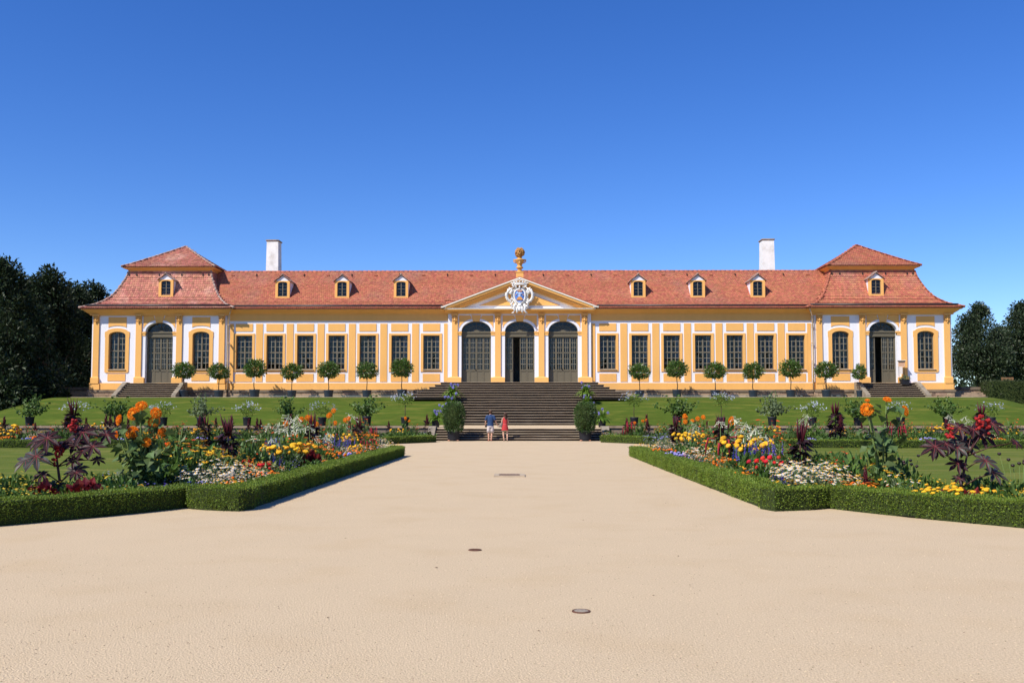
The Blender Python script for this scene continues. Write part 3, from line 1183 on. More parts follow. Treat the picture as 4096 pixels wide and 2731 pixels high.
PPROF = [(0, 9.68), (.45, 9.86), (.88, 10.04), (1.3, 10.34), (1.69, 10.70), (1.98, 11.15), (2.21, 11.60), (2.48, 12.2), (2.72, 12.95)]
UPROF = [(0, 13.23), (.5, 13.47), (1.2, 13.85), (2.2, 14.42), (3.1, 14.95), (3.98, 15.48)]
for s in (-1, 1):
    tm = TILEW if s < 0 else TILE
    c = s * PC
    hw0 = 5.22 + .74
    yc, hy = YP - .74 + 6.04, 6.04
    g = Geo()
    g.rings([(c - hw0 + d, c + hw0 - d, yc - hy + d, yc + hy - d, z - .02) for d, z in PPROF], RIDGE)
    rf = part("mansard_roof", g, B)
    y0 = yc - hy
    tiles(tile_face((c, y0, 0), (1, 0, 0), (0, 1, 0), PPROF, lambda d: -hw0 + d, lambda d: hw0 - d), rf, tm, 136)
    # side faces (both), seen at an angle
    tiles(tile_face((c - hw0, yc, 0), (0, -1, 0), (1, 0, 0), PPROF, lambda d: -hy + d, lambda d: hy - d), rf, tm)
    tiles(tile_face((c + hw0, yc, 0), (0, 1, 0), (-1, 0, 0), PPROF, lambda d: -hy + d, lambda d: hy - d), rf, tm)
    hm = RIDGEG if s < 0 else RIDGE
    for q in (-1, 1):
        hip_tiles([(c + q * (hw0 - d), y0 + d, z + .05) for d, z in PPROF], rf, hm if q * s > 0 or s < 0 else RIDGE)
    # timber cornice under the upper roof
    hw1 = hw0 - 2.72
    g = Geo()
    hy1 = hy - 2.72
    g.rings([(c - hw1 - o, c + hw1 + o, yc - hy1 - o, yc + hy1 + o, z) for o, z in ((-.1, 12.93), (.06, 12.96), (.1, 13.02), (.30, 13.12), (.40, 13.14), (.40, 13.2))], OCHRE)
    part("upper_cornice", g, B)
    g = Geo()
    hwu, hyu = hw1 + .48, hy1 + .48
    tip = 0.02
    g.rings([(c - hwu + d * hwu / 4.0, c + hwu - d * hwu / 4.0, yc - hyu + d * hyu / 4.0, yc + hyu - d * hyu / 4.0, z - .02) for d, z in UPROF], RIDGE)
    up = part("pavilion_roof", g, B)
    k = hwu / 4.0
    ky = hyu / 4.0
    UPy = [(d * ky, z) for d, z in UPROF]
    UPx = [(d * k, z) for d, z in UPROF]
    tiles(tile_face((c, yc - hyu, 0), (1, 0, 0), (0, 1, 0), UPy, lambda d: -hwu + d * k / ky, lambda d: hwu - d * k / ky), up, tm if s < 0 else TILE)
    tiles(tile_face((c - hwu, yc, 0), (0, -1, 0), (1, 0, 0), UPx, lambda d: -hyu + d * ky / k, lambda d: hyu - d * ky / k), up, tm)
    tiles(tile_face((c + hwu, yc, 0), (0, 1, 0), (-1, 0, 0), UPx, lambda d: -hyu + d * ky / k, lambda d: hyu - d * ky / k), up, tm)
    for qx in (-1, 1):
        hip_tiles([(c + qx * (hwu - d * k), yc - hyu + d * ky, z + .04) for d, z in UPROF], up, hm)
    g = Geo()
    for dx in (-3.2, -2.6, -.8, 1.0, 2.7, 3.15):
        g.box(c + dx - .05, c + dx + .05, y0 + 2.5, y0 + 2.75, 12.55, 12.68, METAL)
    part("roof_hooks", g, rf, 'stuff')


# gutters and downpipes
def gutter(pts):
    g2 = Geo()
    g2.tube(pts, .075, GUTTER, 8)
    g2.tube([(x, y + .05, z + .07) for x, y, z in pts], .022, GUTTER, 5)
    part("gutter", g2, B)


for s in (-1, 1):
    gutter([(s * 5.9, YE + .35, 9.90), (s * 14, YE + .35, 9.905), (s * 22.3, YE + .35, 9.90)])
    c = s * PC
    gutter([(c - 5.62, YP - .74 + .35, 9.93), (c + 5.62, YP - .74 + .35, 9.93)])
    g = Geo()
    xp = s * 22.42
    g.tube([(s * 22.05, YE + .3, 9.86), (s * 22.12, YE - .08, 9.6), (s * 22.2, YE - .05, 9.35), (xp, YP - .2, 9.05), (xp, YP - .2, 6), (xp, YP - .2, 3.46)], [.055, .055, .055, .055, .055, .055], PIPE, 8)
    for z in (4.2, 5.6, 7.0, 8.4):
        g.box(xp - .07, xp + .07, YP - .26, YP + .1, z, z + .04, PIPE)
    part("downpipe", g, B)


# dormers ---------------------------------------------------------
def dormer(x, z0, prof, ye, hw=.56, tile=TILE):
    """a dormer standing on the roof whose profile is prof at eave depth ye"""
    zs = [p[1] for p in prof]
    ds = [p[0] for p in prof]
    roof_y = lambda z: ye + float(np.interp(z, zs, ds))
    yf = roof_y(z0) - .05
    ze, zt = z0 + 1.36, z0 + 1.76
    g2 = Geo()
    win = arch(x, .37, z0 + .13, z0 + 1.17, z0 + 1.29, 8)
    g2.prism(rect(x - hw, x + hw, z0, ze), [win], yf, yf + .14, OCHRE)
    d = part("dormer", g2, B)
    # white gable and cheeks
    g2 = Geo()
    g2.prism([(x - hw + .02, ze), (x + hw - .02, ze), (x, zt)], [], yf + .01, yf + .16, WHITE)
    for q in (-1, 1):
        yb = max(roof_y(ze), yf + .5) + .1
        xa, xb = sorted((x + q * (hw - .01), x + q * (hw - .12)))
        pz = [(yf + .14, z0), (yf + .14, ze), (yb, ze)]
        V = [(xa, y, z) for y, z in pz] + [(xb, y, z) for y, z in pz]
        g2.add(V, [(0, 1, 2), (5, 4, 3), (0, 3, 4, 1), (1, 4, 5, 2), (2, 5, 3, 0)], WHITE)
    part("cheek", g2, d)
    # tiled gable roof
    yb = roof_y(min(zt, zs[-1])) + .35
    g2 = Geo()
    for q in (-1, 1):
        e = x + q * (hw + .13)
        V = [(e, yf - .12, ze - .06), (x, yf - .12, zt + .06), (x, yb, zt + .06), (e, yb, ze - .06)]
        V2 = [(a, b, c + .05) for a, b, c in V]
        g2.add(V + V2, [(0, 1, 2, 3), (4, 5, 6, 7), (0, 4, 5, 1), (1, 5, 6, 2), (2, 6, 7, 3), (3, 7, 4, 0)], RIDGEG)
        up_ = np.array([x - e, 0, zt - ze + .12])
        Lr = np.linalg.norm(up_)
        t_ = up_ / Lr
        hdir = np.array([0, -q, 0.0])
        P, Rm = [], []
        for i in range(4):
            for j in range(max(1, int((yb - yf + .12) / .176))):
                P.append(np.array([e, yf - .04 + j * .176 + (i % 2) * .08, ze - .005]) + t_ * i * .18)
                Rm.append(np.stack([hdir, t_, np.cross(hdir, t_)], axis=1))
        g2.scatter(TB, P, np.array(Rm), 1.0, tile)
    g2.tube([(x, yf - .13, zt + .1), (x, yb, zt + .1)], .07, RIDGEG, 7)
    part("dormer_roof", g2, d)
    g2 = Geo()
    g2.prism(win, [arch(x, .325, z0 + .18, z0 + 1.15, z0 + 1.25, 8)], yf + .08, yf + .135, FRAME)
    g2.box(x - .03, x + .03, yf + .075, yf + .12, z0 + .17, z0 + 1.25, FRAME)
    for k in (1, 2, 3):
        z = z0 + .18 + k * .265
        w = .03 if k == 2 else .014
        g2.box(x - .32, x + .32, yf + .085, yf + .12, z - w / 2, z + w / 2, FRAME)
    part("dormer_frame", g2, d)
    g2 = Geo()
    g2.prism(arch(x, .32, z0 + .185, z0 + 1.14, z0 + 1.245, 8), [], yf + .122, yf + .128, GLASS)
    g2.box(x - .36, x + .36, yf + .5, yf + .55, z0 + .1, z0 + 1.3, FLOORM)
    part("pane", g2, d)


for s in (-1, 1):
    for x in (9.27, 13.9, 18.57):
        dormer(s * x, 10.64, MPROF, YE)
    dormer(s * 27.76, 10.76, PPROF, YP - .74, .575, TILEW if s < 0 else TILE)

# chimneys
for s in (-1, 1):
    g = Geo()
    x = s * 20.28
    g.rings([(x - .52, x + .52, 75.9, 77.0, 12.4), (x - .47, x + .47, 75.94, 76.96, 15.74)], CHIM)
    ch = part("chimney", g, B)
    g = Geo()
    g.rings([(x - .5, x + .5, 75.91, 76.99, 15.74), (x - .54, x + .54, 75.87, 77.03, 15.79), (x - .54, x + .54, 75.87, 77.03, 15.84), (x - .40, x + .40, 76, 76.9, 15.88)], COPING)
    part("chimney_cap", g, ch)

# pediment --------------------------------------------------------
AX = 0.02
EZ, AZ, EX = 9.80, 12.02, 5.88
sl_ = (AZ - EZ) / EX


def chev(drop0, drop1, half, y0, y1, m, gg):
    """a chevron band between two parallels under the gable line"""
    pts = [(AX - half, AZ - sl_ * half - drop0), (AX, AZ - drop0), (AX + half, AZ - sl_ * half - drop0),
           (AX + half, AZ - sl_ * half - drop1), (AX, AZ - drop1), (AX - half, AZ - sl_ * half - drop1)]
    gg.prism(pts, [], y0, y1, m)


g = Geo()
g.prism([(AX - 5.3, 9.6), (AX + 5.3, 9.6), (AX, AZ - .2)], [], YP, YP + .4, WHITE)
ped = part("pediment", g, B)
g = Geo()
chev(0, .09, 5.88, YP - .74, YP + .1, TRIM, g)
part("gable_trim", g, ped)
g = Geo()
chev(.092, .26, 5.70, YP - .67, YP, OCHRE, g)
chev(.262, .42, 5.5, YP - .52, YP, OCHRE, g)
chev(.422, .62, 5.15, YP - .28, YP, OCHRE, g)
part("raking_cornice", g, ped)
g = Geo()
hx = (AZ - .62 - .29 - 9.93) / sl_
g.prism([(AX - hx, 9.93), (AX + hx, 9.93), (AX, AZ - .62 - .29)], [], YP - .05, YP + .002, OCHRE)
part("tympanum_panel", g, ped)
g = Geo()
prof = [(YP, 9.29), (YP - .10, 9.29), (YP - .12, 9.36), (YP - .3, 9.44), (YP - .42, 9.5), (YP - .6, 9.52), (YP - .6, 9.60), (YP, 9.60)]
g.extx(prof, AX - 5.75, AX + 5.75, OCHRE)
part("pediment_cornice", g, ped)
g = Geo()
g.box(AX - 5.8, AX + 5.8, YP - .64, YP - .02, 9.602, 9.65, TRIM)
for q in (-1, 1):
    g.box(*sorted((AX + q * 5.62, AX + q * 6.02)), YP - .7, YP + .1, 9.70, 9.80, TRIM)
part("cornice_flashing", g, ped)
g = Geo()
for q in (-1, 1):
    V = [(AX + q * 5.9, YP - .7, EZ + .02), (AX, YP - .7, AZ + .02), (AX, 75.2, AZ + .02), (AX + q * 5.9, 75.3, EZ + .02)]
    V += [(a, b, c + .05) for a, b, c in V]
    g.add(V, [(0, 1, 2, 3), (4, 5, 6, 7), (0, 4, 5, 1), (1, 5, 6, 2), (2, 6, 7, 3), (3, 7, 4, 0)], RIDGE)
part("gable_roof", g, ped)

# coat of arms
yA = YP - .86
AY = 10.58
g = Geo()
out = []
for t in np.linspace(0, 2 * PI, 28, endpoint=False):
    x, z = math.sin(t), math.cos(t)
    w = .42 * (1.0 if z > 0 else 1 - .38 * (-z) ** 1.6)
    out.append((AX + w * math.copysign(abs(x) ** .8, x), AY + (.50 if z > 0 else .58) * math.copysign(abs(z) ** .8, z)))
g.prism(out, [], yA + .08, yA + .3, ARMS)
g.prism([(AX + (x - AX) * 1.55, AY + (z - AY) * 1.32) for x, z in out], [], yA + .22, YP - .04, ARMS)
arms = part("coat_of_arms", g, B)
g = Geo()
V = [(AX, yA - .04, AY)] + [(AX + (x - AX) * .6, yA + .0, AY + (z - AY) * .6) for x, z in out] + [(x * .97 + AX * .03, yA + .075, z * .97 + AY * .03) for x, z in out]
k = len(out)
g.add(V, [(0, 1 + (i + 1) % k, 1 + i) for i in range(k)] + [(1 + i, 1 + (i + 1) % k, 1 + k + (i + 1) % k, 1 + k + i) for i in range(k)], BLUE, True)
sh = part("shield", g, arms)
g = Geo()
yr = yA - .075
g.prism([(AX - .16, AY + .30), (AX + .16, AY + .30), (AX + .2, AY + .40), (AX + .08, AY + .36), (AX, AY + .44), (AX - .08, AY + .36), (AX - .2, AY + .40)], [], yr, yr + .1, GOLD)
g.prism([(AX - .24, AY - .32), (AX + .24, AY - .32), (AX + .2, AY - .2), (AX + .12, AY - .12), (AX, AY - .06), (AX - .12, AY - .12), (AX - .2, AY - .2)], [], yr, yr + .1, GOLD)
g.ball((AX + .27, yr + .06, AY + .06), (.05, .05, .05), GOLD)
g.ball((AX - .27, yr + .06, AY + .06), (.05, .05, .05), GOLD)
part("gold_charge", g, arms)
g = Geo()
g.ball((AX, yr + .06, AY + .15), (.15, .07, .13), BLUEL)
g.ball((AX, yr + .06, AY - .01), (.11, .06, .15), BLUEL)
for q in (-1, 1):
    g.tube([(AX + q * .08, yr + .05, AY + .14), (AX + q * .2, yr + .06, AY + .2), (AX + q * .24, yr + .08, AY + .1)], [.06, .05, .02], BLUEL, 6)
part("silver_charge", g, arms)
for k2 in range(3):
    g = Geo()
    g.tube([(AX - .2 + .05 * k2 + t * (.4 - .1 * k2) / 6, yr + .08, AY - .40 - .05 * k2 + .015 * math.sin(t * 2)) for t in range(7)], .028, BLUEL, 5)
    part("wave_charge", g, arms)
g = Geo()
ring = [(x, yA + .06, z) for x, z in out] + [(out[0][0], yA + .06, out[0][1])]
g.tube(ring, .065, ARMS, 7)
# side scrolls
for q in (-1, 1):
    def P2(x, z, y=0.0):
        return (AX + q * x, yA + .06 + y, AY + z)
    g.tube([P2(.5, .62), P2(.66, .55), P2(.86, .42), P2(.99, .16), P2(.98, -.12), P2(.84, -.34), P2(.66, -.42), P2(.56, -.32), P2(.62, -.22), P2(.72, -.24)], [.03, .07, .1, .11, .11, .1, .08, .06, .05, .03], ARMS, 7)
    g.tube([P2(.74, .52), P2(.62, .46), P2(.55, .32), P2(.6, .2), P2(.7, .18), P2(.76, .26), P2(.72, .34), P2(.66, .3)], [.05, .08, .09, .09, .08, .07, .06, .04], ARMS, 7)
    g.ball(P2(.67, .28), (.1, .12, .1), ARMS)
    g.tube([P2(.52, -.45), P2(.62, -.58), P2(.6, -.74), P2(.48, -.82), P2(.4, -.74), P2(.46, -.66)], [.06, .09, .09, .08, .06, .04], ARMS, 7)
    g.tube([P2(.34, -.62), P2(.42, -.86), P2(.36, -1.1), P2(.46, -1.26), P2(.62, -1.32)], [.1, .11, .1, .07, .02], ARMS, 7)
    g.tube([P2(.12, -.8), P2(.2, -1.0), P2(.18, -1.2), P2(.26, -1.32)], [.1, .1, .09, .03], ARMS, 7)
    for i, (x, z) in enumerate([(1.06, .18), (1.07, .02), (1.04, -.14), (.97, -.28), (.86, -.42), (.72, -.5), (.9, .48), (.78, .6), (.66, -.66), (.62, -.86), (.52, -.98)]):
        g.ball(P2(x, z, .03), (.07, .08, .065), ARMS, 7, 5)
    # crown brackets
    g.tube([P2(.36, .66), P2(.5, .74), P2(.56, .86), P2(.48, .95), P2(.62, 1.0), P2(.7, .92)], [.06, .07, .06, .05, .05, .02], ARMS, 7)
    g.tube([P2(.3, .56), P2(.24, .72), P2(.34, .76), P2(.34, .64), P2(.28, .64)], [.05, .06, .05, .05, .03], ARMS, 7)
g.ball((AX, yA + .02, AY - .72), (.16, .1, .14), ARMS)
g.ball((AX, yA + .02, AY - 1.0), (.13, .1, .2), ARMS)
g.ball((AX, yA + .0, AY + .66), (.07, .1, .12), ARMS)
part("scrollwork", g, arms)
g = Geo()
arc = [(AX + .48 * math.sin(t), yA + .2 - .24 * math.cos(t), AY + .84 + .02 * math.cos(t)) for t in np.linspace(-1.5, 1.5, 13)]
g.tube(arc, .05, ARMS, 6)
g.tube([(x, y, z + .12) for x, y, z in arc], .045, ARMS, 6)
for i, (x, y, z) in enumerate(arc):
    g.box(x - .03, x + .03, y - .01, y + .05, z, z + .12, ARMS)
    if i % 2 == 0:
        h = .14 if i % 4 == 0 else .08
        g.tube([(x, y, z + .12), (x, y, z + .12 + h)], [.05, .03], ARMS, 5)
        g.ball((x, y, z + .14 + h), (.06, .06, .055), ARMS, 7, 5)
for q in (-1, 1):
    g.tube([(AX + q * .44, yA + .15, AY + .98), (AX + q * .34, yA + .1, AY + 1.14), (AX + q * .14, yA + .05, AY + 1.2), (AX, yA + .05, AY + 1.24)], .035, ARMS, 5)
g.ball((AX, yA + .05, AY + 1.3), .06, ARMS, 7, 5)
part("crown", g, arms)

# finial: pedestal, vase and bunch of stone flowers
g = Geo()
yF = YP - .05
g.rings([(AX - .28, AX + .28, yF - .28, yF + .28, 11.9), (AX - .28, AX + .28, yF - .28, yF + .28, 12.42), (AX - .31, AX + .31, yF - .31, yF + .31, 12.45), (AX - .31, AX + .31, yF - .31, yF + .31, 12.5)], OCHRE)
fin = part("finial", g, B)
g = Geo()
g.lathe([(.2, 12.5), (.22, 12.56), (.15, 12.66), (.15, 12.74), (.26, 12.80), (.29, 12.86), (.24, 12.9), (.2, 12.95), (.17, 13.0), (.2, 13.1), (.3, 13.28), (.42, 13.42), (.43, 13.47), (.34, 13.5), (.18, 13.56), (.14, 13.72)], SANDST, (AX, yF, 0), 20)
for q in (-1, 1):
    g.tube([(AX + q * .34, yF, 13.38), (AX + q * .48, yF, 13.5), (AX + q * .47, yF, 13.36), (AX + q * .38, yF, 13.26), (AX + q * .26, yF, 13.2)], [.04, .05, .05, .045, .03], SANDST, 6)
g.ball((AX, yF - .28, 13.22), (.09, .09, .16), SANDST, 8, 5)
part("vase", g, fin)
g = Geo()
d = sph(150)
rr = np.array([.36, .36, .40])
P = d * rr * rng.uniform(.75, 1.0, (150, 1)) + np.array([AX, yF, 14.02])
g.scatter(ico(1, .12, .7), P, frames_z(d), rng.uniform(.05, .10, 150), SANDD, True)
g.ball((AX, yF, 14.0), (.32, .32, .38), SANDD)
part("stone_flowers", g, fin)

# ------------------------------------------------------------------ stairs
def step(g2, x0, x1, y0, y1, z0, z1, nose=.06):
    """one step: riser block, darker; nosing and a lighter worn tread slab"""
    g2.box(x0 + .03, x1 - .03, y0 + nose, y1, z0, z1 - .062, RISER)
    t = .058
    e = .014
    n = 14 if x1 - x0 > 4 else 6
    xs_ = np.linspace(x0, x1, n + 1)
    prof = []
    V, F = [], []
    for i, x in enumerate(xs_):
        jz, jy = (rng.normal(0, .005), rng.normal(0, .007)) if 0 < i < n else (0, 0)
        V += [(x, y0 + .012 + jy, z1 - t), (x, y0 + jy, z1 - t + .016), (x, y0 + jy, z1 - e + jz), (x, y0 + e + jy, z1 + jz), (x, y1, z1), (x, y1, z1 - t)]
    for i in range(n):
        for j in range(6):
            k2 = (j + 1) % 6
            f = (i * 6 + j, (i + 1) * 6 + j, (i + 1) * 6 + k2, i * 6 + k2)
            F.append((f, TREAD if j in (2, 3) else NOSE))
    for m_ in (TREAD, NOSE):
        g2.add(V, [f for f, q in F if q is m_] + ([tuple(range(6))[::-1], tuple(n * 6 + j for j in range(6))] if m_ is NOSE else []), m_)


ST = thing("garden_staircase", "broad weathered stone staircase climbing the grass bank to the three central doors", "staircase", (0, 55, 0))
LZ = [.14, .28, .42, .56, .70]
for i, z in enumerate(LZ):
    g = Geo()
    y0 = 55.0 + i * .38
    y1 = 55.0 + (i + 1) * .38 + .08 if i < 4 else 57.1
    w = 4.95
    step(g, -w, w, y0, y1, (LZ[i - 1] - .02 if i else 0.0), z)
    part("step", g, ST)
g = Geo()
V = [(-5.2, 57.1, .697), (5.2, 57.1, .697), (5.2, 62.1, .84), (-5.2, 62.1, .84)]
V += [(x, y, 0.2) for x, y, z in V]
g.add(V, [(0, 1, 2, 3), (7, 6, 5, 4), (0, 4, 5, 1), (1, 5, 6, 2), (2, 6, 7, 3), (3, 7, 4, 0)], GRAVEL)
part("landing", g, ST)
NZ = 17
for i in range(NZ):
    z = .97 + i * (Z0 - .97 - .012) / (NZ - 1)
    y0 = 62.0 + i * .45
    y1 = y0 + .53 if i < NZ - 1 else YP - .02
    k = NZ - 1 - i
    g = Geo()
    if k <= 6:
        hw = 5.85 + k * .38
        yb = YP - .1
    else:
        hw, yb = 4.85, y1
    if k and k <= 6:
        step(g, -hw, hw, y0, min(yb, y1 + .02), z - .2, z)
        for q in (-1, 1):   # the wide lower steps return to the wall at both sides
            hi = 5.85 + (k - 1) * .38
            a, b = sorted((q * (hi - .06), q * hw))
            g.box(a, b, min(yb, y1 + .02) + .002, YP - .1, z - .21, z - .001, NOSE)
    else:
        step(g, -hw, hw, y0, yb, z - .2, z)
    part("step", g, ST)
g = Geo()
for i in range(NZ):
    z = .97 + i * (Z0 - .97 - .012) / (NZ - 1)
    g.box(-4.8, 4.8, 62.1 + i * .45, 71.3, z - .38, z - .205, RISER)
part("stair_core", g, ST)
# low stone cheeks at the foot
for s in (-1, 1):
    g = Geo()
    a, b = sgn(s, 4.98, 5.42)
    prof = [(55.35, 0.02), (57.3, .02), (57.3, .84), (56.5, .84), (55.35, .30)]
    V = [(a, y, z) for y, z in prof] + [(b, y, z) for y, z in prof]
    n = len(prof)
    g.add(V, [(i, (i + 1) % n, (i + 1) % n + n, i + n) for i in range(n)] + [tuple(range(n))[::-1], tuple(range(n, 2 * n))], CHEEK)
    part("cheek_wall", g, ST)

for s, side in ((-1, "left"), (1, "right")):
    c = s * PC
    T = thing("pavilion_steps", "dark stone steps between sloping cheek walls below the %s pavilion door" % ("closed left" if s < 0 else "half open right"), "steps", (c, 69.5, 2.83), group="steps to the pavilion doors")
    n = 7
    for i in range(n):
        z = 2.83 + (i + 1) * (Z0 - .012 - 2.83) / n
        y0 = 69.25 + i * .3
        hw = 2.62 - i * .0
        g = Geo()
        step(g, c - 2.05, c + 2.05, y0, y0 + .36 if i < n - 1 else 71.4, z - .17 if i else 2.7, z)
        part("step", g, T)
    g = Geo()
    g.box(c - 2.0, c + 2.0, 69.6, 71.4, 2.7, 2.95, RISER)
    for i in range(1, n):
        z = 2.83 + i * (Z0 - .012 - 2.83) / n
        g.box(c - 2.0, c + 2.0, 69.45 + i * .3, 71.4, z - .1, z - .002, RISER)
    part("step_core", g, T)
    for q in (-1, 1):
        g = Geo()
        xa, xb = sorted((c + q * 2.056, c + q * 2.38))
        prof = [(69.0, 2.7), (71.48, 2.7), (71.48, 4.0), (70.9, 4.0), (69.0, 2.98)]
        # cheeks splay outwards towards the foot
        sp = lambda y: 0.0
        V = [(xa + sp(y), y, z) for y, z in prof] + [(xb + sp(y), y, z) for y, z in prof]
        m5 = 5
        g.add(V, [(i, (i + 1) % m5, (i + 1) % m5 + m5, i + m5) for i in range(m5)] + [tuple(range(m5))[::-1], tuple(range(m5, 10))], CHEEK)
        part("cheek_wall", g, T)
# retaining wall at the foot of the bank
for s in (-1, 1):
    T = thing("retaining_wall", "low stone retaining wall with pale coping at the foot of the %s grass bank" % ("left" if s < 0 else "right"), "wall", (s * 5.5, 57.2, 0))
    x = 5.44
    while x < 40:
        w = rng.uniform(1.3, 2.2)
        g = Geo()
        a, b = sgn(s, x + .004, x + w - .004)
        g.box(a, b, 56.93 - rng.uniform(0, .02), 57.5, .72, .845 + rng.uniform(-.006, .004), COPING)
        part("coping_stone", g, T)
        for row in range(2):
            xx = x - (0 if row else 0)
            m2 = w * (.5 if row else .42)
            for (u, v) in ((xx, xx + m2), (xx + m2, x + w)):
                a, b = sgn(s, u + .005, v - .005)
                g = Geo()
                yy = 57.02 - rng.uniform(0, .025)
                z0, z1 = .0 + row * .36, .355 + row * .36
                g.rings([(a, b, yy + .012, 57.4, z0), (a, b, yy, 57.4, z0 + .02), (a, b, yy, 57.4, z1 - .02), (a, b, yy + .012, 57.4, z1)], LEDGE)
                part("wall_stone", g, T)
        x += w

# ------------------------------------------------------------------ covers in the gravel
def round_cover(x, y, r, label, mt):
    T = thing("hydrant_cover", label, "cover", (x, y, 0))
    g2 = Geo()
    g2.lathe([(r, -.01), (r, .005), (r * .97, .009), (r * .8, .009), (r * .79, .005), (r * .5, .005)], RUST, (x, y, 0), 24, smooth=False)
    part("rim", g2, T)
    g2 = Geo()
    g2.lathe([(r * .78, .0), (r * .77, .007), (r * .1, .008)], mt, (x, y, 0), 20, smooth=False)
    for k in range(5):
        yy = (k - 2) * r * .26
        hw = math.sqrt(max(0, (r * .7) ** 2 - yy ** 2))
        g2.box(x - hw, x + hw, y + yy - r * .05, y + yy + r * .05, .006, .011, mt)
    part("lid", g2, T)


round_cover(-.283, 10.51, .075, "small rusty round cover in the gravel farther from the camera", RUST)
round_cover(.696, 7.26, .072, "small round cover with rusty rim and grey centre nearest the camera", COVERG)
T = thing("drain_cover", "rectangular rusty cover set in a pale stone frame in the gravel", "cover", (-.08, 23.2, 0))
g = Geo()
V0 = [(-.44, 22.88), (.30, 22.88), (.30, 23.72), (-.44, 23.72)]
g.box(-.46, .30, 22.85, 23.0, -.02, .035, TREAD)
g.box(-.46, .30, 23.6, 23.75, -.02, .03, TREAD)
g.box(-.46, -.34, 23.0, 23.6, -.02, .03, TREAD)
g.box(.18, .30, 23.0, 23.6, -.02, .03, TREAD)
part("frame", g, T)
g = Geo()
g.box(-.33, .17, 23.01, 23.59, -.02, .024, RUST)
for k in range(6):
    g.box(-.3 + k * .08, -.26 + k * .08, 23.04, 23.56, .024, .03, RUST)
part("lid", g, T)

# small stones on the gravel
g = Geo()
n = 16000
yy = 3.0 + 16 * rng.uniform(0, 1, n) ** 1.5
xx = (rng.uniform(-1, 1, n)) * (yy * .56 + .3)
ok = ~((np.abs(xx) > 3.9) & (yy > 10.6))
xx, yy = xx[ok], yy[ok]
n = len(xx)
PEB = mat("pebble", (0.45, 0.355, 0.235), 0.9, isl=0.5, hue=0.02)
g.scatter(ico(0, .2, .6), np.stack([xx, yy, np.full(n, .001)], 1), frames_z(np.tile([0, 0, 1.0], (n, 1))), rng.uniform(.0025, .0065, n), PEB)
part("pebbles", g, None, 'stuff')
g = Geo()
LIT = mat("litter_leaf", (0.10, 0.055, 0.03), 0.9, isl=0.4)
pts = [(1.73, 8.4), (-.62, 9.3), (.35, 6.6), (1.35, 7.9), (-1.9, 11.5), (2.6, 12.8), (3.0, 17.5), (2.7, 16.1), (1.1, 13.5), (-1.2, 7.0), (3.1, 20.0), (-2.7, 15.7), (1.9, 10.1), (-.9, 18)]
P = np.array([(x, y, .004) for x, y in pts])
g.scatter(LEAF, P, frames(np.stack([rng.normal(0, 1, len(P)), rng.normal(0, 1, len(P)), np.zeros(len(P))], 1), True, .2), rng.uniform(.02, .045, len(P)), LIT)
part("fallen_leaves", g, None, 'stuff')
# ------------------------------------------------------------------ hedges
def foliage_on(g2, P, N, L, m, base=LEAF, tilt=.9):
    """leaves at points P, leaning out from the surface normal N"""
    D = unit(N + rng.normal(0, tilt, P.shape))
    D[:, 2] = np.maximum(D[:, 2], -.35)
    g2.scatter(base, P, frames(D, True, .8), np.asarray(L), m)


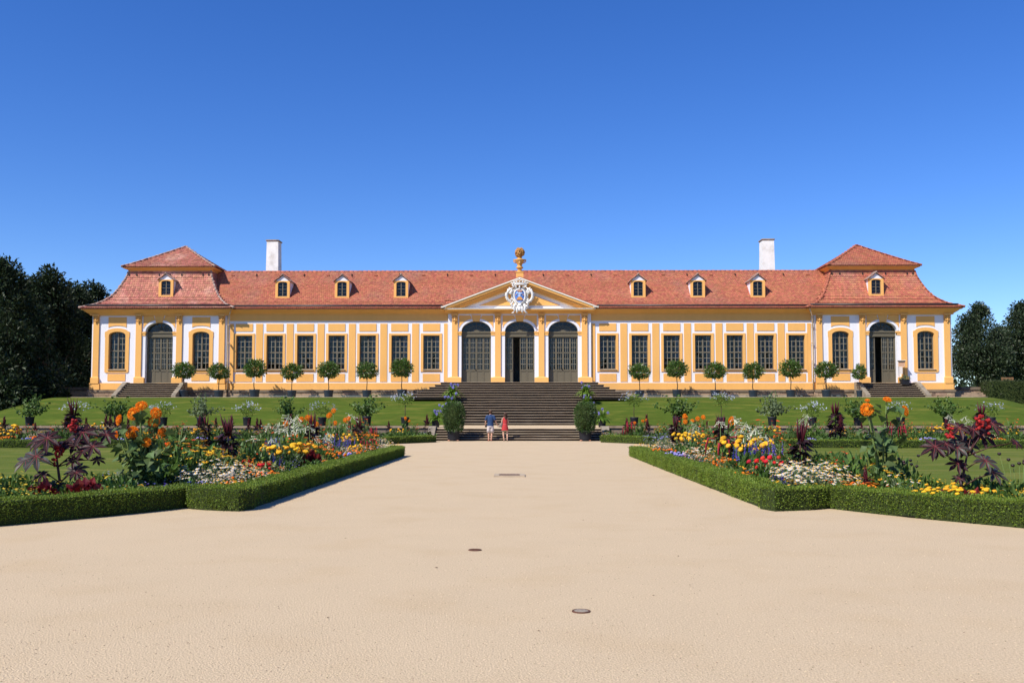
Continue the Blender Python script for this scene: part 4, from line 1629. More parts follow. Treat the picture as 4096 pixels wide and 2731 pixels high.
def hedge(path, w, h, z0, m, name, label, dens=1300, leafL=.034, group=None, core=None, jit=.016, cat="hedge"):
    """clipped hedge following the centre line path"""
    P = np.array(path, float)
    T = thing(name, label, cat, (P[0][0], P[0][1], z0), group=group)
    seg = np.diff(P, axis=0)
    Ls = np.linalg.norm(seg, axis=1)
    nrm = np.stack([-seg[:, 1], seg[:, 0]], 1) / Ls[:, None]
    vn = np.concatenate([nrm[:1], (nrm[:-1] + nrm[1:]) / 2, nrm[-1:]])
    vn = vn / (np.linalg.norm(vn, axis=1)[:, None] ** 2)
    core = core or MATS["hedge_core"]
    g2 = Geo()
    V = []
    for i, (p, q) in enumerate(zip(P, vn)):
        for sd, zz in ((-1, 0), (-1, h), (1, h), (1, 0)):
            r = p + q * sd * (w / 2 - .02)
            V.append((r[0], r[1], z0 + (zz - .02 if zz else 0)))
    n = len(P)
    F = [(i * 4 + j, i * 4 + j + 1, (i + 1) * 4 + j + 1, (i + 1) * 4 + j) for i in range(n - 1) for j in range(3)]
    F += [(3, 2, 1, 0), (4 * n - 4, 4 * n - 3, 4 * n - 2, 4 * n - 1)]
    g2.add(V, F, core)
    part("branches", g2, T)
    g2 = Geo()
    pts, nms = [], []
    for i in range(n - 1):
        A0, A1 = P[i], P[i + 1]
        for sd in (-1, 1):
            k = int(Ls[i] * h * dens)
            u, v = rng.uniform(0, 1, k), rng.uniform(.02, 1, k) * h
            q = vn[i] + (vn[i + 1] - vn[i]) * u[:, None]
            c = A0 + (A1 - A0) * u[:, None] + q * sd * w / 2
            pts.append(np.column_stack([c, z0 + v]))
            nms.append(np.column_stack([np.tile(nrm[i] * sd, (k, 1)), np.full(k, .25)]))
        k = int(Ls[i] * w * dens * 1.15)
        u, v = rng.uniform(0, 1, k), rng.uniform(-.5, .5, k) * w
        q = vn[i] + (vn[i + 1] - vn[i]) * u[:, None]
        c = A0 + (A1 - A0) * u[:, None] + q * v[:, None]
        pts.append(np.column_stack([c, np.full(k, z0 + h)]))
        nms.append(np.tile([0, 0, 1.0], (k, 1)))
    for e, sgn_ in ((0, -1), (n - 1, 1)):
        k = int(w * h * dens)
        t = seg[0 if e == 0 else -1] / Ls[0 if e == 0 else -1] * sgn_
        v, u = rng.uniform(0, 1, k) * h, rng.uniform(-.5, .5, k) * w
        c = P[e] + vn[e] * u[:, None]
        pts.append(np.column_stack([c, z0 + v]))
        nms.append(np.tile([t[0], t[1], .2], (k, 1)))
    pts, nms = np.concatenate(pts), unit(np.concatenate(nms))
    wav = .014 * np.sin(pts[:, 0] * 3.1 + pts[:, 1] * 2.3) + .010 * np.sin(pts[:, 0] * 7.7 - pts[:, 1] * 6.1)
    pts = pts + nms * (rng.normal(-.012, jit, len(pts)) + wav + (rng.uniform(0, 1, len(pts)) < .015) * rng.uniform(.01, .045, len(pts)))[:, None]
    keep = rng.uniform(0, 1, len(pts)) < np.clip((pts[:, 2] - z0) / (.22 * h), .12, 1)  # leaves thin out low down; the dark core stands in for a shadow line
    pts, nms = pts[keep], nms[keep]
    foliage_on(g2, pts, nms, leafL * rng.uniform(.7, 1.3, len(pts)), m, FLEAF, .75)
    part("leaves", g2, T, 'stuff')
    return T


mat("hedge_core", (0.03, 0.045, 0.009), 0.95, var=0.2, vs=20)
HW = .46
for s in (-1, 1):
    e = HW / 2
    sd = "left" if s < 0 else "right"
    o = .0 if s < 0 else .1
    hedge([(s * (4.1 + e) + o * s * .5, 34.6), (s * (4.1 + e), 26), (s * (4.1 + e), 15.05 + o)], HW, .35, 0, G['box'], "box_hedge",
          "low clipped box hedge edging the %s side of the broad gravel path" % sd, 4200, .029, "clipped box hedges round the front beds")
    hedge([(s * 4.12, 14.86 + o), (s * 4.7, 15.05 + o), (s * 5.02, 15.27 + o)], HW, .345, 0, G['box'], "box_hedge",
          "short box hedge return at the near corner of the %s flower bed" % sd, 4200, .029, "clipped box hedges round the front beds")
    arc = [(5.17, 15.36), (5.62, 14.5), (6.18, 13.62), (6.95, 12.62), (7.8, 11.7), (8.9, 10.75), (10.2, 9.9), (12.5, 8.9)]
    hedge([(s * (x + .12), y + .12) for x, y in arc], HW, .34, 0, G['box'], "box_hedge",
          "curving box hedge in front of the %s foreground bed" % sd, 4200, .029, "clipped box hedges round the front beds")
    hedge([(s * 11.6, 43.45), (s * 14, 43.3), (s * 20, 42.9), (s * 28, 42.5), (s * 40, 42)], .55, .35, 0, G['box'], "box_hedge",
          "long straight box hedge across the far end of the %s lawn" % sd, 700, .06, "far box hedges")
    hedge([(s * 11.2, 43.7), (s * 9.2, 45.4), (s * 7.5, 47.25)], .5, .35, 0, G['box'], "box_hedge",
          "slanting box hedge between the %s lawn hedge and the stairs" % sd, 700, .06, "far box hedges")
    hedge([(s * 6.85, 48.7), (s * 5.8, 50.4), (s * 4.75, 52.1)], .5, .36, 0, G['box'], "box_hedge",
          "short box hedge next to the %s foot of the staircase" % sd, 700, .06, "far box hedges")
# dark hornbeam hedge beyond the right end of the building
hedge([(36.2, 73.2), (39.5, 73.0), (39.9, 70.5), (43, 70.2), (55, 70)], 1.6, 2.2, 1.9, G['dhg'], "hornbeam_hedge", "tall dark clipped hedge beside the right end of the bank", 130, .13, jit=.06)


# ------------------------------------------------------------------ trees
def tree_meshes(seed, H, Wd, n=27000, trunk=2.2, lob=52, leafL=.34, lm='tre'):
    r = np.random.default_rng(seed)
    lobes = []
    for i in range(lob):
        t = r.uniform(0, 1)
        zz = trunk * .55 + (H - trunk * .55) * t
        rad = Wd * .5 * (1 - .93 * max(0, (t - .3) / .7) ** 1.35) * (.75 + .25 * min(1, t / .15))
        a = r.uniform(0, 2 * PI)
        q = math.sqrt(r.uniform(0.05, 1)) * rad * .78
        lobes.append((q * math.cos(a), q * math.sin(a), zz * .94, r.uniform(.14, .24) * Wd * (1 - .45 * t)))
    lobes.append((0, 0, H * .92, .09 * Wd))
    lobes = np.array(lobes)
    wts = lobes[:, 3] ** 2
    idx = r.choice(len(lobes), n, p=wts / wts.sum())
    d = unit(r.normal(0, 1, (n, 3)))
    R_ = lobes[idx, 3:4]
    P = lobes[idx, :3] + d * R_ * np.array([1, 1, .85]) * (r.uniform(.1, 1.08, (n, 1)) ** .6)
    g2 = Geo()
    D = unit(d * .8 + r.normal(0, .5, (n, 3)) + np.array([0, 0, .1]))
    g2.scatter(FLEAF, P, frames(D, True, .6), leafL * r.uniform(.6, 1.25, n), G[lm])
    crown = g2.mesh("crown")
    g2 = Geo()
    g2.tube([(0, 0, 0), (.05, 0, trunk), (0, .08, H * .5), (0, 0, H * .85)], [.028 * H, .022 * H, .014 * H, .004 * H], BARK, 8)
    tr = g2.mesh("trunk")
    g2 = Geo()
    for i in range(9):
        L = lobes[r.integers(len(lobes))]
        z0 = r.uniform(trunk * .8, H * .55)
        g2.tube([(0, 0, z0), (L[0] * .5, L[1] * .5, (z0 + L[2]) / 2 + .1), (L[0], L[1], L[2])], [.012 * H, .008 * H, .003 * H], BARK, 6)
    return crown, tr, g2.mesh("limbs")


TV = [tree_meshes(11, 12, 9.5, trunk=.6), tree_meshes(12, 12, 9.0, trunk=.6), tree_meshes(13, 12, 9.5, trunk=4.6, n=26000, lob=60, lm='trr')]


def tree(v, x, y, z, h, wsc, rz, label, group):
    T = thing("linden_tree", label, "tree", (x, y, z), rz, group=group)
    T.scale = (h / 12 * wsc, h / 12 * wsc, h / 12)
    local("crown", TV[v][0], T)
    local("trunk", TV[v][1], T)
    local("limbs", TV[v][2], T)


GL, GR = "dark trees beside the left pavilion", "trees beyond the right pavilion"
tree(0, px_x(0, 70), 70, 1.0, 12.5, 1.0, .3, "tall dark tree at the left edge of the picture", GL)
tree(1, px_x(185, 76), 76, 2.0, 12.0, .95, 1.5, "dark tree with domed top between the edge tree and the left pavilion", GL)
tree(0, px_x(400, 90), 88, 2.6, 11.6, 1.05, 2.6, "dark tree whose top shows just above the left pavilion's eaves", GL)
tree(1, px_x(90, 86), 86, 2.4, 12.2, 1.2, 4.0, "dark tree filling the gap behind the two nearest trees on the left", GL)
tree(1, px_x(290, 84), 84, 2.4, 11.3, 1.0, 0.7, "lower dark tree hidden between domed tree and left pavilion", GL)
tree(0, px_x(-190, 78), 78, 2.0, 13.2, 1.1, 5.0, "dark tree farthest left, beyond the picture edge", GL)
tree(2, px_x(3918, 84), 84, 2.8, 8.9, .9, .2, "bushy green tree with pointed top next to the right pavilion", GR)
tree(2, px_x(4100, 85), 85, 2.8, 9.2, .98, 1.4, "bushy green tree at the right edge of the picture above the hedge", GR)
tree(2, px_x(4010, 97), 97, 2.8, 8.0, 1.0, 3.0, "tree standing behind the gap between the two right hand trees", GR)
tree(2, px_x(4280, 90), 90, 2.8, 9.4, 1.05, 2.2, "tree beyond the right edge of the picture", GR)
# distant belt of trees behind everything
g = Geo()
n = 16000
a = rng.uniform(0, 1, n)
X = np.where(rng.uniform(0, 1, n) < .5, rng.uniform(-130, -36, n), rng.uniform(36, 130, n))
Zt = 6 + 2.0 * np.sin(X * .31) + 1.2 * np.sin(X * .83 + 1)
P = np.column_stack([X, rng.uniform(118, 126, n), 2 + Zt * np.sqrt(rng.uniform(0, 1, n))])
g.scatter(FLEAF, P, frames(sph(n), False), rng.uniform(.5, 1.1, n), G['tre'])
n = 14000
X = rng.uniform(-110, 110, n)
Zt = 11 + 2.5 * np.sin(X * .21) + 1.5 * np.sin(X * .63 + 1)
P = np.column_stack([X, rng.uniform(-96, -84, n), Zt * np.sqrt(rng.uniform(0, 1, n))])
g.scatter(FLEAF, P, frames(sph(n), False), rng.uniform(.8, 1.5, n), G['tre'])
part("distant_wood", g, None, 'stuff')

# garden walls at both ends of the building
for s in (-1, 1):
    T = thing("garden_wall", "low sandstone wall with dark coping beyond the %s pavilion" % ("left" if s < 0 else "right"), "wall", (s * 33.6, 74.5, 2.8))
    a, b = sgn(s, 33.62, 38)
    g = Geo()
    g.box(a, b, 74.2, 74.9, 3.5, 3.72, LEDGE)
    part("coping", g, T)
    for k in range(4):
        for r_ in range(2):
            xa, xb = sgn(s, 33.64 + k * 1.09, 33.64 + (k + 1) * 1.09 - .015)
            g = Geo()
            g.box(xa, xb, 74.3 - rng.uniform(0, .03), 74.85, 2.75 + r_ * .38, 3.12 + r_ * .38 - .01, STONE)
            part("wall_stone", g, T)
T = thing("garden_steps", "pale stone steps next to the right end of the plinth", "steps", (33.9, 73, 2.8))
for k in range(3):
    g = Geo()
    g.box(33.75, 36.1, 72.6 + k * .35, 74.2, 2.7, 2.95 + k * .16, COPING)
    part("step", g, T)
T = thing("garden_bench", "small brown wooden bench showing above the dark hedge", "bench", (px_x(4032, 79), 79, 2.8))
g = Geo()
xb = px_x(4032, 79)
WOOD = mat("bench_wood", (0.24, 0.13, 0.06), 0.7, var=.1)
for k in range(4):
    g = Geo()
    g.box(xb - .5, xb + .5, 79.0, 79.04, 4.2 + k * .12, 4.3 + k * .12, WOOD)
    part("back_slat", g, T)
for q in (-.44, .44):
    g = Geo()
    g.box(xb + q - .04, xb + q + .04, 79.04, 79.12, 2.8, 4.68, WOOD)
    part("leg", g, T)
    g = Geo()
    g.box(xb + q - .04, xb + q + .04, 78.5, 78.58, 2.8, 4.02, WOOD)
    part("leg", g, T)
g = Geo()
g.box(xb - .5, xb + .5, 78.48, 79.04, 4.02, 4.08, WOOD)
part("seat", g, T)


# ------------------------------------------------------------------ potted plants
def pot_geo(r, h, m):
    g2 = Geo()
    g2.lathe([(r * .84, 0), (r * .97, h * .8), (r * 1.02, h * .86), (r * 1.05, h), (r * .95, h), (r * .93, h * .9)], m, (0, 0, 0), 20)
    g2.lathe([(r * .93, h * .9), (r * .02, h * .92)], SOIL, (0, 0, 0), 20)
    return g2


# standard bay trees along the plinth
BAYP = pot_geo(.36, .56, POT).mesh("pot")
BAYV = []
for v in range(4):
    n = 1700
    d = sph(n)
    lump = 1 + .17 * np.sin(d[:, :1] * 6 + v) * np.cos(d[:, 1:2] * 4 + 2 * v)
    P = d * np.array([.74, .74, .60]) * lump * rng.uniform(.5, 1.12, (n, 1)) + np.array([0, 0, 2.0])
    P[:, 2] = np.where(P[:, 2] < 1.66, 1.66 + (P[:, 2] - 1.66) * .5, P[:, 2])
    if v == 1:
        P = P[~((P[:, 0] > .25) & (P[:, 2] > 2.2))]
    if v == 3:
        P[:, 2] += .12 * (P[:, 0] > 0)
    d = unit(P - np.array([0, 0, 2.0]))
    n = len(P)
    g = Geo()
    g.scatter(LEAF, P, frames(unit(d + rng.normal(0, .6, (n, 3)) + np.array([0, 0, .2])), True, .8), rng.uniform(.12, .21, n), G['bay'])
    cr = g.mesh("crown")
    g = Geo()
    w = rng.normal(0, .05, 4)
    g.tube([(0, 0, .5), (w[0], 0, .8), (w[1], .02, 1.15), (w[2], 0, 1.5), (0, 0, 1.9)], [.04, .034, .03, .028, .018], BARK, 7)
    for k in range(5):
        a = k * 1.3
        g.tube([(0, 0, 1.55), (.2 * math.cos(a), .2 * math.sin(a), 1.75), (.45 * math.cos(a), .45 * math.sin(a), 2.0)], [.022, .016, .008], BARK, 5)
    BAYV.append((cr, g.mesh("trunk")))
LWORD = ["left of the closed pavilion door steps", "third"]
bay_px = [(734, "right beside the left pavilion steps"), (875, "below the left pavilion's right window, by the downpipe"), (1018, "below the first wing window from the left pavilion"),
          (1167, "between the second and third wing windows from the left pavilion"), (1314, "below the middle window of the left wing"), (1467, "below the fifth window of the left wing"), (1608, "nearest the stairs on the left"),
          (2559, "nearest the stairs on the right"), (2708, "below the third window of the right wing"), (2861, "below the middle window of the right wing"), (3013, "between the fifth and sixth windows of the right wing"),
          (3163, "below the last window of the right wing"), (3306, "below the left window of the right pavilion"), (3438, "small and slim, right against the right pavilion steps")]
for i, (px, lb) in enumerate(bay_px):
    y = 70.02
    T = thing("potted_bay_tree", "round bay tree in tub " + lb, "potted tree", (px_x(px, y), y, 2.835), rng.uniform(0, 6), group="bay trees in tubs along the orangery front")
    k = [1, .98, 1.04, .95, 1.0, .97, 1.05, .95, 1.0, 1.0, .98, .97, 1.0, .88][i]
    T.scale = (k * (.78 if i == 13 else 1) * rng.uniform(.94, 1.04), k * (.78 if i == 13 else 1), k * rng.uniform(.96, 1.04))
    cr, tr = BAYV[i % 4]
    local("tub", BAYP, T)
    local("crown", cr, T)
    local("trunk", tr, T)

# egg-shaped shrubs flanking the stairs
for s in (-1, 1):
    x = -3.78 if s < 0 else 3.88
    T = thing("potted_shrub", "large egg shaped clipped shrub at the %s foot of the stairs" % ("left" if s < 0 else "right"), "potted shrub", (x, 54.55, 0), group="egg shaped shrubs flanking the stairs")
    n = 5200
    d = sph(n)
    P = np.sign(d) * np.abs(d) ** .78 * np.array([.63, .63, .9]) * (1 + .05 * np.sin(d[:, :1] * 7 + d[:, 2:] * 5)) * rng.uniform(.82, 1.05, (n, 1)) + np.array([0, 0, 1.37])
    g = Geo()
    g.scatter(LEAF, P, frames(unit(d + rng.normal(0, .6, (n, 3)) + np.array([0, 0, .2])), True, .8), rng.uniform(.05, .1, n), G['shr'])
    g.ball((0, 0, 1.37), (.52, .52, .78), MATS["hedge_core"])
    local("crown", g, T)
    g = Geo()
    g.lathe([(.33, .06), (.36, .5), (.38, .54), (.35, .54), (.33, .48)], POTD, n=20)
    g.lathe([(.33, .48), (.02, .5)], SOIL, n=20)
    local("tub", g, T)
    for q in (-.24, .24):
        g = Geo()
        g.ball((q, -.18, .035), (.09, .07, .045), CLAY)
        local("foot", g, T)
    g = Geo()
    g.tube([(0, 0, .45), (0, 0, .9)], .05, BARK, 7)
    local("trunk", g, T)

# agapanthus in tubs beside the stairs
AGV = []
for v in range(3):
    n = 260
    a = rng.uniform(0, 2 * PI, n)
    g = Geo()
    for i in range(n):
        L, lean = rng.uniform(.5, .92), rng.uniform(.25, 1.05)
        ca, sa = math.cos(a[i]), math.sin(a[i])
        w = .038
        pts = []
        for t in (0, .35, .7, 1):
            r_ = L * lean * t * 1.0
            z = .45 + L * (t * (1.2 - .5 * lean) - .95 * lean * t * t)
            ww = w * (1 - .8 * t * t)
            pts += [(r_ * ca - sa * ww, r_ * sa + ca * ww, z), (r_ * ca + sa * ww, r_ * sa - ca * ww, z)]
        g.add(pts, [(0, 1, 3, 2), (2, 3, 5, 4), (4, 5, 7, 6)], G['agl'])
    lv = g.mesh("leaves")
    st, fl = Geo(), Geo()
    for k in range(5):
        a_, r_ = rng.uniform(0, 6.28), rng.uniform(.12, .55)
        x, y, z = r_ * math.cos(a_), r_ * math.sin(a_), rng.uniform(.8, 1.15)
        st.tube([(x * .2, y * .2, .45), (x * .6, y * .6, z * .7), (x, y, z)], .009, STEMG, 5)
        d = sph(26)
        fl.scatter(TRUMP, np.tile([x, y, z], (26, 1)), frames(d, False), rng.uniform(.06, .09, 26)[:, None] * np.array([1.6, 1.6, 1]), PET['vio'])
        P = np.array([x, y, z]) + d * .07
        fl.scatter(STAR, P, frames_z(d), rng.uniform(.017, .027, 26), PET['vio'])
    AGV.append((lv, st.mesh("stems"), fl.mesh("flower_umbels")))
AGP = pot_geo(.26, .5, POTD).mesh("pot")
for s in (-1, 1):
    w = "left" if s < 0 else "right"
    for k, (x, y, z, sc, lb) in enumerate(((4.62, 65.65, 2.55, 1.0, "highest of the three on the %s side of the stairs"), (4.6, 63.85, 1.72, .95, "middle of the three on the %s side of the stairs"),
                                           (4.68, 62.5, .95, .95, "lowest of three, behind the %s egg shaped shrub"), (5.15, 58.6, .75, .85, "on the landing edge outside the %s egg shaped shrub"))):
        x_ = s * x + (.05 if s > 0 else -.05)
        if k < 3:
            i = int((y - 62.0) / .45)
            z = .97 + i * (Z0 - .97 - .012) / (NZ - 1) + .002
        T = thing("potted_agapanthus", "violet agapanthus in tub, " + lb % w, "potted plant", (x_, y, z), rng.uniform(0, 6), sc * 1.15, group="agapanthus in tubs beside the stairs")
        lv, st, fl = AGV[(k + (s > 0)) % 3]
        local("pot", AGP, T)
        local("leaves", lv, T)
        local("stems", st, T)
        local("flower_umbels", fl, T, 'stuff')

# tall green shrubs and white plumbago in pots on the retaining wall
SHV, PLV = [], []
for v in range(3):
    g, gs = Geo(), Geo()
    PP, DD = [], []
    for k in range(19):
        a, lean = rng.uniform(0, 6.28), rng.uniform(.15, 1.05)
        L = rng.uniform(.7, 1.35)
        p0 = np.array([0, 0, .45])
        tip = p0 + np.array([lean * L * math.cos(a), lean * L * math.sin(a), L * (1.05 - .55 * lean)])
        gs.tube([p0, (p0 + tip) / 2 + np.array([0, 0, .06]), tip], [.014, .011, .006], STEMG, 5)
        m_ = 30
        t = rng.uniform(.25, 1.02, m_)
        PP.append(p0 + (tip - p0) * t[:, None] + rng.normal(0, .06, (m_, 3)))
        DD.append(rng.normal(0, .6, (m_, 3)) + np.array([0, 0, -.45]))
    P, D = np.concatenate(PP), np.concatenate(DD)
    g.scatter(LEAFB, P, frames(D, True, .7), rng.uniform(.09, .17, len(P)), G['gry'] if v == 1 else G['grn'])
    SHV.append((g.mesh("leaves"), gs.mesh("branches")))
    g, gs, gf = Geo(), Geo(), Geo()
    n = 420
    d = sph(n)
    P = d * np.array([.5, .5, .36]) * rng.uniform(.3, 1.0, (n, 1)) + np.array([0, 0, .85])
    g.scatter(LEAF, P, frames(unit(d + rng.normal(0, .6, (n, 3))), True, .8), rng.uniform(.06, .12, n), G['yg'])
    m_ = 46
    d = sph(m_, True)
    d[:, 2] = d[:, 2] * .8 + .0
    P = d * np.array([.75, .75, .62]) * rng.uniform(.75, 1.15, (m_, 1)) + np.array([0, 0, .82])
    for q in P:
        gs.tube([(q[0] * .5, q[1] * .5, .85), tuple(q)], .005, STEMG, 4)
    PP = np.repeat(P, 4, axis=0) + rng.normal(0, .022, (m_ * 4, 3))
    gf.scatter(STAR, PP, frames_z(unit(rng.normal(0, .5, PP.shape) + np.array([0, -.5, .7]))), rng.uniform(.02, .036, len(PP)), PET['plu'])
    PLV.append((g.mesh("leaves"), gs.mesh("stems"), gf.mesh("flowers")))
WPOT = pot_geo(.23, .46, POTD).mesh("pot")
TRV = Geo()
TRV.tube([(0, 0, .4), (0.02, 0, .7), (0, 0, 1.1)], .02, BARK, 6)
TRV = TRV.mesh("stem")
wall_row = [(122, 0, 1), (303, 1, 0), (477, 0, 1), (655, 1, 0), (806, 0, .95), (990, 1, 0), (1154, 0, .95), (1290, 1, 0), (1468, 0, 1.05), (1621, 1, 1),
            (2536, 1, 1), (2708, 0, 1.05), (2884, 1, 1), (3087, 0, 1.0), (3248, 1, 0), (3428, 0, .9), (3600, 1, 0), (3787, 0, 1), (3962, 1, 0)]
for i, (px, kind, f) in enumerate(wall_row):
    x = px_x(px, 57.9)
    side = "left" if x < 0 else "right"
    rk = ["first", "second", "third", "fourth", "fifth"]
    same = [q for q in wall_row if q[1] == kind and (px_x(q[0], 58) < 0) == (x < 0)]
    same.sort(key=lambda q: abs(px_x(q[0], 58)))
    nth = rk[[q[0] for q in same].index(px)]
    if kind == 0:
        T = thing("potted_shrub", "loose green potted shrub on the retaining wall, %s from the stairs on the %s" % (nth, side), "potted shrub", (x, 57.9, .866), rng.uniform(0, 6), 1.18 * (f or 1), group="green shrubs in pots on the retaining wall")
        local("pot", WPOT, T)
        local("leaves", SHV[i % 3][0], T)
        local("branches", SHV[i % 3][1], T)
    else:
        tall = i in (9, 10, 12)
        T = thing("potted_plumbago", "pale potted plumbago on the retaining wall, %s from the stairs on the %s" % (nth, side), "potted plant", (x, 57.9, .866), rng.uniform(0, 6), 1.12, group="pale plumbago in pots on the retaining wall")
        local("pot", WPOT, T)
        z = .55 if tall else 0
        for nm, me in zip(("leaves", "stems", "flowers"), PLV[i % 3]):
            o = local(nm, me, T)
            o.location = (0, 0, z)
        if tall:
            local("trunk", TRV, T)

# ------------------------------------------------------------------ bedding plants
PROTO = {}


def clump(kind, n_leaf, r, h, L, lm, lbase=LEAF, hollow=.45, leanout=.5):
    g2 = Geo()
    d = sph(n_leaf, True)
    P = d * np.array([r, r, h]) * rng.uniform(hollow, 1.0, (n_leaf, 1))
    D = unit(d * leanout + rng.normal(0, .45, (n_leaf, 3)) + np.array([0, 0, .35]))
    g2.scatter(lbase, P, frames(D, True, .7), rng.uniform(.7, 1.3, n_leaf) * L, G[lm])
    return g2


def heads(kind, n, r, h, size, pm, base, up=1.2, flat=.6, centre=None, top=True, stems=True, cz=None, sized=None):
    g2 = Geo()
    d = sph(n, True)
    d[:, 2] = flat + (1 - flat) * d[:, 2] if top else d[:, 2]
    P = np.column_stack([d[:, 0] * r, d[:, 1] * r, h * (.66 + .34 * d[:, 2]) * rng.uniform(.8, 1.1, n)])
    N = unit(d * .5 + rng.normal(0, .25, (n, 3)) + np.array([0, -.15, up]))
    s_ = size * rng.uniform(.75, 1.2, n)
    g2.scatter(base, P, frames_z(N), s_, PET[pm])
    if centre:
        g2.scatter(POM, P + N * s_[:, None] * .12, frames_z(N), s_ * .34, PET[centre])
    gs = None
    if stems:
        gs = Geo()
        for p in P[:60]:
            gs.tube([(p[0] * .35, p[1] * .35, h * .15), tuple(p)], .006, STEMG, 3, False)
    return g2, gs


def proto(kind, make, nvar=2):
    PROTO[kind] = []
    for v in range(nvar):
        PROTO[kind].append([(nm, gg.mesh(nm)) for nm, gg in make(v) if gg is not None])


def simple(n_leaf, r, h, L, lm, n, size, pm, base, lbase=LEAF, flat=.6, centre=None, hollow=.45, fr=1.0, up=1.2, stems=False, each=False):
    def mk(v):
        lf = clump('', n_leaf, r, h * .92, L, lm, lbase, hollow)
        if each:
            st = Geo()
            out = [("leaves", lf)]
            d = sph(n, True)
            for q in d:
                fz = flat + (1 - flat) * q[2]
                p = np.array([q[0] * r * fr, q[1] * r * fr, h * (.72 + .28 * fz) * rng.uniform(.84, 1.08)])
                g3 = Geo()
                g3.scatter(base, [p], frames_z(np.array([[q[0] * .5, q[1] * .5 - .15, up]])), size * rng.uniform(.75, 1.2), PET[pm])
                out.append(("flower_head", g3))
                st.tube([(p[0] * .35, p[1] * .35, h * .15), tuple(p)], .006, STEMG, 3, False)
            return out + [("stems", st)]
        fl, st = heads('', n, r * fr, h, size, pm, base, up, flat, centre, stems=stems)
        return [("leaves", lf), ("flowers", fl), ("stems", st)]
    return mk


# heights are true heights in metres; "sc" multiplies them
proto('marigold', simple(340, .36, .62, .10, 'dkg', 15, .047, 'yel', POM1, LEAFN, .3, fr=.95, each=True))
proto('tagetes', simple(190, .24, .30, .06, 'grn', 26, .027, 'ora', POM, LEAFN, .3))
proto('orange', simple(230, .3, .5, .08, 'grn', 34, .036, 'ora', STAR, LEAF, .3, centre='dot'))
proto('rudbeckia', simple(330, .36, .62, .11, 'grn', 26, .048, 'yel', DAISY, LEAF, .2, centre='dot', stems=True))
proto('daisy', simple(320, .38, .46, .07, 'gry', 95, .025, 'whi', DAISY, LEAFN, .15, centre='ydt'))
proto('alyssum', simple(160, .24, .15, .045, 'gry', 95, .018, 'whi', STAR, LEAFN, .2))
proto('ageratum', simple(150, .2, .22, .06, 'grn', 40, .026, 'lil', POM, LEAF, .3))
proto('viola', simple(150, .2, .2, .055, 'dkg', 22, .024, 'ind', STAR, LEAF, .3))
proto('lowmarigold', simple(200, .34, .34, .06, 'grn', 38, .026, 'yel', POM, LEAFN, .3))
proto('dahlia', simple(200, .26, .48, .11, 'grn', 4, .048, 'red', POM1, LEAF, .5, stems=True, each=True))
proto('zinnia', simple(240, .34, .85, .10, 'grn', 20, .036, 'ver', DAISY, LEAF, .1, stems=True))
proto('lantana', simple(360, .42, .42, .085, 'grn', 34, .021, 'lem', STAR, LEAF, .1))
proto('lantana_pale', simple(380, .42, .42, .085, 'yg', 44, .023, 'yel', STAR, LEAF, .1))
proto('yellowmat', simple(200, .28, .22, .05, 'yg', 50, .018, 'yel', STAR, LEAFN, .2))
proto('cosmos', simple(140, .3, .6, .09, 'gry', 9, .042, 'whi', DAISY, LEAFN, .2, centre='ydt', stems=True))
proto('green', simple(300, .38, .5, .11, 'grn', 1, .02, 'lem', STAR, LEAF, .3))
proto('greybush', simple(260, .34, .42, .09, 'gry', 20, .02, 'lil', STAR, LEAFN, .3))


def mk_salvia(v):
    lf = clump('', 190, .26, .45, .08, 'gry', LEAFN)
    g2 = Geo()
    n = 15
    P = np.column_stack([rng.normal(0, .16, n), rng.normal(0, .16, n), rng.uniform(.28, .52, n)])
    for p in P:
        m_ = 9
        t = np.linspace(0, 1, m_)
        q = p + np.outer(t, np.array([rng.normal(0, .02), rng.normal(0, .02), .2]))
        g2.scatter(POM, q + rng.normal(0, .006, q.shape), frames_z(np.tile([0, 0, 1.0], (m_, 1))), .019 * (1.05 - .6 * t), PET['ind' if v else 'sal'])
    return [("leaves", lf), ("flower_spikes", g2)]


proto('salvia', mk_salvia)


def mk_coleus(v):
    return [("leaves", clump('', 120, .26, .36, .15, 'col', LEAFB, .5, .9))]


proto('coleus', mk_coleus)


def mk_nicotiana(v):
    lf = clump('', 60, .24, .5, .22, 'yg', LEAFB, .3, .7)
    st, fl = Geo(), Geo()
    for k in range(3):
        x, y = rng.normal(0, .13), rng.normal(0, .13)
        z = rng.uniform(.75, 1.12)
        st.tube([(x * .4, y * .4, 0), (x, y, z * .6), (x, y, z)], [.012, .01, .006], STEMG, 5)
        m_ = 10
        a = rng.uniform(0, 6.28, m_)
        D = np.column_stack([np.cos(a), np.sin(a), rng.uniform(-1.6, .1, m_)])
        fl.scatter(TRUMP, np.tile([x, y, z], (m_, 1)) + rng.normal(0, .03, (m_, 3)), np.stack([unit(np.cross(D, [0, 0, 1.0])), unit(np.cross(np.cross(D, [0, 0, 1.0]), D)), unit(D)], 2), rng.uniform(.12, .2, m_)[:, None] * np.array([.55, .55, 1]), PET['cre'])
    return [("leaves", lf), ("stems", st), ("trumpet_flowers", fl)]


proto('nicotiana', mk_nicotiana)


def mk_amaranth(v):
    lf = clump('', 90, .24, .7, .15, 'grn', LEAF, .3)
    fl = Geo()
    for k in range(11):
        a = rng.uniform(0, 6.28)
        r_ = rng.uniform(.1, .3)
        x, y, z = r_ * math.cos(a), r_ * math.sin(a), rng.uniform(.55, .8)
        fl.tube([(x * .5, y * .5, z), (x, y, z + .02), (x * 1.15, y * 1.15, z - .15), (x * 1.2, y * 1.2, z - .38)], [.012, .022, .020, .007], PET['amr'], 6)
    return [("leaves", lf), ("drooping_tassels", fl)]


proto('amaranth', mk_amaranth)


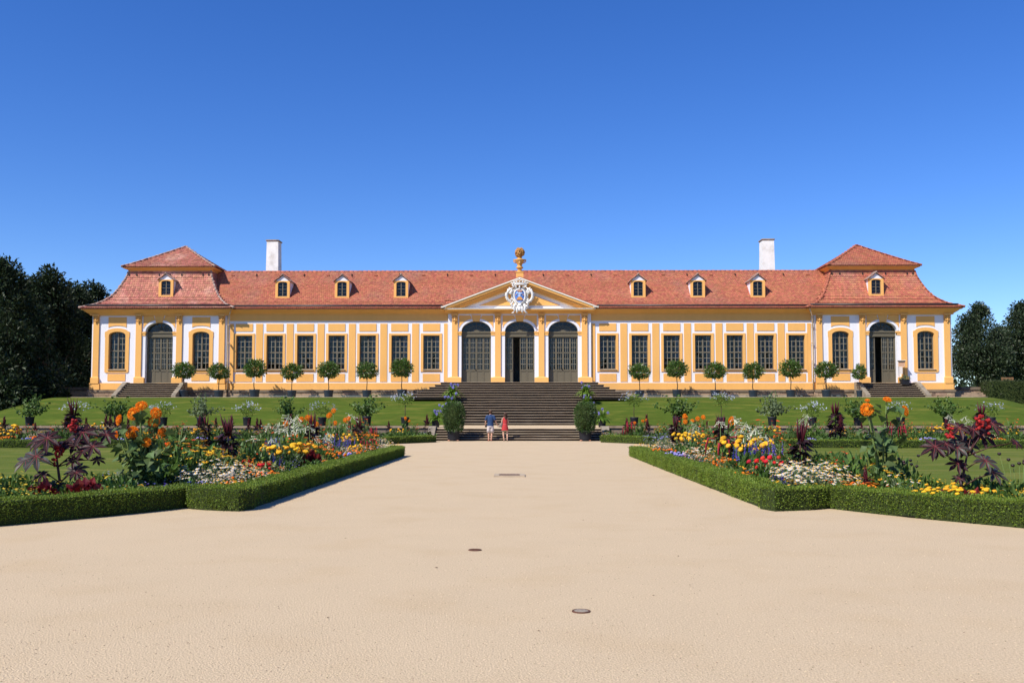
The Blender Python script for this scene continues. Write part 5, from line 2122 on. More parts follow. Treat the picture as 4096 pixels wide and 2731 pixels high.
def mk_dracaena(v):
    """dark maroon foliage column crowned by upright spikes"""
    g2, sp, st = Geo(), Geo(), Geo()
    n = 120
    t = rng.uniform(.08, .80, n)
    a = rng.uniform(0, 6.28, n)
    P = np.column_stack([.05 * np.cos(a), .05 * np.sin(a), t * 1.3])
    D = np.column_stack([np.cos(a), np.sin(a), rng.uniform(-.7, .55, n)])
    g2.scatter(leaf(.42, .08, .2), P, frames(D, True, .4), rng.uniform(.2, .34, n), G['mar'])
    k = 11
    a = rng.uniform(0, 6.28, k)
    ln = rng.uniform(.04, .34, k)
    for i in range(k):
        L = rng.uniform(.3, .58)
        b = np.array([.05 * math.cos(a[i]), .05 * math.sin(a[i]), .98])
        e = b + L * np.array([ln[i] * math.cos(a[i]), ln[i] * math.sin(a[i]), 1])
        sp.tube([b, b * .4 + e * .6, e], [.022, .019, .002], G['mar2'], 5)
    st.tube([(0, 0, 0), (.01, 0, .6), (0, 0, 1.05)], [.022, .02, .014], STEMR, 6)
    return [("leaves", g2), ("spikes", sp), ("stem", st)]


proto('dracaena', mk_dracaena)


def mk_plume(v):
    """slender dark red plume: narrow leaves and one dense upright head"""
    g2, sp = Geo(), Geo()
    n = 60
    a = rng.uniform(0, 6.28, n)
    t = rng.uniform(.05, .72, n)
    P = np.column_stack([.04 * np.cos(a), .04 * np.sin(a), t])
    D = np.column_stack([np.cos(a), np.sin(a), rng.uniform(-.2, .8, n)])
    g2.scatter(LEAFN, P, frames(D, True, .4), rng.uniform(.13, .22, n), G['mar'])
    m_ = 60
    t = rng.uniform(0, 1, m_)
    a = rng.uniform(0, 6.28, m_)
    r_ = .05 * (1 - t * .8)
    sp.scatter(CONE, np.column_stack([r_ * np.cos(a), r_ * np.sin(a), .58 + .38 * t]), frames_z(np.column_stack([np.cos(a) * .35, np.sin(a) * .35, np.ones(m_)])), np.column_stack([np.full(m_, .035), np.full(m_, .035), np.full(m_, .1)]), G['mar2'])
    return [("leaves", g2), ("plume", sp)]


proto('plume', mk_plume)


def sunflower_head(g2, p, nrm, r):
    nrm = unit(np.array(nrm, float))
    n = 330
    # a full double head: petals all over a half ball
    k = np.arange(n)
    z = 1 - (k + .5) / n * 1.05
    ph = k * 2.39996
    rr = np.sqrt(np.maximum(0, 1 - z * z))
    d = np.column_stack([rr * np.cos(ph), rr * np.sin(ph), z])
    Fz = frames_z(nrm[None])[0]
    d2 = d * np.array([1, 1, .42])
    P = np.array(p) + (d2 * r * .78) @ Fz.T
    D = unit(d * np.array([1, 1, .7]) + rng.normal(0, .12, d.shape)) @ Fz.T
    core = z > .93
    L = r * rng.uniform(.24, .40, n)
    g2.scatter(FLEAF, P[~core], frames(D[~core], True, .5), L[~core], PET['sun'])
    g2.scatter(FLEAF, P[core], frames(D[core], True, .5), L[core] * .6, PET['snc'])
    g2.ball(p, r * .45, PET['sun'], 8, 6)


def mk_smallsun(v):
    lf = clump('', 80, .26, .9, .17, 'grn', LEAFB, .3)
    out = [("leaves", lf)]
    st = Geo()
    for k in range(3):
        x, y, z = rng.uniform(-.34, .34), rng.normal(0, .15), rng.uniform(.92, 1.3)
        st.tube([(x * .2, y * .2, 0), (x * .7, y, z * .6), (x, y, z)], [.014, .012, .009], STEMG, 5)
        g2 = Geo()
        sunflower_head(g2, (x, y - .03, z), (rng.normal(-.2, .3), -1, .35), .072)
        out.append(("flower_head", g2))
    out.append(("stems", st))
    return out


proto('smallsun', mk_smallsun, 3)


def mk_scabious(v):
    g2, st = Geo(), Geo()
    for k in range(7):
        x, y, z = rng.normal(0, .2), rng.normal(0, .1), rng.uniform(.55, 1.0)
        st.tube([(x * .3, y, 0), (x, y, z)], [.006, .004], STEMG, 4)
        g2.ball((x, y, z), (.035, .035, .03), G['mar'], 7, 5)
    return [("stems", st), ("flower_heads", g2), ("leaves", clump('', 60, .2, .3, .1, 'gry', LEAFN))]


proto('scabious', mk_scabious, 1)
NAMES = {'marigold': ("marigold_plant", "marigold"), 'tagetes': ("tagetes_plant", "marigold"), 'orange': ("orange_flower_clump", "flowers"), 'rudbeckia': ("rudbeckia_plant", "coneflower"),
         'daisy': ("daisy_clump", "daisies"), 'alyssum': ("alyssum_cushion", "flowers"), 'ageratum': ("ageratum_plant", "flowers"), 'viola': ("viola_plant", "flowers"), 'lowmarigold': ("marigold_plant", "marigold"), 'dahlia': ("dahlia_plant", "dahlia"),
         'zinnia': ("zinnia_plant", "zinnia"), 'lantana': ("lantana_bush", "bush"), 'lantana_pale': ("lantana_bush", "bush"), 'yellowmat': ("yellow_flower_cushion", "flowers"), 'cosmos': ("cosmos_plant", "flowers"),
         'green': ("leafy_plant", "plant"), 'greybush': ("lavender_bush", "bush"), 'salvia': ("salvia_plant", "salvia"), 'coleus': ("coleus_plant", "coleus"), 'nicotiana': ("tobacco_plant", "tobacco plant"),
         'amaranth': ("amaranth_plant", "amaranth"), 'dracaena': ("dracaena_plant", "dracaena"), 'plume': ("celosia_plume", "celosia"), 'smallsun': ("sunflower_plant", "sunflower"), 'scabious': ("scabious_plant", "flowers")}
HGT = {'marigold': .68, 'tagetes': .32, 'orange': .54, 'rudbeckia': .68, 'daisy': .5, 'alyssum': .16, 'ageratum': .24, 'viola': .22, 'lowmarigold': .36, 'dahlia': .54, 'zinnia': .92, 'lantana': .45, 'lantana_pale': .45, 'yellowmat': .24, 'cosmos': .66,
       'green': .5, 'greybush': .44, 'salvia': .72, 'coleus': .42, 'nicotiana': 1.15, 'amaranth': .82, 'dracaena': 1.5, 'plume': 1.0, 'smallsun': 1.36, 'scabious': 1.0}


def plant(kind, x, y, sc, label, group=None, z=.026):
    nm, cat = NAMES[kind]
    T = thing(nm, label, cat, (x, y, z), rng.uniform(0, 2 * PI) if kind not in ('smallsun',) else rng.uniform(-.4, .4), sc, group)
    for pn, me in PROTO[kind][int(rng.integers(len(PROTO[kind])))]:
        local(pn, me, T, None if pn in ('flower_head', 'stem', 'plume') else 'stuff')
    return T


USED = []


def inside(poly, x, y):
    c = False
    for i in range(len(poly)):
        (x1, y1), (x2, y2) = poly[i], poly[i - 1]
        if (y1 > y) != (y2 > y) and x < (x2 - x1) * (y - y1) / (y2 - y1) + x1:
            c = not c
    return c


BED = [(4.75, 15.4), (5.5, 15.7), (6.1, 14.7), (6.9, 13.6), (8.2, 12.1), (10.8, 10.6), (11.5, 14.6), (8.6, 15.8), (6.9, 17.9), (6.9, 33.6), (4.75, 34.0)]



def place(kind, px, ytop, X, label, wide=1.0, group=None):
    """a plant whose top shows at row ytop of column px, standing X metres from the axis"""
    y = at_x(px, X)
    y0 = y
    for k in range(60):
        f = 1 + (.012 * (k // 2 + 1)) * (1 if k % 2 else -1) if k else 1
        X = px_x(px, y0 * f)
        if inside(BED, abs(X), y0 * f) or y0 > 33:
            y = y0 * f
            break
    if y0 > 33:
        X, y = px_x(px, y0), y0
    h = px_z(ytop, y)
    sc = max(.62, min(1.7, h / HGT[kind]))
    T = plant(kind, X, y, sc, label, group)
    w = min(1.5, max(.6, wide))
    T.scale = (w * sc ** .5 if kind not in ('dracaena', 'plume', 'smallsun') else sc * .95, ) * 2 + (sc,)
    USED.append((X, y, .3 * w))
    return T

# ---- left front bed, named plants
def many(table, c):
    for kind, x, y, X, lb, *r in table:
        px, py = c(x, y)
        place(kind, px, py, X, lb, *(r or [1.0]))


many([
    ('daisy', 330, 720, -5.25, "big clump of white daisies in the middle of the left bed, behind the hedge corner", 1.5),
    ('daisy', 560, 800, -5.0, "white daisies spreading right of the big daisy clump on the left", 1.3),
    ('daisy', 150, 800, -5.55, "white daisies at the shady left end of the left bed's daisy drift", 1.2),
    ('dracaena', 410, 232, -6.3, "tallest dark maroon dracaena of the left bed, spikes above the daisies"),
    ('rudbeckia', 260, 620, -6.0, "yellow coneflowers left of the tall dark dracaena on the left", 1.2),
    ('rudbeckia', 450, 640, -5.9, "yellow coneflowers at the foot of the tall dark dracaena on the left", 1.0),
    ('rudbeckia', 60, 500, -6.3, "tall bush of yellow coneflowers right of the left sunflower", 1.4),
    ('tagetes', 500, 930, -4.75, "orange marigolds against the hedge in front of the left daisies", 1.1),
    ('yellowmat', 370, 940, -4.8, "yellow flower cushion against the hedge below the left daisies", 1.2),
    ('dahlia', 720, 770, -5.0, "red dahlia, left of the pair in front of the yellow marigolds"),
    ('dahlia', 810, 755, -5.0, "red dahlia, right of the pair in front of the yellow marigolds"),
    ('dahlia', 620, 730, -5.6, "small red dahlia at the lawn edge behind the left daisies", .8),
    ('tagetes', 770, 825, -4.75, "fiery orange marigolds below the red dahlia pair", 1.1),
    ('orange', 640, 715, -5.7, "orange flowers against the lawn behind the left daisies", .9),
    ('alyssum', 930, 850, -4.62, "white alyssum cushion at the hedge right of the red dahlias", 1.4),
    ('marigold', 1000, 520, -5.5, "large yellow marigold bush in the middle of the left bed", 1.3),
    ('marigold', 1150, 530, -5.3, "yellow marigold bush right next to the large one on the left", 1.2),
    ('marigold', 820, 560, -6.0, "yellow marigolds at the lawn edge left of the large marigold bush", .8),
    ('salvia', 830, 640, -5.7, "blue violet salvia below the lawn side marigolds on the left", 1.0),
    ('salvia', 890, 470, -6.6, "blue salvia behind the yellow marigolds on the left", 1.0),
    ('orange', 1290, 495, -5.6, "orange flowers right of the yellow marigold bush on the left", 1.3),
    ('orange', 1350, 540, -5.2, "second orange flower clump right of the left marigold bush", 1.2),
    ('dracaena', 1290, 228, -6.3, "dark maroon dracaena in the middle of the left bed, behind orange flowers"),
    ('dracaena', 1770, 255, -6.3, "dark maroon dracaena near the far end of the left bed"),
    ('coleus', 1270, 640, -5.0, "dark red leafy plant right below the yellow marigold bush on the left", .9),
    ('greybush', 1200, 790, -4.65, "grey green bushlet at the hedge below the left marigold bush", 1.0),
    ('viola', 1100, 830, -4.62, "blue violas at the hedge below the left marigold bush", .9),
    ('alyssum', 1430, 740, -4.6, "white alyssum along the hedge below the orange flowers on the left", 1.3),
    ('ageratum', 1640, 665, -4.75, "lilac ageratum at the hedge near the far end of the left bed", 1.3),
    ('tagetes', 1500, 640, -5.0, "small orange marigolds left of the lilac ageratum on the left", 1.4),
    ('tagetes', 1720, 620, -5.0, "small orange marigolds right of the lilac ageratum on the left", 1.3),
    ('salvia', 1500, 450, -5.8, "blue salvia spikes behind the lilac ageratum on the left", 1.2),
    ('salvia', 1620, 455, -5.6, "taller blue salvia spikes at the far third of the left bed", 1.2),
    ('marigold', 1570, 430, -6.0, "yellow marigolds among the blue salvia on the left", .9),
    ('marigold', 1690, 455, -5.7, "yellow marigolds right of the blue salvia on the left", .8),
    ('marigold', 1740, 550, -5.1, "small yellow marigold clump near the far end of the left bed", .7),
    ('dahlia', 1530, 610, -5.0, "red dahlia left of the lilac ageratum on the left", .7),
    ('dahlia', 1930, 510, -5.2, "red dahlia close to the far corner of the left bed", .8),
    ('daisy', 1990, 500, -5.2, "white daisies close to the far corner of the left bed", 1.2),
    ('alyssum', 2030, 590, -4.75, "white alyssum close to the far corner of the left bed", 1.3),
    ('yellowmat', 2110, 545, -4.9, "yellow cushion in the far corner of the left bed", 1.2),
    ('orange', 1830, 430, -5.6, "orange flowers at the far end of the left bed", 1.3),
    ('amaranth', 1850, 500, -5.2, "dark red amaranth at the far end of the left bed", .8),
    ('nicotiana', 990, 240, -6.5, "white tobacco flowers left of the middle dracaena on the left"),
    ('nicotiana', 1140, 245, -6.3, "white tobacco flowers touching the middle dracaena on the left"),
    ('nicotiana', 1260, 370, -5.9, "lower white tobacco flowers in front of the middle dracaena on the left"),
    ('nicotiana', 830, 360, -6.9, "white tobacco flowers behind the blue salvia on the left"),
    ('nicotiana', 1430, 430, -5.7, "drooping white tobacco flowers left of the blue salvia on the left"),
    ('nicotiana', 1660, 245, -6.4, "white tobacco flowers between the far dracaenas on the left"),
    ('smallsun', 1100, 185, -6.9, "tall orange sunflower pair over the tobacco flowers on the left"),
    ('smallsun', 1250, 205, -6.8, "orange sunflower just left of the middle dracaena on the left"),
    ('smallsun', 1480, 200, -6.7, "orange sunflower with large head, far half of the left bed"),
    ('smallsun', 1575, 215, -6.6, "orange sunflower pair at the far end of the left bed"),
    ('zinnia', 950, 380, -6.6, "vermilion zinnias behind the yellow marigolds on the left", 1.1),
    ('zinnia', 1450, 350, -6.5, "vermilion zinnias right of the middle dracaena on the left", 1.2),
    ('zinnia', 1560, 330, -6.4, "vermilion zinnias below the far sunflowers on the left", 1.2),
    ('cosmos', 1530, 560, -5.4, "white cosmos in front of the blue salvia on the left", 1.0),
    ('viola', 20, 925, -5.1, "deep blue violas at the shaded hedge corner on the left", 1.2),
], LB)
many([
    ('viola', 1690, 1000, -5.6, "dark violet violas at the foot of the left sunflower", 1.1),
    ('viola', 1960, 950, -5.2, "bright blue violas in the shade right of the left sunflower", 1.3),
    ('zinnia', 1870, 360, -6.8, "tall red zinnias just right of the left sunflower", 1.3),
    ('zinnia', 2010, 450, -6.6, "red zinnias between the left sunflower and the tall dracaena", 1.2),
    ('rudbeckia', 2050, 560, -6.2, "yellow coneflowers between the left sunflower and the daisies", 1.4),
    ('green', 1900, 640, -6.3, "dark leafy bush in the shade right of the left sunflower", 1.4),
    ('green', 1750, 640, -6.6, "dark leafy bush behind the stems of the left sunflower", 1.2),
    ('yellowmat', 1420, 1040, -6.0, "yellow flower cushion at the hedge below the left sunflower", 1.5),
    ('lantana', 1330, 880, -6.9, "green bush with yellow flowers left of the left sunflower stems", 1.2),
    ('lantana', 1050, 880, -7.4, "green bush with yellow flowers right of the left castor plant", 1.3),
    ('lantana', 80, 900, -9.0, "leafy bush with small yellow flowers in the lower left corner", 1.4),
    ('lantana', 260, 900, -8.5, "leafy yellow flowered bush left of the left castor plant", 1.4),
    ('lantana', 130, 1060, -8.1, "low leafy bush against the hedge in the lower left corner", 1.4),
    ('lantana', 330, 1060, -7.6, "low leafy bush against the hedge left of the red coleus", 1.2),
    ('coleus', 490, 1020, -7.25, "red leaved coleus in front of the left castor plant", 1.0),
    ('coleus', 950, 1000, -6.9, "red leaved coleus right of the left castor plant", 1.1),
    ('coleus', 1060, 1060, -6.6, "low red coleus at the hedge right of the left castor plant", .8),
    ('tagetes', 900, 1165, -6.6, "yellow orange marigolds at the hedge below the left castor plant", 1.0),
    ('green', 780, 1010, -7.2, "dark leafy plant below the left castor plant", 1.0),
], LA)
# ---- right front bed, named plants
many([
    ('daisy', 2290, 730, 5.3, "big clump of white daisies in the middle of the right bed", 1.5),
    ('daisy', 1940, 705, 5.4, "white daisies left of the dark dracaena on the right", 1.2),
    ('daisy', 2180, 780, 5.1, "white daisies below the dark dracaena on the right", 1.2),
    ('dracaena', 2190, 300, 5.9, "tallest dark maroon dracaena of the right bed, left of the daisies"),
    ('dracaena', 1375, 260, 6.3, "dark maroon dracaena in the middle of the right bed"),
    ('dracaena', 890, 250, 6.2, "dark maroon dracaena near the far end of the right bed"),
    ('amaranth', 1390, 480, 5.4, "hanging dark red amaranth below the middle dracaena on the right", 1.3),
    ('marigold', 1020, 410, 5.8, "yellow marigold bush near the far end of the right bed", 1.2),
    ('marigold', 1080, 420, 5.6, "yellow marigolds right next to the far marigold bush on the right", 1.0),
    ('marigold', 1560, 440, 5.8, "yellow marigold bush in the middle of the right bed", 1.3),
    ('marigold', 1690, 470, 5.6, "yellow marigolds right of the middle marigold bush on the right", 1.1),
    ('salvia', 1820, 490, 5.8, "blue salvia right of the yellow marigolds on the right", 1.3),
    ('salvia', 1720, 530, 5.5, "blue salvia below the right bed's middle marigolds", 1.2),
    ('green', 1700, 640, 5.2, "tall feathery green plant in the middle of the right bed", 1.3),
    ('green', 1850, 800, 4.95, "leafy plant left of the white daisies on the right", 1.1),
    ('dahlia', 1780, 700, 5.0, "red dahlia left of the three on the right bed", .9),
    ('dahlia', 1920, 660, 5.3, "red dahlia, middle of the three on the right bed", .9),
    ('dahlia', 1850, 735, 4.95, "red dahlia lowest of the three on the right bed", .8),
    ('salvia', 2000, 830, 4.85, "violet salvia spikes in front of the white daisies on the right", .8),
    ('yellowmat', 2150, 870, 4.8, "yellow flower mound against the hedge below the right daisies", 1.6),
    ('yellowmat', 1470, 790, 4.75, "yellow cushion at the hedge in the middle of the right bed", 1.5),
    ('tagetes', 1640, 835, 4.75, "orange marigolds at the hedge right of the yellow cushion on the right", 1.5),
    ('orange', 1310, 690, 5.0, "orange flowers below the hanging amaranth on the right", 1.2),
    ('tagetes', 1400, 710, 5.0, "orange marigolds below the hanging amaranth on the right", 1.0),
    ('ageratum', 880, 615, 4.75, "lilac ageratum, farther of the two on the right bed", 1.3),
    ('ageratum', 965, 655, 4.75, "lilac ageratum, nearer of the two on the right bed", 1.2),
    ('tagetes', 770, 605, 4.75, "orange marigolds at the hedge, far end of the right bed", 1.5),
    ('tagetes', 1010, 710, 4.7, "orange marigolds below the nearer lilac ageratum on the right", .9),
    ('viola', 1100, 670, 4.8, "dark violet flowers right of the lilac ageratum on the right", .9),
    ('alyssum', 640, 580, 4.75, "white alyssum at the far end of the right bed", 1.4),
    ('yellowmat', 580, 530, 4.95, "yellow cushion in the far corner of the right bed", 1.4),
    ('daisy', 1200, 590, 5.2, "white daisies left of the hanging amaranth on the right", 1.4),
    ('daisy', 800, 520, 5.3, "white daisies at the far end of the right bed", 1.2),
    ('cosmos', 1060, 500, 5.4, "white cosmos below the far marigold bush on the right", .9),
    ('greybush', 690, 470, 5.6, "lavender grey bush at the far end of the right bed", 1.3),
    ('greybush', 820, 330, 6.8, "tall grey violet bush behind the far dracaena on the right", 1.4),
    ('green', 1080, 550, 5.2, "green leafy bush below the far marigolds on the right", 1.2),
    ('smallsun', 985, 195, 6.7, "orange sunflowers beside the far dracaena on the right"),
    ('smallsun', 1070, 200, 6.8, "small orange sunflower right of the far sunflower group"),
    ('smallsun', 1455, 215, 6.8, "single orange sunflower right of the middle dracaena on the right"),
    ('nicotiana', 1500, 285, 6.3, "white tobacco flowers right of the middle dracaena on the right"),
    ('nicotiana', 1590, 320, 6.1, "white tobacco flowers, second from the middle dracaena on the right"),
    ('nicotiana', 1770, 370, 6.0, "white tobacco flowers behind the blue salvia on the right"),
    ('nicotiana', 1080, 340, 6.4, "white tobacco flowers between the two far dracaenas on the right"),
    ('zinnia', 1180, 310, 6.7, "vermilion zinnias between the two far dracaenas on the right", 1.3),
    ('zinnia', 1270, 340, 6.4, "vermilion zinnias left of the middle dracaena on the right", 1.2),
    ('zinnia', 1680, 290, 6.8, "scattered red zinnias against the bank in the right bed", 1.2),
    ('zinnia', 1840, 300, 6.9, "tall red zinnias behind the blue salvia on the right", 1.2),
    ('orange', 1270, 470, 5.6, "orange flowers left of the hanging amaranth on the right", 1.1),
    ('lantana_pale', 1430, 450, 5.8, "pale green leafy bush beside the middle dracaena on the right", 1.1),
], RA)
many([
    ('daisy', 120, 740, 5.5, "white daisies right of the dark dracaena on the right", 1.5),
    ('daisy', 270, 840, 5.3, "white daisies left of the right sunflower", 1.3),
    ('rudbeckia', 330, 750, 5.9, "single yellow coneflowers between daisies and right sunflower", .6),
    ('orange', 520, 900, 5.3, "bright orange flowers at the hedge left of the right sunflower", 1.5),
    ('tagetes', 600, 960, 5.35, "orange marigolds at the foot of the right sunflower", 1.1),
    ('zinnia', 450, 590, 6.4, "vermilion zinnias left of the right sunflower", 1.0),
    ('green', 600, 640, 6.3, "dark leafy bush left of the right sunflower stems", 1.3),
    ('green', 1000, 700, 6.9, "leafy bush right of the right sunflower stems", .9),
    ('plume', 670, 850, 5.5, "withered brown red plume at the foot of the right sunflower"),
    ('lantana_pale', 1060, 900, 6.8, "yellow green flowering bush right of the right sunflower", 1.4),
    ('lantana_pale', 1220, 900, 7.0, "yellow green flowering bush left of the right castor plant", 1.3),
    ('lantana_pale', 1390, 920, 7.3, "yellow green flowering bush behind the yellow marigolds on the right", 1.2),
    ('lowmarigold', 1590, 1000, 6.5, "low yellow marigolds in front of the right castor plant", 1.5),
    ('coleus', 1360, 1050, 6.4, "red coleus left of the low yellow marigolds on the right", 1.0),
    ('coleus', 1780, 1060, 6.6, "red coleus right of the low yellow marigolds on the right", 1.0),
    ('tagetes', 1370, 1090, 6.2, "orange marigolds at the hedge in front of the right coleus", .9),
    ('lantana_pale', 1920, 950, 7.8, "yellow green flowering bush right of the right castor plant", 1.4),
    ('lantana_pale', 2120, 950, 8.3, "yellow green flowering bush near the right edge of the picture", 1.4),
    ('lantana_pale', 2290, 940, 8.9, "yellow green flowering bush cut by the right edge", 1.4),
    ('lantana', 2200, 1040, 7.6, "low green bush against the hedge at the right edge", 1.4),
    ('lantana_pale', 2000, 1030, 7.1, "low yellow green bush against the hedge on the right", 1.3),
    ('scabious', 2270, 670, 8.6, "dark round seed heads on thin stems at the right edge"),
    ('scabious', 1110, 690, 7.0, "dark round flower heads on thin stems right of the right sunflower"),
], RB)


# ---- the two big sunflowers
def sunflower(px_base, y_base_px, heads_px, X, label, leaves):
    y = at_x(px_base, X)
    T = thing("sunflower_plant", label, "sunflower", (X, y, .026), group="two big sunflowers")
    st = Geo()
    lf = Geo()
    P, D = [], []
    for k, (hx, hy, r, nx_, nz) in enumerate(heads_px):
        x = px_x(hx, y) - X
        z = px_z(hy, y)
        yy = rng.uniform(-.12, .12)
        mid = (x * .25 + rng.normal(0, .03), yy * .5, z * .55)
        st.tube([(rng.normal(0, .06), rng.normal(0, .06), 0), mid, (x * .8, yy, z * .86), (x, yy, z)], [.022, .019, .013, .010], STEMG, 6)
        g2 = Geo()
        sunflower_head(g2, (x, yy - .03, z), (nx_, -1, nz), r)
        local("flower_head", g2, T)
        m_ = leaves
        for i in range(m_):
            t = rng.uniform(.12, .97)
            b = np.array([x * t ** 1.2 + rng.normal(0, .09), yy * t + rng.normal(0, .1), z * t])
            a = rng.uniform(0, 6.28)
            P.append(b)
            D.append((math.cos(a), math.sin(a), rng.uniform(-.9, .25)))
    P, D = np.array(P), np.array(D)
    lf.scatter(LEAFB, P, frames(D, True, .5), rng.uniform(.13, .25, len(P)), G['sfl'])
    local("stems", st, T)
    local("leaves", lf, T)
    return y


hl = [LA(x, y) + (r, nx_, nz) for x, y, r, nx_, nz in ((1435, 272, .115, -.1, .25), (1320, 340, .095, -1.2, .2), (1560, 188, .10, .2, .9), (1712, 265, .10, .9, .5), (1668, 362, .105, .1, .2), (1447, 478, .115, 0, .15),
                                                      (1622, 578, .085, .05, .2), (1778, 465, .08, 1.2, .2), (1278, 500, .07, -1.5, 0), (1838, 606, .05, 1.4, -.2))]
sunflower(LA(1500, 0)[0], 0, hl, -6.55, "big bushy sunflower plant with many orange double heads in the left bed", 26)
hr = [RB(x, y) + (r, nx_, nz) for x, y, r, nx_, nz in ((682, 220, .11, -.2, .2), (885, 120, .07, .1, 1.6), (1118, 235, .09, 1.1, .4), (710, 125, .04, -.3, 1.5))]
ysr = sunflower(RB(840, 0)[0], 0, hr, 6.35, "sunflower with bare pale stems and few orange heads in the right bed", 30)


# ---- the two castor oil plants with big palmate leaves
def palm_leaf(r, m, rib):
    """palmate leaf: eight pointed fingers with folded blades round one centre, in its own xy plane"""
    g2 = Geo()
    n = 8
    for k in range(n):
        a = -PI * .86 + 2 * PI * .86 * k / (n - 1)
        L = r * (1.0 - .38 * abs(a) / PI) * rng.uniform(.92, 1.06)
        dr = rng.uniform(.06, .3)
        w = r * .15
        ca, sa = math.sin(a), math.cos(a)
        pt = lambda u, v, z: (ca * u - sa * v * -1 * -1, sa * u + ca * v, z)
        V = [(0, 0, 0), pt(.35 * L, w * .75, .05 * r - dr * .05), pt(.62 * L, w, .045 * r - dr * .35 * L), pt(.8 * L, w * .6, .03 * r - dr * .6 * L), pt(L, 0, -dr * L), pt(.8 * L, -w * .6, .03 * r - dr * .6 * L),
             pt(.62 * L, -w, .045 * r - dr * .35 * L), pt(.35 * L, -w * .75, .05 * r - dr * .05), pt(.35 * L, 0, -.01 * r - dr * .05), pt(.62 * L, 0, -.012 * r - dr * .35 * L), pt(.8 * L, 0, -.01 * r - dr * .6 * L)]
        g2.add(V, [(0, 1, 8), (1, 2, 9, 8), (2, 3, 10, 9), (3, 4, 10), (0, 8, 7), (8, 9, 6, 7), (9, 10, 5, 6), (10, 4, 5)], m)
        q = [np.array(V[i]) + np.array([0, 0, .006]) for i in (0, 8, 9, 4)]
        g2.tube(q, [.008, .006, .004, .001], rib, 4)
    return g2


CAST = mat("castor_leaf", (0.019, 0.008, 0.010), 0.5, isl=.25, trans=.06, spec=.22, tcol=(.2, .02, .02))
CASTG = mat("castor_leaf_greenish", (0.042, 0.044, 0.035), 0.45, isl=.25, trans=.08, spec=.4)
RIB = mat("castor_rib", (0.15, 0.03, 0.035), 0.5)
CL = [palm_leaf(.3, CAST, RIB).mesh("leaf"), palm_leaf(.3, CAST, RIB).mesh("leaf"), palm_leaf(.3, CASTG, RIB).mesh("leaf")]


def castor(c, X, base, leaves, fruits, label):
    y = at_x(c(*base)[0], X)
    T = thing("castor_oil_plant", label, "castor plant", (X, y, .026), group="two castor oil plants")
    to = lambda p: (px_x(c(*p)[0], y) - X, px_z(c(*p)[1], y))
    st = Geo()
    top = to(leaves[0][:2])
    hub = [(0, 0, 0), (rng.normal(0, .03), 0, .35), (top[0] * .3, .02, .62), (top[0] * .6, .0, max(.8, top[1] - .2))]
    st.tube(hub, [.026, .024, .02, .014], STEMR, 7)
    for i, (lx, ly, sc, v, tx, tz) in enumerate(leaves):
        x, z = to((lx, ly))
        yy = rng.uniform(-.28, .28)
        b = hub[1] if z < .6 else hub[2] if z < .95 else hub[3]
        st.tube([b, (x * .5 + b[0] * .5, yy * .5, z * .5 + b[2] * .5 + .04), (x, yy, z)], [.012, .009, .006], STEMR, 5)
        o = local("leaf", CL[v], T)
        o.location = (x, yy, z)
        o.scale = (sc * 1.08,) * 3
        # the blade's plane faces the viewer and the sky; its long fingers hang down and outwards
        nrm = Vector((tx * .5, -1.0, .75 + tz)).normalized()
        ydir = Vector((tx, -.1, -1.0))
        ydir = (ydir - nrm * ydir.dot(nrm)).normalized()
        xdir = ydir.cross(nrm)
        o.rotation_euler = Matrix((xdir, ydir, nrm)).transposed().to_euler()
    local("stems", st, T)
    for fx, fy, n in fruits:
        x, z = to((fx, fy))
        g2 = Geo()
        P = np.column_stack([rng.normal(x, .025, n), rng.normal(-.05, .03, n), rng.normal(z, .05, n)])
        g2.scatter(ico(1, .2, .9), P, frames_z(sph(n)), rng.uniform(.018, .032, n), PET['rcn'])
        local("fruit_cluster", g2, T)


castor(LA, -7.45, (660, 1000), [
    (590, 530, 1.0, 0, -.1, .2), (905, 470, 1.0, 1, .15, .2), (495, 725, 1.05, 2, 0, .1), (790, 590, .85, 0, .3, .3), (360, 560, .8, 1, -.9, .2), (340, 770, .85, 2, -.7, .3), (900, 670, .75, 0, .2, .4), (1060, 620, .8, 1, .3, .4),
    (1090, 500, .7, 0, 1.0, .3), (780, 880, .8, 2, .1, .2), (620, 1050, .8, 2, .1, .3), (545, 920, .6, 0, -.2, .4), (820, 770, .6, 1, .5, .5), (1010, 770, .5, 0, .8, .4), (700, 600, .7, 1, -.2, .6), (890, 900, .55, 0, .5, .4)],
    [(660, 640, 26), (690, 690, 14), (810, 400, 20), (640, 790, 8)], "castor oil plant with dark purple palmate leaves in the left foreground bed")
castor(RB, 7.05, (1680, 1000), [
    (1770, 570, 1.0, 2, 0, .1), (1970, 480, .95, 0, .2, .2), (2050, 370, .85, 0, .3, .3), (1700, 410, .75, 0, -.3, .3), (1620, 610, .8, 2, -.5, .2), (1340, 600, .85, 1, -.7, .2), (1860, 430, .7, 1, 0, .5), (1500, 580, .6, 0, -.3, .4),
    (1900, 750, .8, 2, .3, .2), (1640, 780, .7, 0, -.4, .3), (2010, 880, .75, 2, .4, .3), (1420, 650, .55, 1, -.8, .3), (2200, 560, .5, 0, 1.2, .2), (1760, 920, .5, 0, .5, .4), (1620, 930, .45, 1, -.3, .4)],
    [(1860, 350, 22), (1950, 375, 14), (1550, 480, 16)], "castor oil plant with dark purple palmate leaves in the right foreground bed")

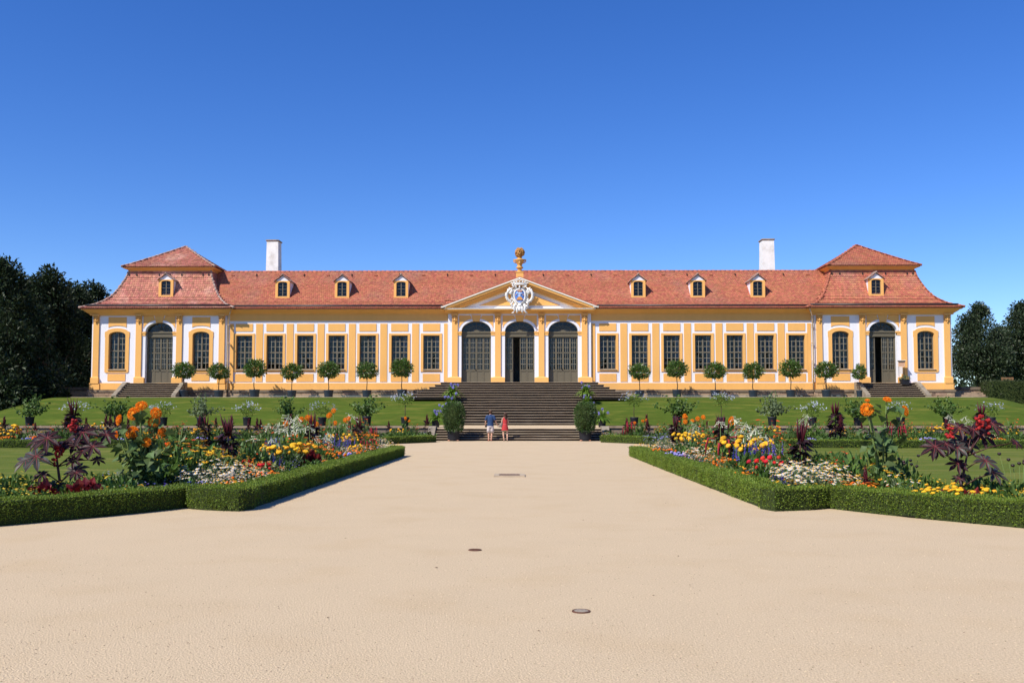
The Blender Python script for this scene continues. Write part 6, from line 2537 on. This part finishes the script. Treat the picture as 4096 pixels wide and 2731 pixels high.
# ---- filler between the named plants of the front beds
FK = ['tagetes', 'orange', 'green', 'lantana', 'yellowmat', 'alyssum', 'zinnia', 'greybush', 'orange', 'cosmos', 'green', 'green', 'rudbeckia', 'tagetes', 'daisy', 'green', 'ageratum']
FL = {'tagetes': "small orange marigolds filling a gap in the %s front bed", 'orange': "orange flowers mixed into the %s front bed", 'green': "leafy green filler plant in the %s front bed", 'lantana': "small yellow flowered bush in the %s front bed",
      'yellowmat': "low yellow cushion filling a gap in the %s front bed", 'alyssum': "low white cushion filling a gap in the %s front bed", 'zinnia': "red orange zinnias mixed into the %s front bed", 'greybush': "grey leaved filler bush in the %s front bed",
      'salvia': "blue spiked filler plant in the %s front bed", 'cosmos': "loose white flowers mixed into the %s front bed", 'viola': "low indigo flowers filling a gap in the %s front bed", 'rudbeckia': "yellow dark centred flowers mixed into the %s front bed",
      'ageratum': "low lilac flowers in the %s front bed", 'daisy': "white daisies filling a gap in the %s front bed", 'nicotiana': "white tobacco flowers mixed into the %s front bed"}
for s in (-1, 1):
    side = "left" if s < 0 else "right"
    done = [(x, y) for x, y, _ in USED if x * s > 0]
    n = 0
    for _ in range(5000):
        if n > 150:
            break
        x, y = rng.uniform(4.7, 11.4), rng.uniform(10.4, 34)
        if not inside(BED, x, y) or any((s * x - a) ** 2 + (y - b) ** 2 < .29 ** 2 for a, b in done):
            continue
        k = FK[int(rng.integers(len(FK)))]
        if y < 17 and x > 6.3:
            k = 'green' if rng.uniform() < .4 else ('lantana' if s < 0 else 'lantana_pale')
        if y > 20 and x > 5.9 and rng.uniform() < .5:
            k = ['zinnia', 'green', 'green', 'nicotiana', 'greybush', 'green', 'cosmos'][int(rng.integers(7))]
        if k in ('zinnia', 'rudbeckia', 'nicotiana') and x < 5.8:
            k = 'tagetes'
        done.append((s * x, y))
        if y > 17 or x < 5.7:
            zone = ("hedge side" if x < 5.7 else "lawn side") + (", near end" if y < 17 else ", near third" if y < 22 else ", middle" if y < 28 else ", far end")
        else:
            front = min(v for v in np.linspace(10, 18, 81) if inside(BED, x, v))
            zone = ("against the hedge" if y - front < .6 else "second row" if y - front < 1.3 else "third row" if y - front < 2.1 else "by the lawn")
            zone += ", " + ("at the corner" if x < 6.3 else "below the sunflower" if x < 6.9 else "beside the castor stem" if x < 7.5 else "outside the castor plant" if x < 8.2 else "towards the picture edge" if x < 9.2 else "at the picture edge")
        T = plant(k, s * x, y, rng.uniform(.75, 1.1) * (1.5 if x > 5.9 and y > 19 and k == 'green' else .8 if k == 'nicotiana' else 1), FL.get(k, FL['lantana']) % side + ", " + zone, "filler %s in the %s front bed" % (NAMES[k][0].replace('_', ' ').replace('bush', 'bushe') + "s", side))
        n += 1
    # low ground cover so that no soil shows
    g = Geo()
    P = []
    for _ in range(14000):
        x, y = rng.uniform(4.6, 11.5), rng.uniform(10.4, 34.2)
        if inside(BED, x, y):
            P.append((s * x, y, .02 + rng.uniform(0, .26)))
    P = np.array(P)
    g.scatter(LEAF, P, frames(np.column_stack([rng.normal(0, 1, (len(P), 2)), rng.uniform(.1, .9, len(P))]), True, .6), rng.uniform(.05, .11, len(P)), G['grn'])
    part("bed_foliage", g, None, 'stuff')

# ---- rear beds below the retaining wall
RK = ['zinnia', 'orange', 'tagetes', 'rudbeckia', 'daisy', 'yellowmat', 'alyssum', 'greybush', 'green', 'lantana', 'green', 'ageratum', 'marigold', 'amaranth', 'plume', 'nicotiana', 'green', 'zinnia']
RL = {'zinnia': "vermilion zinnias in the %s rear bed", 'orange': "orange flowers in the %s rear bed", 'tagetes': "low orange marigolds behind the far hedge on the %s",
      'rudbeckia': "yellow dark centred flowers in the %s rear bed", 'daisy': "white daisies in the %s rear bed", 'yellowmat': "low yellow cushion behind the far hedge on the %s", 'alyssum': "low white cushion behind the far hedge on the %s",
      'greybush': "grey lavender bush in the %s rear bed", 'green': "leafy green plant in the %s rear bed", 'lantana': "yellow dotted green bush in the %s rear bed", 'salvia': "blue salvia spikes in the %s rear bed", 'ageratum': "lilac cushion behind the far hedge on the %s",
      'marigold': "yellow marigold bush in the %s rear bed", 'amaranth': "hanging red amaranth in the %s rear bed", 'plume': "dark maroon plume in the %s rear bed", 'nicotiana': "white tobacco flowers in the %s rear bed"}
LOW = {'tagetes', 'yellowmat', 'alyssum', 'ageratum'}
for s in (-1, 1):
    side = "left" if s < 0 else "right"
    edge = lambda x: 43.95 if x > 11.5 else (43.95 + (11.5 - x) * .95 if x > 7.2 else 48.4 + (7.2 - x) * 1.62)
    x = 5.3
    i = 0
    while x < 27:
        y0 = edge(x) + .25
        row = 0
        while y0 < 56.6 and row < 4:
            k = RK[int(rng.integers(len(RK)))]
            if row == 0 and k not in LOW:
                k = ['tagetes', 'yellowmat', 'alyssum', 'ageratum'][int(rng.integers(4))]
            if row > 0 and k in LOW:
                k = 'zinnia' if rng.uniform() < .5 else 'green'
            if row > 1 and rng.uniform() < .25:
                k = 'plume'
            plant(k, s * (x + rng.uniform(-.25, .25)), y0 + rng.uniform(-.2, .2), rng.uniform(1.05, 1.5) * (1.25 if row == 0 else 1), RL[k] % side + ", %s row, %s" % (("front", "second", "third", "back")[row], "near the stairs" if x < 8 else "by the slanting hedge" if x < 12 else "beyond the lawn" if x < 19 else "far out"), "%s in the %s rear bed" % (NAMES[k][0].replace('_', ' ').replace('bush', 'bushe') + "s", side))
            y0 += [1.2, 2.3, 3.0, 3.5][row]
            row += 1
        x += .78
    g = Geo()
    n = 9000
    X = rng.uniform(4.9, 30, n)
    Y = rng.uniform(44, 56.9, n)
    ok = np.array([yy > edge(xx) + .1 for xx, yy in zip(X, Y)])
    P = np.column_stack([s * X[ok], Y[ok], rng.uniform(.03, .4, ok.sum())])
    g.scatter(LEAF, P, frames(np.column_stack([rng.normal(0, 1, (len(P), 2)), rng.uniform(.1, .9, len(P))]), True, .6), rng.uniform(.14, .3, len(P)), G['grn'])
    part("bed_foliage", g, None, 'stuff')
many([('dracaena', 180, 250, -14.2, "dark dracaena left of the tall one, standing in the left rear bed"), ('smallsun', 2250, 245, -6.9, "orange sunflowers close beside the left foot of the stairs")], LB)
plant('dracaena', px_x(LA(800, 0)[0], 46), 46, 1.55, "dark dracaena in front of the plumbago pot, left rear bed")
plant('dracaena', px_x(RB(365, 0)[0], 46), 46, 1.5, "dark dracaena in the right rear bed, left of the right sunflower")
plant('dracaena', px_x(RB(1900, 0)[0], 50), 50, 1.5, "dark dracaena in the right rear bed, above the right castor plant")
plant('marigold', px_x(LA(90, 0)[0], 45.5), 45.5, 1.7, "bright yellow marigold bush in the rear bed at the left edge")
plant('marigold', px_x(LA(1040, 0)[0], 53), 53, 1.6, "yellow marigolds in the rear bed above the left castor plant")
plant('marigold', px_x(RB(1560, 0)[0], 52), 52, 1.6, "yellow marigolds in the rear bed left above the right castor plant")
plant('smallsun', px_x(RA(540, 0)[0], 50), 51, 1.1, "loose orange flowered plant close beside the right foot of the stairs")

# ------------------------------------------------------------------ sign and planter by the right pavilion door
SIGNP = mat("sign_pink_board", (0.66, 0.42, 0.27), 0.7)
SIGNW = mat("sign_paper", (0.74, 0.66, 0.58), 0.7)
SIGNT = mat("sign_lettering", (0.45, 0.20, 0.10), 0.7)
xs_, ysg = px_x(3609, 71.2), 71.2
T = thing("door_sign", "small notice board under a little roof by the right pavilion door", "sign", (xs_, ysg, Z0 - .01))
g = Geo()
g.box(xs_ - .30, xs_ + .30, ysg - .10, ysg + .14, 5.62, 5.66, TRIM)
g.box(xs_ - .27, xs_ + .27, ysg - .06, ysg + .10, 5.56, 5.62, LEDGE)
part("roof", g, T)
g = Geo()
g.box(xs_ - .25, xs_ + .25, ysg, ysg + .03, 5.16, 5.56, SIGNP)
part("board", g, T)
for k in range(2):
    g = Geo()
    for q in range(6):
        g.box(xs_ - .2 + q * .068, xs_ - .2 + q * .068 + .052, ysg - .006, ysg, 5.42 - k * .12, 5.455 - k * .12, SIGNT)
    part("lettering", g, T, 'stuff')
g = Geo()
g.box(xs_ - .14, xs_ + .06, ysg + .005, ysg + .04, 4.62, 5.15, SIGNW)
part("poster", g, T)
g = Geo()
for q in (-.2, .2):
    g.tube([(xs_ + q, ysg + .05, Z0 - .01), (xs_ + q, ysg + .05, 5.6)], .02, METAL, 6)
part("posts", g, T, 'stuff')
T = thing("door_planter", "dark planter of trailing grey green foliage by the right pavilion door", "planter", (xs_ + .02, 70.75, 3.80))
g = Geo()
n = 420
d = sph(n, True)
P = d * np.array([.42, .3, .3]) * rng.uniform(.5, 1, (n, 1)) + np.array([0.05, 0, .38])
g.scatter(LEAFN, P, frames(unit(d + rng.normal(0, .6, (n, 3)) + np.array([0, 0, -.3])), True, .8), rng.uniform(.07, .13, n), G['gry'])
local("leaves", g, T)
g = Geo()
g.rings([(-.24, .24, -.2, .2, 0), (-.3, .3, -.24, .24, .4), (-.27, .27, -.21, .21, .4), (-.27, .27, -.21, .21, .36)], POTD)
local("tub", g, T)

# ------------------------------------------------------------------ the couple at the foot of the stairs
SKIN = mat("skin", (0.55, 0.30, 0.20), 0.6, spec=.3)
SKINF = mat("skin_fair", (0.60, 0.36, 0.25), 0.6, spec=.3)
HAIRM = mat("hair_brown", (0.085, 0.042, 0.022), 0.55, var=.25, vs=60, bump=.4, bs=120)
HAIRW = mat("hair_dark_brown", (0.06, 0.028, 0.018), 0.5, var=.25, vs=60, bump=.4, bs=120)
NAVY = mat("navy_cotton", (0.022, 0.052, 0.135), 0.9, var=.1, vs=14, bump=.5, bs=14)
SHORT = mat("pale_shorts", (0.52, 0.46, 0.44), 0.9, var=.08, vs=12, bump=.5, bs=14)
REDC = mat("red_dress", (0.43, 0.036, 0.038), 0.85, var=.08, vs=12, bump=.4, bs=14)
BELT = mat("dress_belt", (0.55, 0.14, 0.12), 0.7)
SHOE = mat("red_brown_shoe", (0.20, 0.04, 0.03), 0.6)
SHOED = mat("dark_shoe", (0.05, 0.02, 0.02), 0.6)
BAG = mat("taupe_leather", (0.20, 0.16, 0.13), 0.5, var=.1)
CAMM = mat("camera_black", (0.012, 0.012, 0.014), 0.5)


def skin_body(name, joints, edges, m, parent):
    """one continuous skin: joints = {name: (x, y, z, rx, ry)}"""
    keys = list(joints)
    me = bpy.data.meshes.new(name)
    me.from_pydata([joints[k][:3] for k in keys], [(keys.index(a), keys.index(b)) for a, b in edges], [])
    o = bpy.data.objects.new(name, me)
    COL.objects.link(o)
    o.parent = parent
    o.modifiers.new("skin", 'SKIN').use_smooth_shade = True
    if not me.skin_vertices:
        bpy.context.view_layer.objects.active = o
        bpy.ops.mesh.customdata_skin_add()
    for i, k in enumerate(keys):
        sv = me.skin_vertices[0].data[i]
        j = joints[k]
        sv.radius = (j[3], j[4] if len(j) > 4 else j[3])
        sv.use_root = k == 'pelvis'
    sub = o.modifiers.new("sub", 'SUBSURF')
    sub.levels = sub.render_levels = 2
    me.materials.append(m)
    return o


def hand(J, E, pre, wrist, elbow, side):
    """palm and five bent fingers hanging from the wrist"""
    w = np.array(wrist)
    d = unit(w - np.array(elbow))
    out = np.array([1.0, 0, 0]) * side
    fwd = unit(np.array([0, 1.0, 0]) - d * d[1])
    palm = w + d * .06
    J[pre + 'palm'] = (*palm, .024, .034)
    E.append((pre + 'wrist', pre + 'palm'))
    for i, (off, L) in enumerate(((.028, .072), (.010, .082), (-.010, .076), (-.027, .060))):
        b = palm + d * .035 + fwd * off
        k = b + d * L * .5
        t = k + d * L * .4 - out * L * .28
        for nm, p, r in (('a', b, .0095), ('b', k, .009), ('c', t, .0075)):
            J[pre + 'f%d%s' % (i, nm)] = (*p, r)
        E += [(pre + 'palm', pre + 'f%da' % i), (pre + 'f%da' % i, pre + 'f%db' % i), (pre + 'f%db' % i, pre + 'f%dc' % i)]
    b = w + d * .03 + fwd * .036
    t = b + d * .045 + fwd * .02
    J[pre + 'ta'] = (*b, .011)
    J[pre + 'tb'] = (*t, .0085)
    E += [(pre + 'wrist', pre + 'ta'), (pre + 'ta', pre + 'tb')]


def oval_loft(g2, rows, m, n=18, cap=True):
    """rows of (cx, cy, z, rx, ry)"""
    V = []
    for cx_, cy_, z, rx, ry in rows:
        V += [(cx_ + rx * math.cos(t), cy_ + ry * math.sin(t), z) for t in np.arange(n) * 2 * PI / n]
    F = [(i * n + j, i * n + (j + 1) % n, (i + 1) * n + (j + 1) % n, (i + 1) * n + j) for i in range(len(rows) - 1) for j in range(n)]
    if cap:
        F.append(tuple(len(V) - n + j for j in range(n)))
    g2.add(V, F, m, True)


def head(J, E, z, lean=0.0, k=1.0):
    J['neck'] = (0, .01, z, .052 * k, .052 * k)
    J['chin'] = (lean * .3, .035, z + .085, .058 * k, .062 * k)
    J['skull'] = (lean, .02, z + .165, .074 * k, .088 * k)
    J['crownp'] = (lean, .012, z + .225, .060 * k, .070 * k)
    J['nose'] = (lean * .6, .125, z + .115, .012, .012)
    J['nosebr'] = (lean * .6, .10, z + .15, .016, .014)
    J['earl'] = (lean - .083 * k, .02, z + .13, .013, .02)
    J['earr'] = (lean + .083 * k, .02, z + .13, .013, .02)
    E += [('neck', 'chin'), ('chin', 'skull'), ('skull', 'crownp'), ('skull', 'nosebr'), ('nosebr', 'nose'), ('skull', 'earl'), ('skull', 'earr')]


# man: seen from behind, weight on the left leg
mx, my = px_x(1962, 54.85), 54.72
M_ = thing("person", "man from behind in navy polo shirt and pale shorts, reaching for the woman's hand", "person", (mx, my, 0))
J = {'pelvis': (0, 0, .93, .125, .10), 'waist': (0, .0, 1.08, .12, .095), 'chest': (0, .0, 1.30, .145, .105), 'shl': (-.17, .0, 1.44, .06), 'shr': (.17, .0, 1.44, .06), 'coll': (0, .0, 1.455, .085, .07),
     'hipl': (-.09, 0, .88, .09), 'hipr': (.09, 0, .88, .09), 'kneel': (-.10, .02, .50, .058), 'kneer': (.085, .05, .50, .058), 'calfl': (-.10, -.01, .36, .056), 'calfr': (.075, .0, .37, .056), 'ankl': (-.095, -.02, .09, .038), 'ankr': (.05, -.03, .10, .038),
     'heell': (-.095, -.05, .045, .036, .03), 'toel': (-.115, .15, .03, .038, .022), 'heelr': (.045, -.06, .05, .036, .03), 'toer': (.075, .13, .03, .038, .022),
     'elbl': (-.27, -.03, 1.17, .042), 'lwrist': (-.30, .06, .94, .028), 'elbr': (.30, -.02, 1.17, .042), 'rwrist': (.385, .07, .96, .028)}
E = [('pelvis', 'waist'), ('waist', 'chest'), ('chest', 'coll'), ('coll', 'shl'), ('coll', 'shr'), ('coll', 'neck'), ('shl', 'elbl'), ('elbl', 'lwrist'), ('shr', 'elbr'), ('elbr', 'rwrist'),
     ('pelvis', 'hipl'), ('pelvis', 'hipr'), ('hipl', 'kneel'), ('kneel', 'calfl'), ('calfl', 'ankl'), ('ankl', 'heell'), ('heell', 'toel'), ('hipr', 'kneer'), ('kneer', 'calfr'), ('calfr', 'ankr'), ('ankr', 'heelr'), ('heelr', 'toer')]
head(J, E, 1.52)
hand(J, E, 'l', J['lwrist'][:3], J['elbl'][:3], -1)
hand(J, E, 'r', J['rwrist'][:3], J['elbr'][:3], 1)
skin_body("body", J, E, SKIN, M_)
g = Geo()
oval_loft(g, [(0, 0, .88, .195, .145), (0, 0, .95, .188, .142), (0, 0, 1.08, .172, .13), (0, 0, 1.2, .188, .135), (0, 0, 1.32, .205, .14), (0, 0, 1.42, .205, .125), (0, 0, 1.475, .15, .10), (0, .01, 1.515, .075, .075), (0, .01, 1.55, .07, .07)], NAVY, cap=False)
for q in (-1, 1):
    g.tube([(q * .08, 0, 1.45), (q * .17, 0, 1.435), (q * .215, -.01, 1.36), (q * .24, -.015, 1.28), (q * .262, -.02, 1.20)], [.07, .092, .09, .082, .084], NAVY, 10)
local("polo_shirt", g, M_)
g = Geo()
oval_loft(g, [(0, 0, .80, .178, .14), (0, 0, .92, .178, .135)], SHORT, cap=False)
for q, kx, ky in ((-1, -.105, .015), (1, .095, .04)):
    g.tube([(q * .085, 0, .86), (q * .093, .0, .78), (kx, ky * .5, .62), (kx * 1.02, ky, .50)], [.10, .108, .104, .108], SHORT, 12)
local("shorts", g, M_)
g = Geo()
oval_loft(g, [(0, .0, 1.60, .062, .04), (0, -.012, 1.64, .082, .082), (0, -.005, 1.70, .092, .105), (0, .005, 1.76, .084, .10), (0, .01, 1.80, .055, .07), (0, .01, 1.815, .01, .01)], HAIRM)
n = 240
d = sph(n)
d[:, 1] = -np.abs(d[:, 1]) * .7 + .2
P = np.array([0, .0, 1.71]) + d * np.array([.09, .102, .1])
g.scatter(FLEAF, P, frames(d * .4 + np.array([0, -.1, -.6]), True, .5), rng.uniform(.03, .05, n), HAIRM)
local("hair", g, M_)
for q, (hx, hy, tx, ty) in ((-1, (-.095, -.06, -.118, .17)), (1, (.045, -.07, .078, .15))):
    g = Geo()
    oval_loft(g, [((hx + tx) / 2, (hy + ty) / 2, .0, .05, .145), ((hx + tx) / 2, (hy + ty) / 2, .035, .052, .148), ((hx + tx) / 2, (hy + ty) / 2 - .02, .065, .045, .115)], SHOE)
    local("shoe", g, M_)
g = Geo()
g.tube([(-.322, .055, .965), (-.30, .03, .965), (-.278, .05, .965), (-.29, .085, .965), (-.315, .085, .965), (-.322, .055, .965)], .008, CAMM, 5)
local("wristwatch", g, M_)
T = thing("camera_bag", "small black camera held low in the man's left hand", "camera", (mx - .25, my + .08, .80))
g = Geo()
g.rings([(-.055, .055, -.04, .04, 0), (-.065, .065, -.05, .05, .02), (-.065, .065, -.05, .05, .09), (-.045, .045, -.04, .04, .11)], CAMM)
local("case", g, T)
g = Geo()
g.tube([(0, -.05, .05), (0, -.1, .05)], .035, CAMM, 10)
local("lens", g, T)

# woman: long hair, sleeveless red dress, bag on her left shoulder
wx, wy = px_x(2020, 54.85), 54.74
F_ = thing("person", "woman from behind with long brown hair in sleeveless red dress", "person", (wx, wy, 0))
J = {'pelvis': (0, 0, .86, .115, .095), 'waist': (0, .0, 1.02, .09, .075), 'chest': (0, .0, 1.20, .115, .085), 'shl': (-.135, .0, 1.33, .045), 'shr': (.135, .0, 1.33, .045), 'coll': (0, .0, 1.345, .065, .055),
     'hipl': (-.08, 0, .82, .08), 'hipr': (.08, 0, .82, .08), 'kneel': (-.095, .01, .46, .05), 'kneer': (.13, .03, .46, .05), 'calfl': (-.09, -.015, .34, .048), 'calfr': (.135, -.02, .34, .048), 'ankl': (-.055, -.02, .09, .031), 'ankr': (.135, -.06, .10, .031),
     'heell': (-.05, -.045, .045, .03, .026), 'toel': (-.045, .13, .026, .033, .02), 'heelr': (.135, -.085, .055, .03, .026), 'toer': (.175, .07, .026, .033, .02),
     'elbl': (-.185, -.02, 1.08, .034), 'lwrist': (-.20, .09, .90, .023), 'elbr': (.19, .03, 1.07, .034), 'rwrist': (.15, .17, 1.00, .023)}
E = [('pelvis', 'waist'), ('waist', 'chest'), ('chest', 'coll'), ('coll', 'shl'), ('coll', 'shr'), ('coll', 'neck'), ('shl', 'elbl'), ('elbl', 'lwrist'), ('shr', 'elbr'), ('elbr', 'rwrist'),
     ('pelvis', 'hipl'), ('pelvis', 'hipr'), ('hipl', 'kneel'), ('kneel', 'calfl'), ('calfl', 'ankl'), ('ankl', 'heell'), ('heell', 'toel'), ('hipr', 'kneer'), ('kneer', 'calfr'), ('calfr', 'ankr'), ('ankr', 'heelr'), ('heelr', 'toer')]
head(J, E, 1.40, .02, .93)
hand(J, E, 'l', J['lwrist'][:3], J['elbl'][:3], -1)
hand(J, E, 'r', J['rwrist'][:3], J['elbr'][:3], 1)
skin_body("body", J, E, SKINF, F_)
g = Geo()
oval_loft(g, [(0, -.005, .62, .205, .165), (0, -.005, .68, .20, .162), (0, -.005, .82, .178, .148), (0, -.005, .92, .15, .13), (0, 0, .985, .128, .11), (0, 0, 1.06, .13, .11), (0, 0, 1.18, .15, .118), (0, 0, 1.28, .142, .10), (0, 0, 1.345, .115, .08), (0, 0, 1.372, .085, .065)], REDC, cap=False)
local("dress", g, F_)
g = Geo()
oval_loft(g, [(0, 0, .975, .133, .114), (0, 0, 1.0, .134, .115)], BELT, cap=False)
local("belt", g, F_)
g = Geo()
oval_loft(g, [(.045, -.085, 1.22, .03, .02), (.04, -.07, 1.30, .065, .04), (.03, -.04, 1.42, .082, .07), (.022, -.012, 1.50, .085, .09), (.02, 0, 1.57, .086, .098), (.02, .01, 1.63, .074, .088), (.02, .01, 1.665, .045, .055), (.02, .01, 1.675, .008, .01)], HAIRW)
n = 260
t = rng.uniform(0, 1, n)
a = rng.uniform(PI, 2 * PI, n)
P = np.column_stack([.025 + .085 * np.cos(a) * (1 - .3 * t) + .05 * t, -.01 + .09 * np.sin(a), 1.62 - .28 * t])
g.scatter(FLEAF, P, frames(np.column_stack([rng.normal(.12, .15, n), rng.normal(-.1, .1, n), -np.ones(n)]), False), rng.uniform(.07, .13, n)[:, None] * np.array([.45, 1, .5]), HAIRW)
local("hair", g, F_)
for hx, hy, tx, ty in ((-.05, -.05, -.044, .15), (.135, -.09, .178, .09)):
    g = Geo()
    oval_loft(g, [((hx + tx) / 2, (hy + ty) / 2, .0, .042, .12), ((hx + tx) / 2, (hy + ty) / 2, .028, .044, .122), ((hx + tx) / 2, (hy + ty) / 2 - .02, .05, .036, .09)], SHOED)
    local("shoe", g, F_)
T = thing("handbag", "taupe leather handbag hanging from the woman's left shoulder", "handbag", (wx - .26, wy - .03, .80))
g = Geo()
oval_loft(g, [(.02, 0, 0, .10, .045), (.0, 0, .03, .135, .065), (.02, 0, .12, .12, .06), (.06, 0, .22, .07, .045), (.10, 0, .30, .03, .025)], BAG)
local("bag", g, T)
g = Geo()
g.tube([(.10, 0, .28), (.12, -.05, .42), (.13, -.05, .53), (.135, .0, .575), (.14, .05, .53), (.10, .04, .3)], .011, BAG, 5)
local("strap", g, T)
